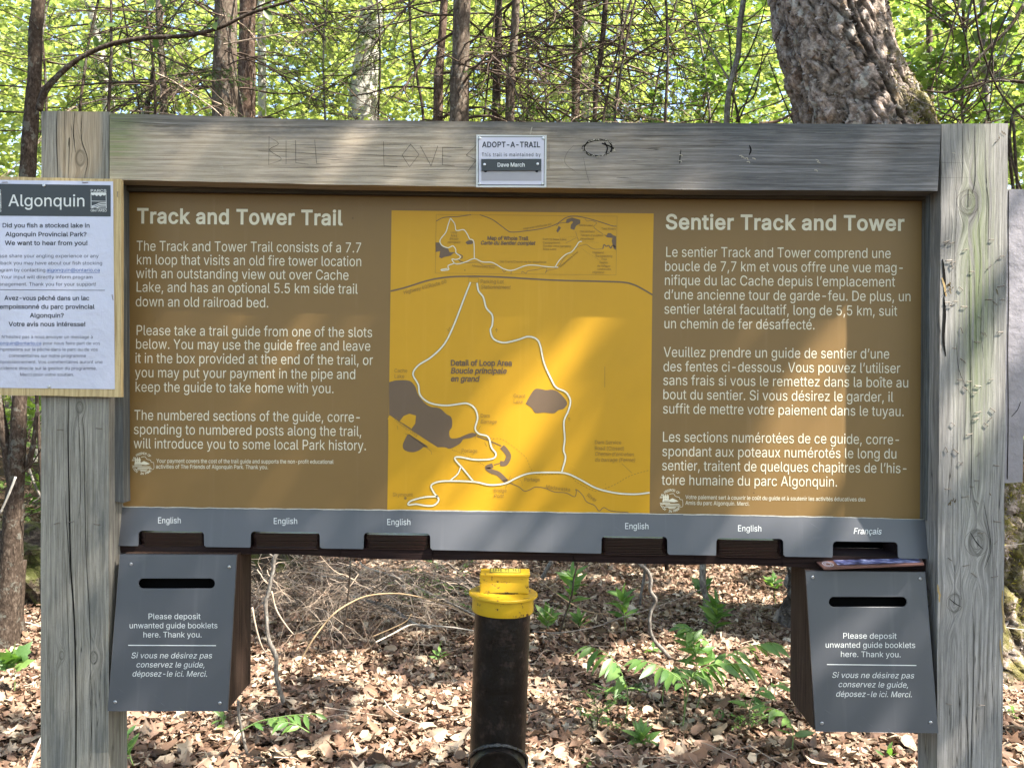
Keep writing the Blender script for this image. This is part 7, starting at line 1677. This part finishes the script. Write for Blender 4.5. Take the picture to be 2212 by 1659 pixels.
seal('green plant with striped leaves right of the clump, near the right deposit box', KR, [(1700, 1340), (1705, 1160), (1780, 1060), (1960, 1000)], 56, 7)
seal('pale plant leaning left beneath the right deposit box', KR, [(2015, 1590), (2030, 1380), (1960, 1240), (1810, 1175)], 54, 7)
seal('small green plant right of the pipe cap, leaves in tiers', KR, [(230, 600), (318, 380), (330, 250), (328, 170)], 52, 6, lm='lance', hang=0.05)
seal('small dim green plant behind the arching left one', KR, [(740, 640), (732, 500), (722, 400), (720, 330)], 48, 6, hang=0.05)
seal('low green rosette just right of the pipe', KR, [(140, 620), (135, 540), (130, 470)], 48, 5, hang=0.1)
seal('tiny green rosette between the long branch and the pipe', KR, [(400, 600), (395, 550), (385, 500)], 42, 4, hang=0.1)
seal('dim dark green plant in the shade beside the grey sapling', KR, [(1420, 640), (1440, 520), (1440, 380)], 50, 8, hang=0.05)
seal('small three-leaved seedling right of the twisted stem', KR, [(955, 800), (950, 760), (955, 725)], 30, 3, hang=-0.3, cat='seedling')
seal('little green star-shaped seedling in the leaves left of the pipe', KL, [(1810, 1080), (1820, 980), (1825, 905)], 34, 3, hang=-0.15, cat='seedling')
seal('low green plant with pointed leaves near the bottom, centre right', KR, [(870, 1500), (860, 1450), (850, 1400)], 52, 5, hang=0.0, cat='seedling')
seal('single curled bright leaf shoot at the bottom right of the pipe', KR, [(480, 1650), (470, 1600), (430, 1575)], 34, 2, hang=-0.4, cat='seedling')
seal('two-leaved shoot at the bottom, under the right deposit box', KC, [(1310, 1650), (1315, 1600), (1330, 1565)], 44, 2, hang=0.1, cat='seedling')
seal('small green shoot below the clump', KR, [(1560, 1300), (1480, 1215), (1440, 1215)], 46, 3, hang=-0.4, cat='seedling')
seal('row of oval green leaves on a stem, low right of the left deposit box', KL, [(60, 1640), (240, 1540), (420, 1500), (560, 1480), (740, 1470)], 46, 8, start=0.15, hang=-0.3, dist=3.3)
seal('small leafy sprig on the leaves just right of the left deposit box foot', KL, [(700, 1640), (560, 1560), (400, 1530)], 40, 5, hang=-0.2, cat='seedling', dist=3.25)
seal('leafy shoots beside the foot of the left post', KA, [(850, 1650), (820, 1560), (800, 1430)], 40, 5, hang=-0.1, cat='seedling', dist=3.3)
seal('dim green leaves peeping out under the left deposit box', KA, [(1440, 1420), (1420, 1370), (1400, 1330)], 40, 4, hang=-0.1, cat='seedling')
seal('tall two-leaved bright green plant right of the right post', KS, [(500, 720), (515, 590), (530, 520)], 46, 2, start=0.6, hang=0.1, lm='povate', cat='seedling')
seal('ferny green tuft right of the right post', KS, [(540, 1010), (560, 930), (575, 870)], 30, 6, hang=0.0, cat='fern')
seal('pale green low leaves at the right picture edge', KS, [(590, 1370), (570, 1330), (560, 1300)], 34, 4, hang=0.0, cat='seedling')
seal('broad maple seedling leaves above the clump, right of the twisted stem', KR, [(1340, 470), (1338, 350), (1325, 240)], 44, 2, start=0.75, lm='pmaple', hang=0.0, cat='maple seedling')
seal('maple seedling in the shade near the top of the right deposit box', KR, [(1900, 420), (1890, 320), (1885, 215)], 40, 2, start=0.7, lm='pmaple', hang=0.0, cat='maple seedling')
seal('bright maple seedling left of the left post', KA, [(90, 1230), (95, 1080), (90, 960)], 60, 4, start=0.8, lm='pmaple', hang=-0.1, cat='maple seedling', dist=4.1)
seal('bright maple leaf hanging just under the notice board', KA, [(60, -520), (100, -470), (190, -440)], 30, 1, lm='pmaple', hang=-0.1, cat='maple twig', dist=4.0) if False else None
# dim feathery fir seedlings left of the yellow cap
for i, (k, x, y, dd, s, lab) in enumerate(((KL, 1900, 420, 5.2, 0.5, 'feathery fir seedling just left of the yellow cap'), (KL, 1600, 330, 5.6, 0.28, 'bright little fir spray above the white stub'), (KR, 700, 1250, 3.9, 0.22, 'small dark fir seedling under the left arching plant'), (KR, 520, 1380, 3.6, 0.16, 'tiny dark fir seedling near the big brown leaf'), (KR, 1690, 1400, 3.6, 0.14, 'tiny fir seedling below the striped plant'))):
    rg = np.random.default_rng(500 + i); u, v = k(x, y); g = Ud(u, v, dd); g = np.array([g[0], g[1], gz(g[0], g[1])]); t = thing('fir_seedling', tuple(g), lab, 'seedling', 'little fir seedlings')
    lp = []; a = Acc(); h_ = max(0.12, Ud(u, v, dd)[2] - g[2] + s * 0.3)
    tube(a, [g, g + [0, 0, h_]], [0.004, 0.002], 5)
    for j in range(7): an = j * 2.4; twigs(a, g + [0, 0, h_ * (0.45 + 0.55 * j / 7)], (math.cos(an), math.sin(an) * .5, 0.2), s * 0.6, 0.002, 1, rg, leafpos=lp)
    a.build('stem', M['twig'], t); V, T = needle_spray(lp, rg, 0.018, 220); mk_tris('needles', V, T, M['leaf_plant'] if i != 2 else M['needles'], t, kind='stuff')

# ------------------------------------------------------------------ unseen crown added towards the sun, leaves left out to shape the sun patches
S = np.array(SUN)
E1 = np.cross(S, [0, 0, 1]); E1 /= np.linalg.norm(E1); E2 = np.cross(E1, S)
def lit_chance(x, y, z):
    """how open the crown is along the sun ray that ends at this point of the sign plane"""
    dd = (y - CP[1]); u = 1106 + FPX * x / dd; v = 821 + FPX * (CP[2] - z) / dd
    s = u + 0.6 * v
    g = lambda c, w: np.exp(-((s - c) / w) ** 2)
    o = 2.2 * g(1690, 55) + 0.7 * g(1565, 22) + 0.5 * g(1815, 24) + 0.25 * g(1385, 26) * (v > 1000)
    o = o + 1.5 * ((s > 2195) & (s < 2475) & (v < 1230)) * (0.78 + 0.5 * np.sin(s / 15.0 + 1.0)) + 1.5 * ((s > 2520) & (s < 2690) & (v < 1130)) + 1.0 * ((u > 1960) & (s > 2190) & (s < 2470))
    o = o * np.where(v > 1230, 0.3, 1.0) + (v > 1330) * (0.45 * g(2800, 26) + 0.35 * g(2660, 24) + 0.5 * g(1318, 24) + 0.35 * g(1215, 24) + 0.3 * g(1090, 20))
    o = np.where((v < 560) & (u < 1900), 0.30 * (0.5 + 0.5 * np.sin(s / 45.0)) * (u < 930), o)
    return np.clip(o, 0, 1)
def vnoise(x, y, seed):
    r = np.random.default_rng(seed); G = r.random((64, 64)); xi = np.floor(x).astype(int); yi = np.floor(y).astype(int); fx = x - xi; fy = y - yi; fx = fx * fx * (3 - 2 * fx); fy = fy * fy * (3 - 2 * fy)
    a_, b_, c_, d_ = G[xi % 64, yi % 64], G[(xi + 1) % 64, yi % 64], G[xi % 64, (yi + 1) % 64], G[(xi + 1) % 64, (yi + 1) % 64]
    return (a_ * (1 - fx) + b_ * fx) * (1 - fy) + (c_ * (1 - fx) + d_ * fx) * fy
rg = np.random.default_rng(61)
O = np.array([0, 0, 1.2]) + S * 5.6
nc = 84000
c1, c2 = rg.uniform(-7.5, 3.2, nc), rg.uniform(-3.0, 8.0, nc)
c1 = np.concatenate([c1, rg.uniform(-0.85, 0.85, 23000)]); c2 = np.concatenate([c2, rg.uniform(-1.7, 1.7, 23000)]); dense = np.arange(len(c1)) >= nc; nc = len(c1)
q = O + E1 * c1[:, None] + E2 * c2[:, None] + S * rg.uniform(-0.35, 0.35, nc)[:, None]
ts_ = (0.03 - q[:, 1]) / -S[1] * 1.0
k_ = (q[:, 1] - 0.03) / S[1]; hit = q - S * k_[:, None]        # where the ray meets the sign plane
onsign = (np.abs(hit[:, 0]) < 1.25) & (hit[:, 2] > -0.1) & (hit[:, 2] < 2.2)
kg = q[:, 2] / S[2]; hg = q - S * kg[:, None]                     # where it meets the ground
lc = lit_chance(hit[:, 0], np.full(nc, 0.03), hit[:, 2])
gn = vnoise(hg[:, 0] * 2.1 + 20, hg[:, 1] * 2.1 + 20, 5) * 0.6 + vnoise(hg[:, 0] * 5.0 + 9, hg[:, 1] * 5.0 + 5, 6) * 0.4
shade_bias = 0.22 * np.exp(-((hg[:, 0] + 0.8) / 1.2) ** 2 - ((hg[:, 1] - 4.1) / 0.8) ** 2) + 0.24 * np.exp(-((hg[:, 0] - 1.1) / 1.4) ** 2 - ((hg[:, 1] - 3.5) / 0.9) ** 2)
gl = (gn - shade_bias - 0.5 * np.exp(-((hg[:, 0] + 1.9) / 0.8) ** 2 - ((hg[:, 1] - 4.2) / 0.9) ** 2) > 0.41)
keep = np.where(onsign, rg.random(nc) < np.clip(-np.log(np.clip(lc, 0.02, 1.0)) / 5.0, 0, 1), ~gl & (rg.random(nc) < 0.8))
front = (hg[:, 1] < 0.9) & ~onsign
keep = np.where(front, rg.random(nc) < 0.35, keep)
kt = (q[:, 1] - 3.0) / S[1]; ht = q - S * kt[:, None]
ontree = (ht[:, 0] > 1.3) & (ht[:, 0] < 3.4) & (ht[:, 2] > 2.9) & (ht[:, 2] < 4.8)
keep = keep & (onsign == dense)
keep = np.where(ontree, vnoise(ht[:, 0] * 5 + 9, ht[:, 2] * 5 + 9, 8) < 0.33, keep)
q = q[keep]; dense = dense[keep]
print('canopy leaves', len(q))
fo_ = rg.normal(0, 1, (len(q), 3)) * 0.45 + S; fo_ /= np.linalg.norm(fo_, axis=1)[:, None]; tt = rg.normal(0, 1, (len(q), 3)); tt -= fo_ * np.sum(tt * fo_, 1)[:, None]; tt /= np.linalg.norm(tt, axis=1)[:, None]
V, T = scatter(hex4, q - tt * 0.06, np.stack([tt, np.cross(fo_, tt), fo_], 2), np.where(dense, rg.uniform(0.048, 0.075, len(q)), rg.uniform(0.09, 0.145, len(q))))
M['canopy'] = leafmat('canopy_leaf', [(0.06, 0.085, 0.03), (0.09, 0.12, 0.045), (0.07, 0.10, 0.035)], 0.22, None, 0.55)
shade = thing('maple_tree', (5.4, -3.2, 0.0), 'unseen maple added to the right, its crown shaped to dapple the sign', 'tree')
mk_tris('crown', V, T, M['canopy'], shade, kind='stuff')
a = Acc(); hub = O + np.array([0.6, -0.9, -1.6])
tube(a, catmull([[5.4, -3.2, -0.1], [5.3, -3.0, 2.5], hub], 8), np.linspace(0.2, 0.12, 17), 12); a.build('trunk', M['bark_grey'], shade, smooth=True)

# the wood goes on all round, behind the viewpoint too
rg = np.random.default_rng(88)
nb2 = 900
aa = rg.uniform(math.pi * 0.93, math.pi * 2.07, nb2); dr = rg.uniform(6.5, 15, nb2); cc = np.stack([np.cos(aa) * dr, np.sin(aa) * dr + 1.0, rg.uniform(0.2, 11, nb2)], 1)
k1 = (cc[:, 1] - 0.03) / S[1]; h1_ = cc - S * k1[:, None]; k2 = cc[:, 2] / S[2]; h2_ = cc - S * k2[:, None]
bad = ((np.abs(h1_[:, 0]) < 1.9) & (h1_[:, 2] > -0.6) & (h1_[:, 2] < 2.9) & (k1 > 0)) | ((np.abs(h2_[:, 0]) < 5.5) & (h2_[:, 1] > -0.5) & (h2_[:, 1] < 9.5)) | ((h1_[:, 0] < 4) & (h1_[:, 0] > -4) & (h1_[:, 2] > 2.5) & (h1_[:, 2] < 16) & (k1 > 0))
cc = cc[~bad]
V, T = sprays(cc, rg, 22, 0.35, 0.2, hex4)
o = mk_tris('surrounding_foliage', V, T, M['leaf_far'], None, False, 'leafy wood on the far side of the clearing, out of view', 'stuff'); tag(o, cat='foliage')
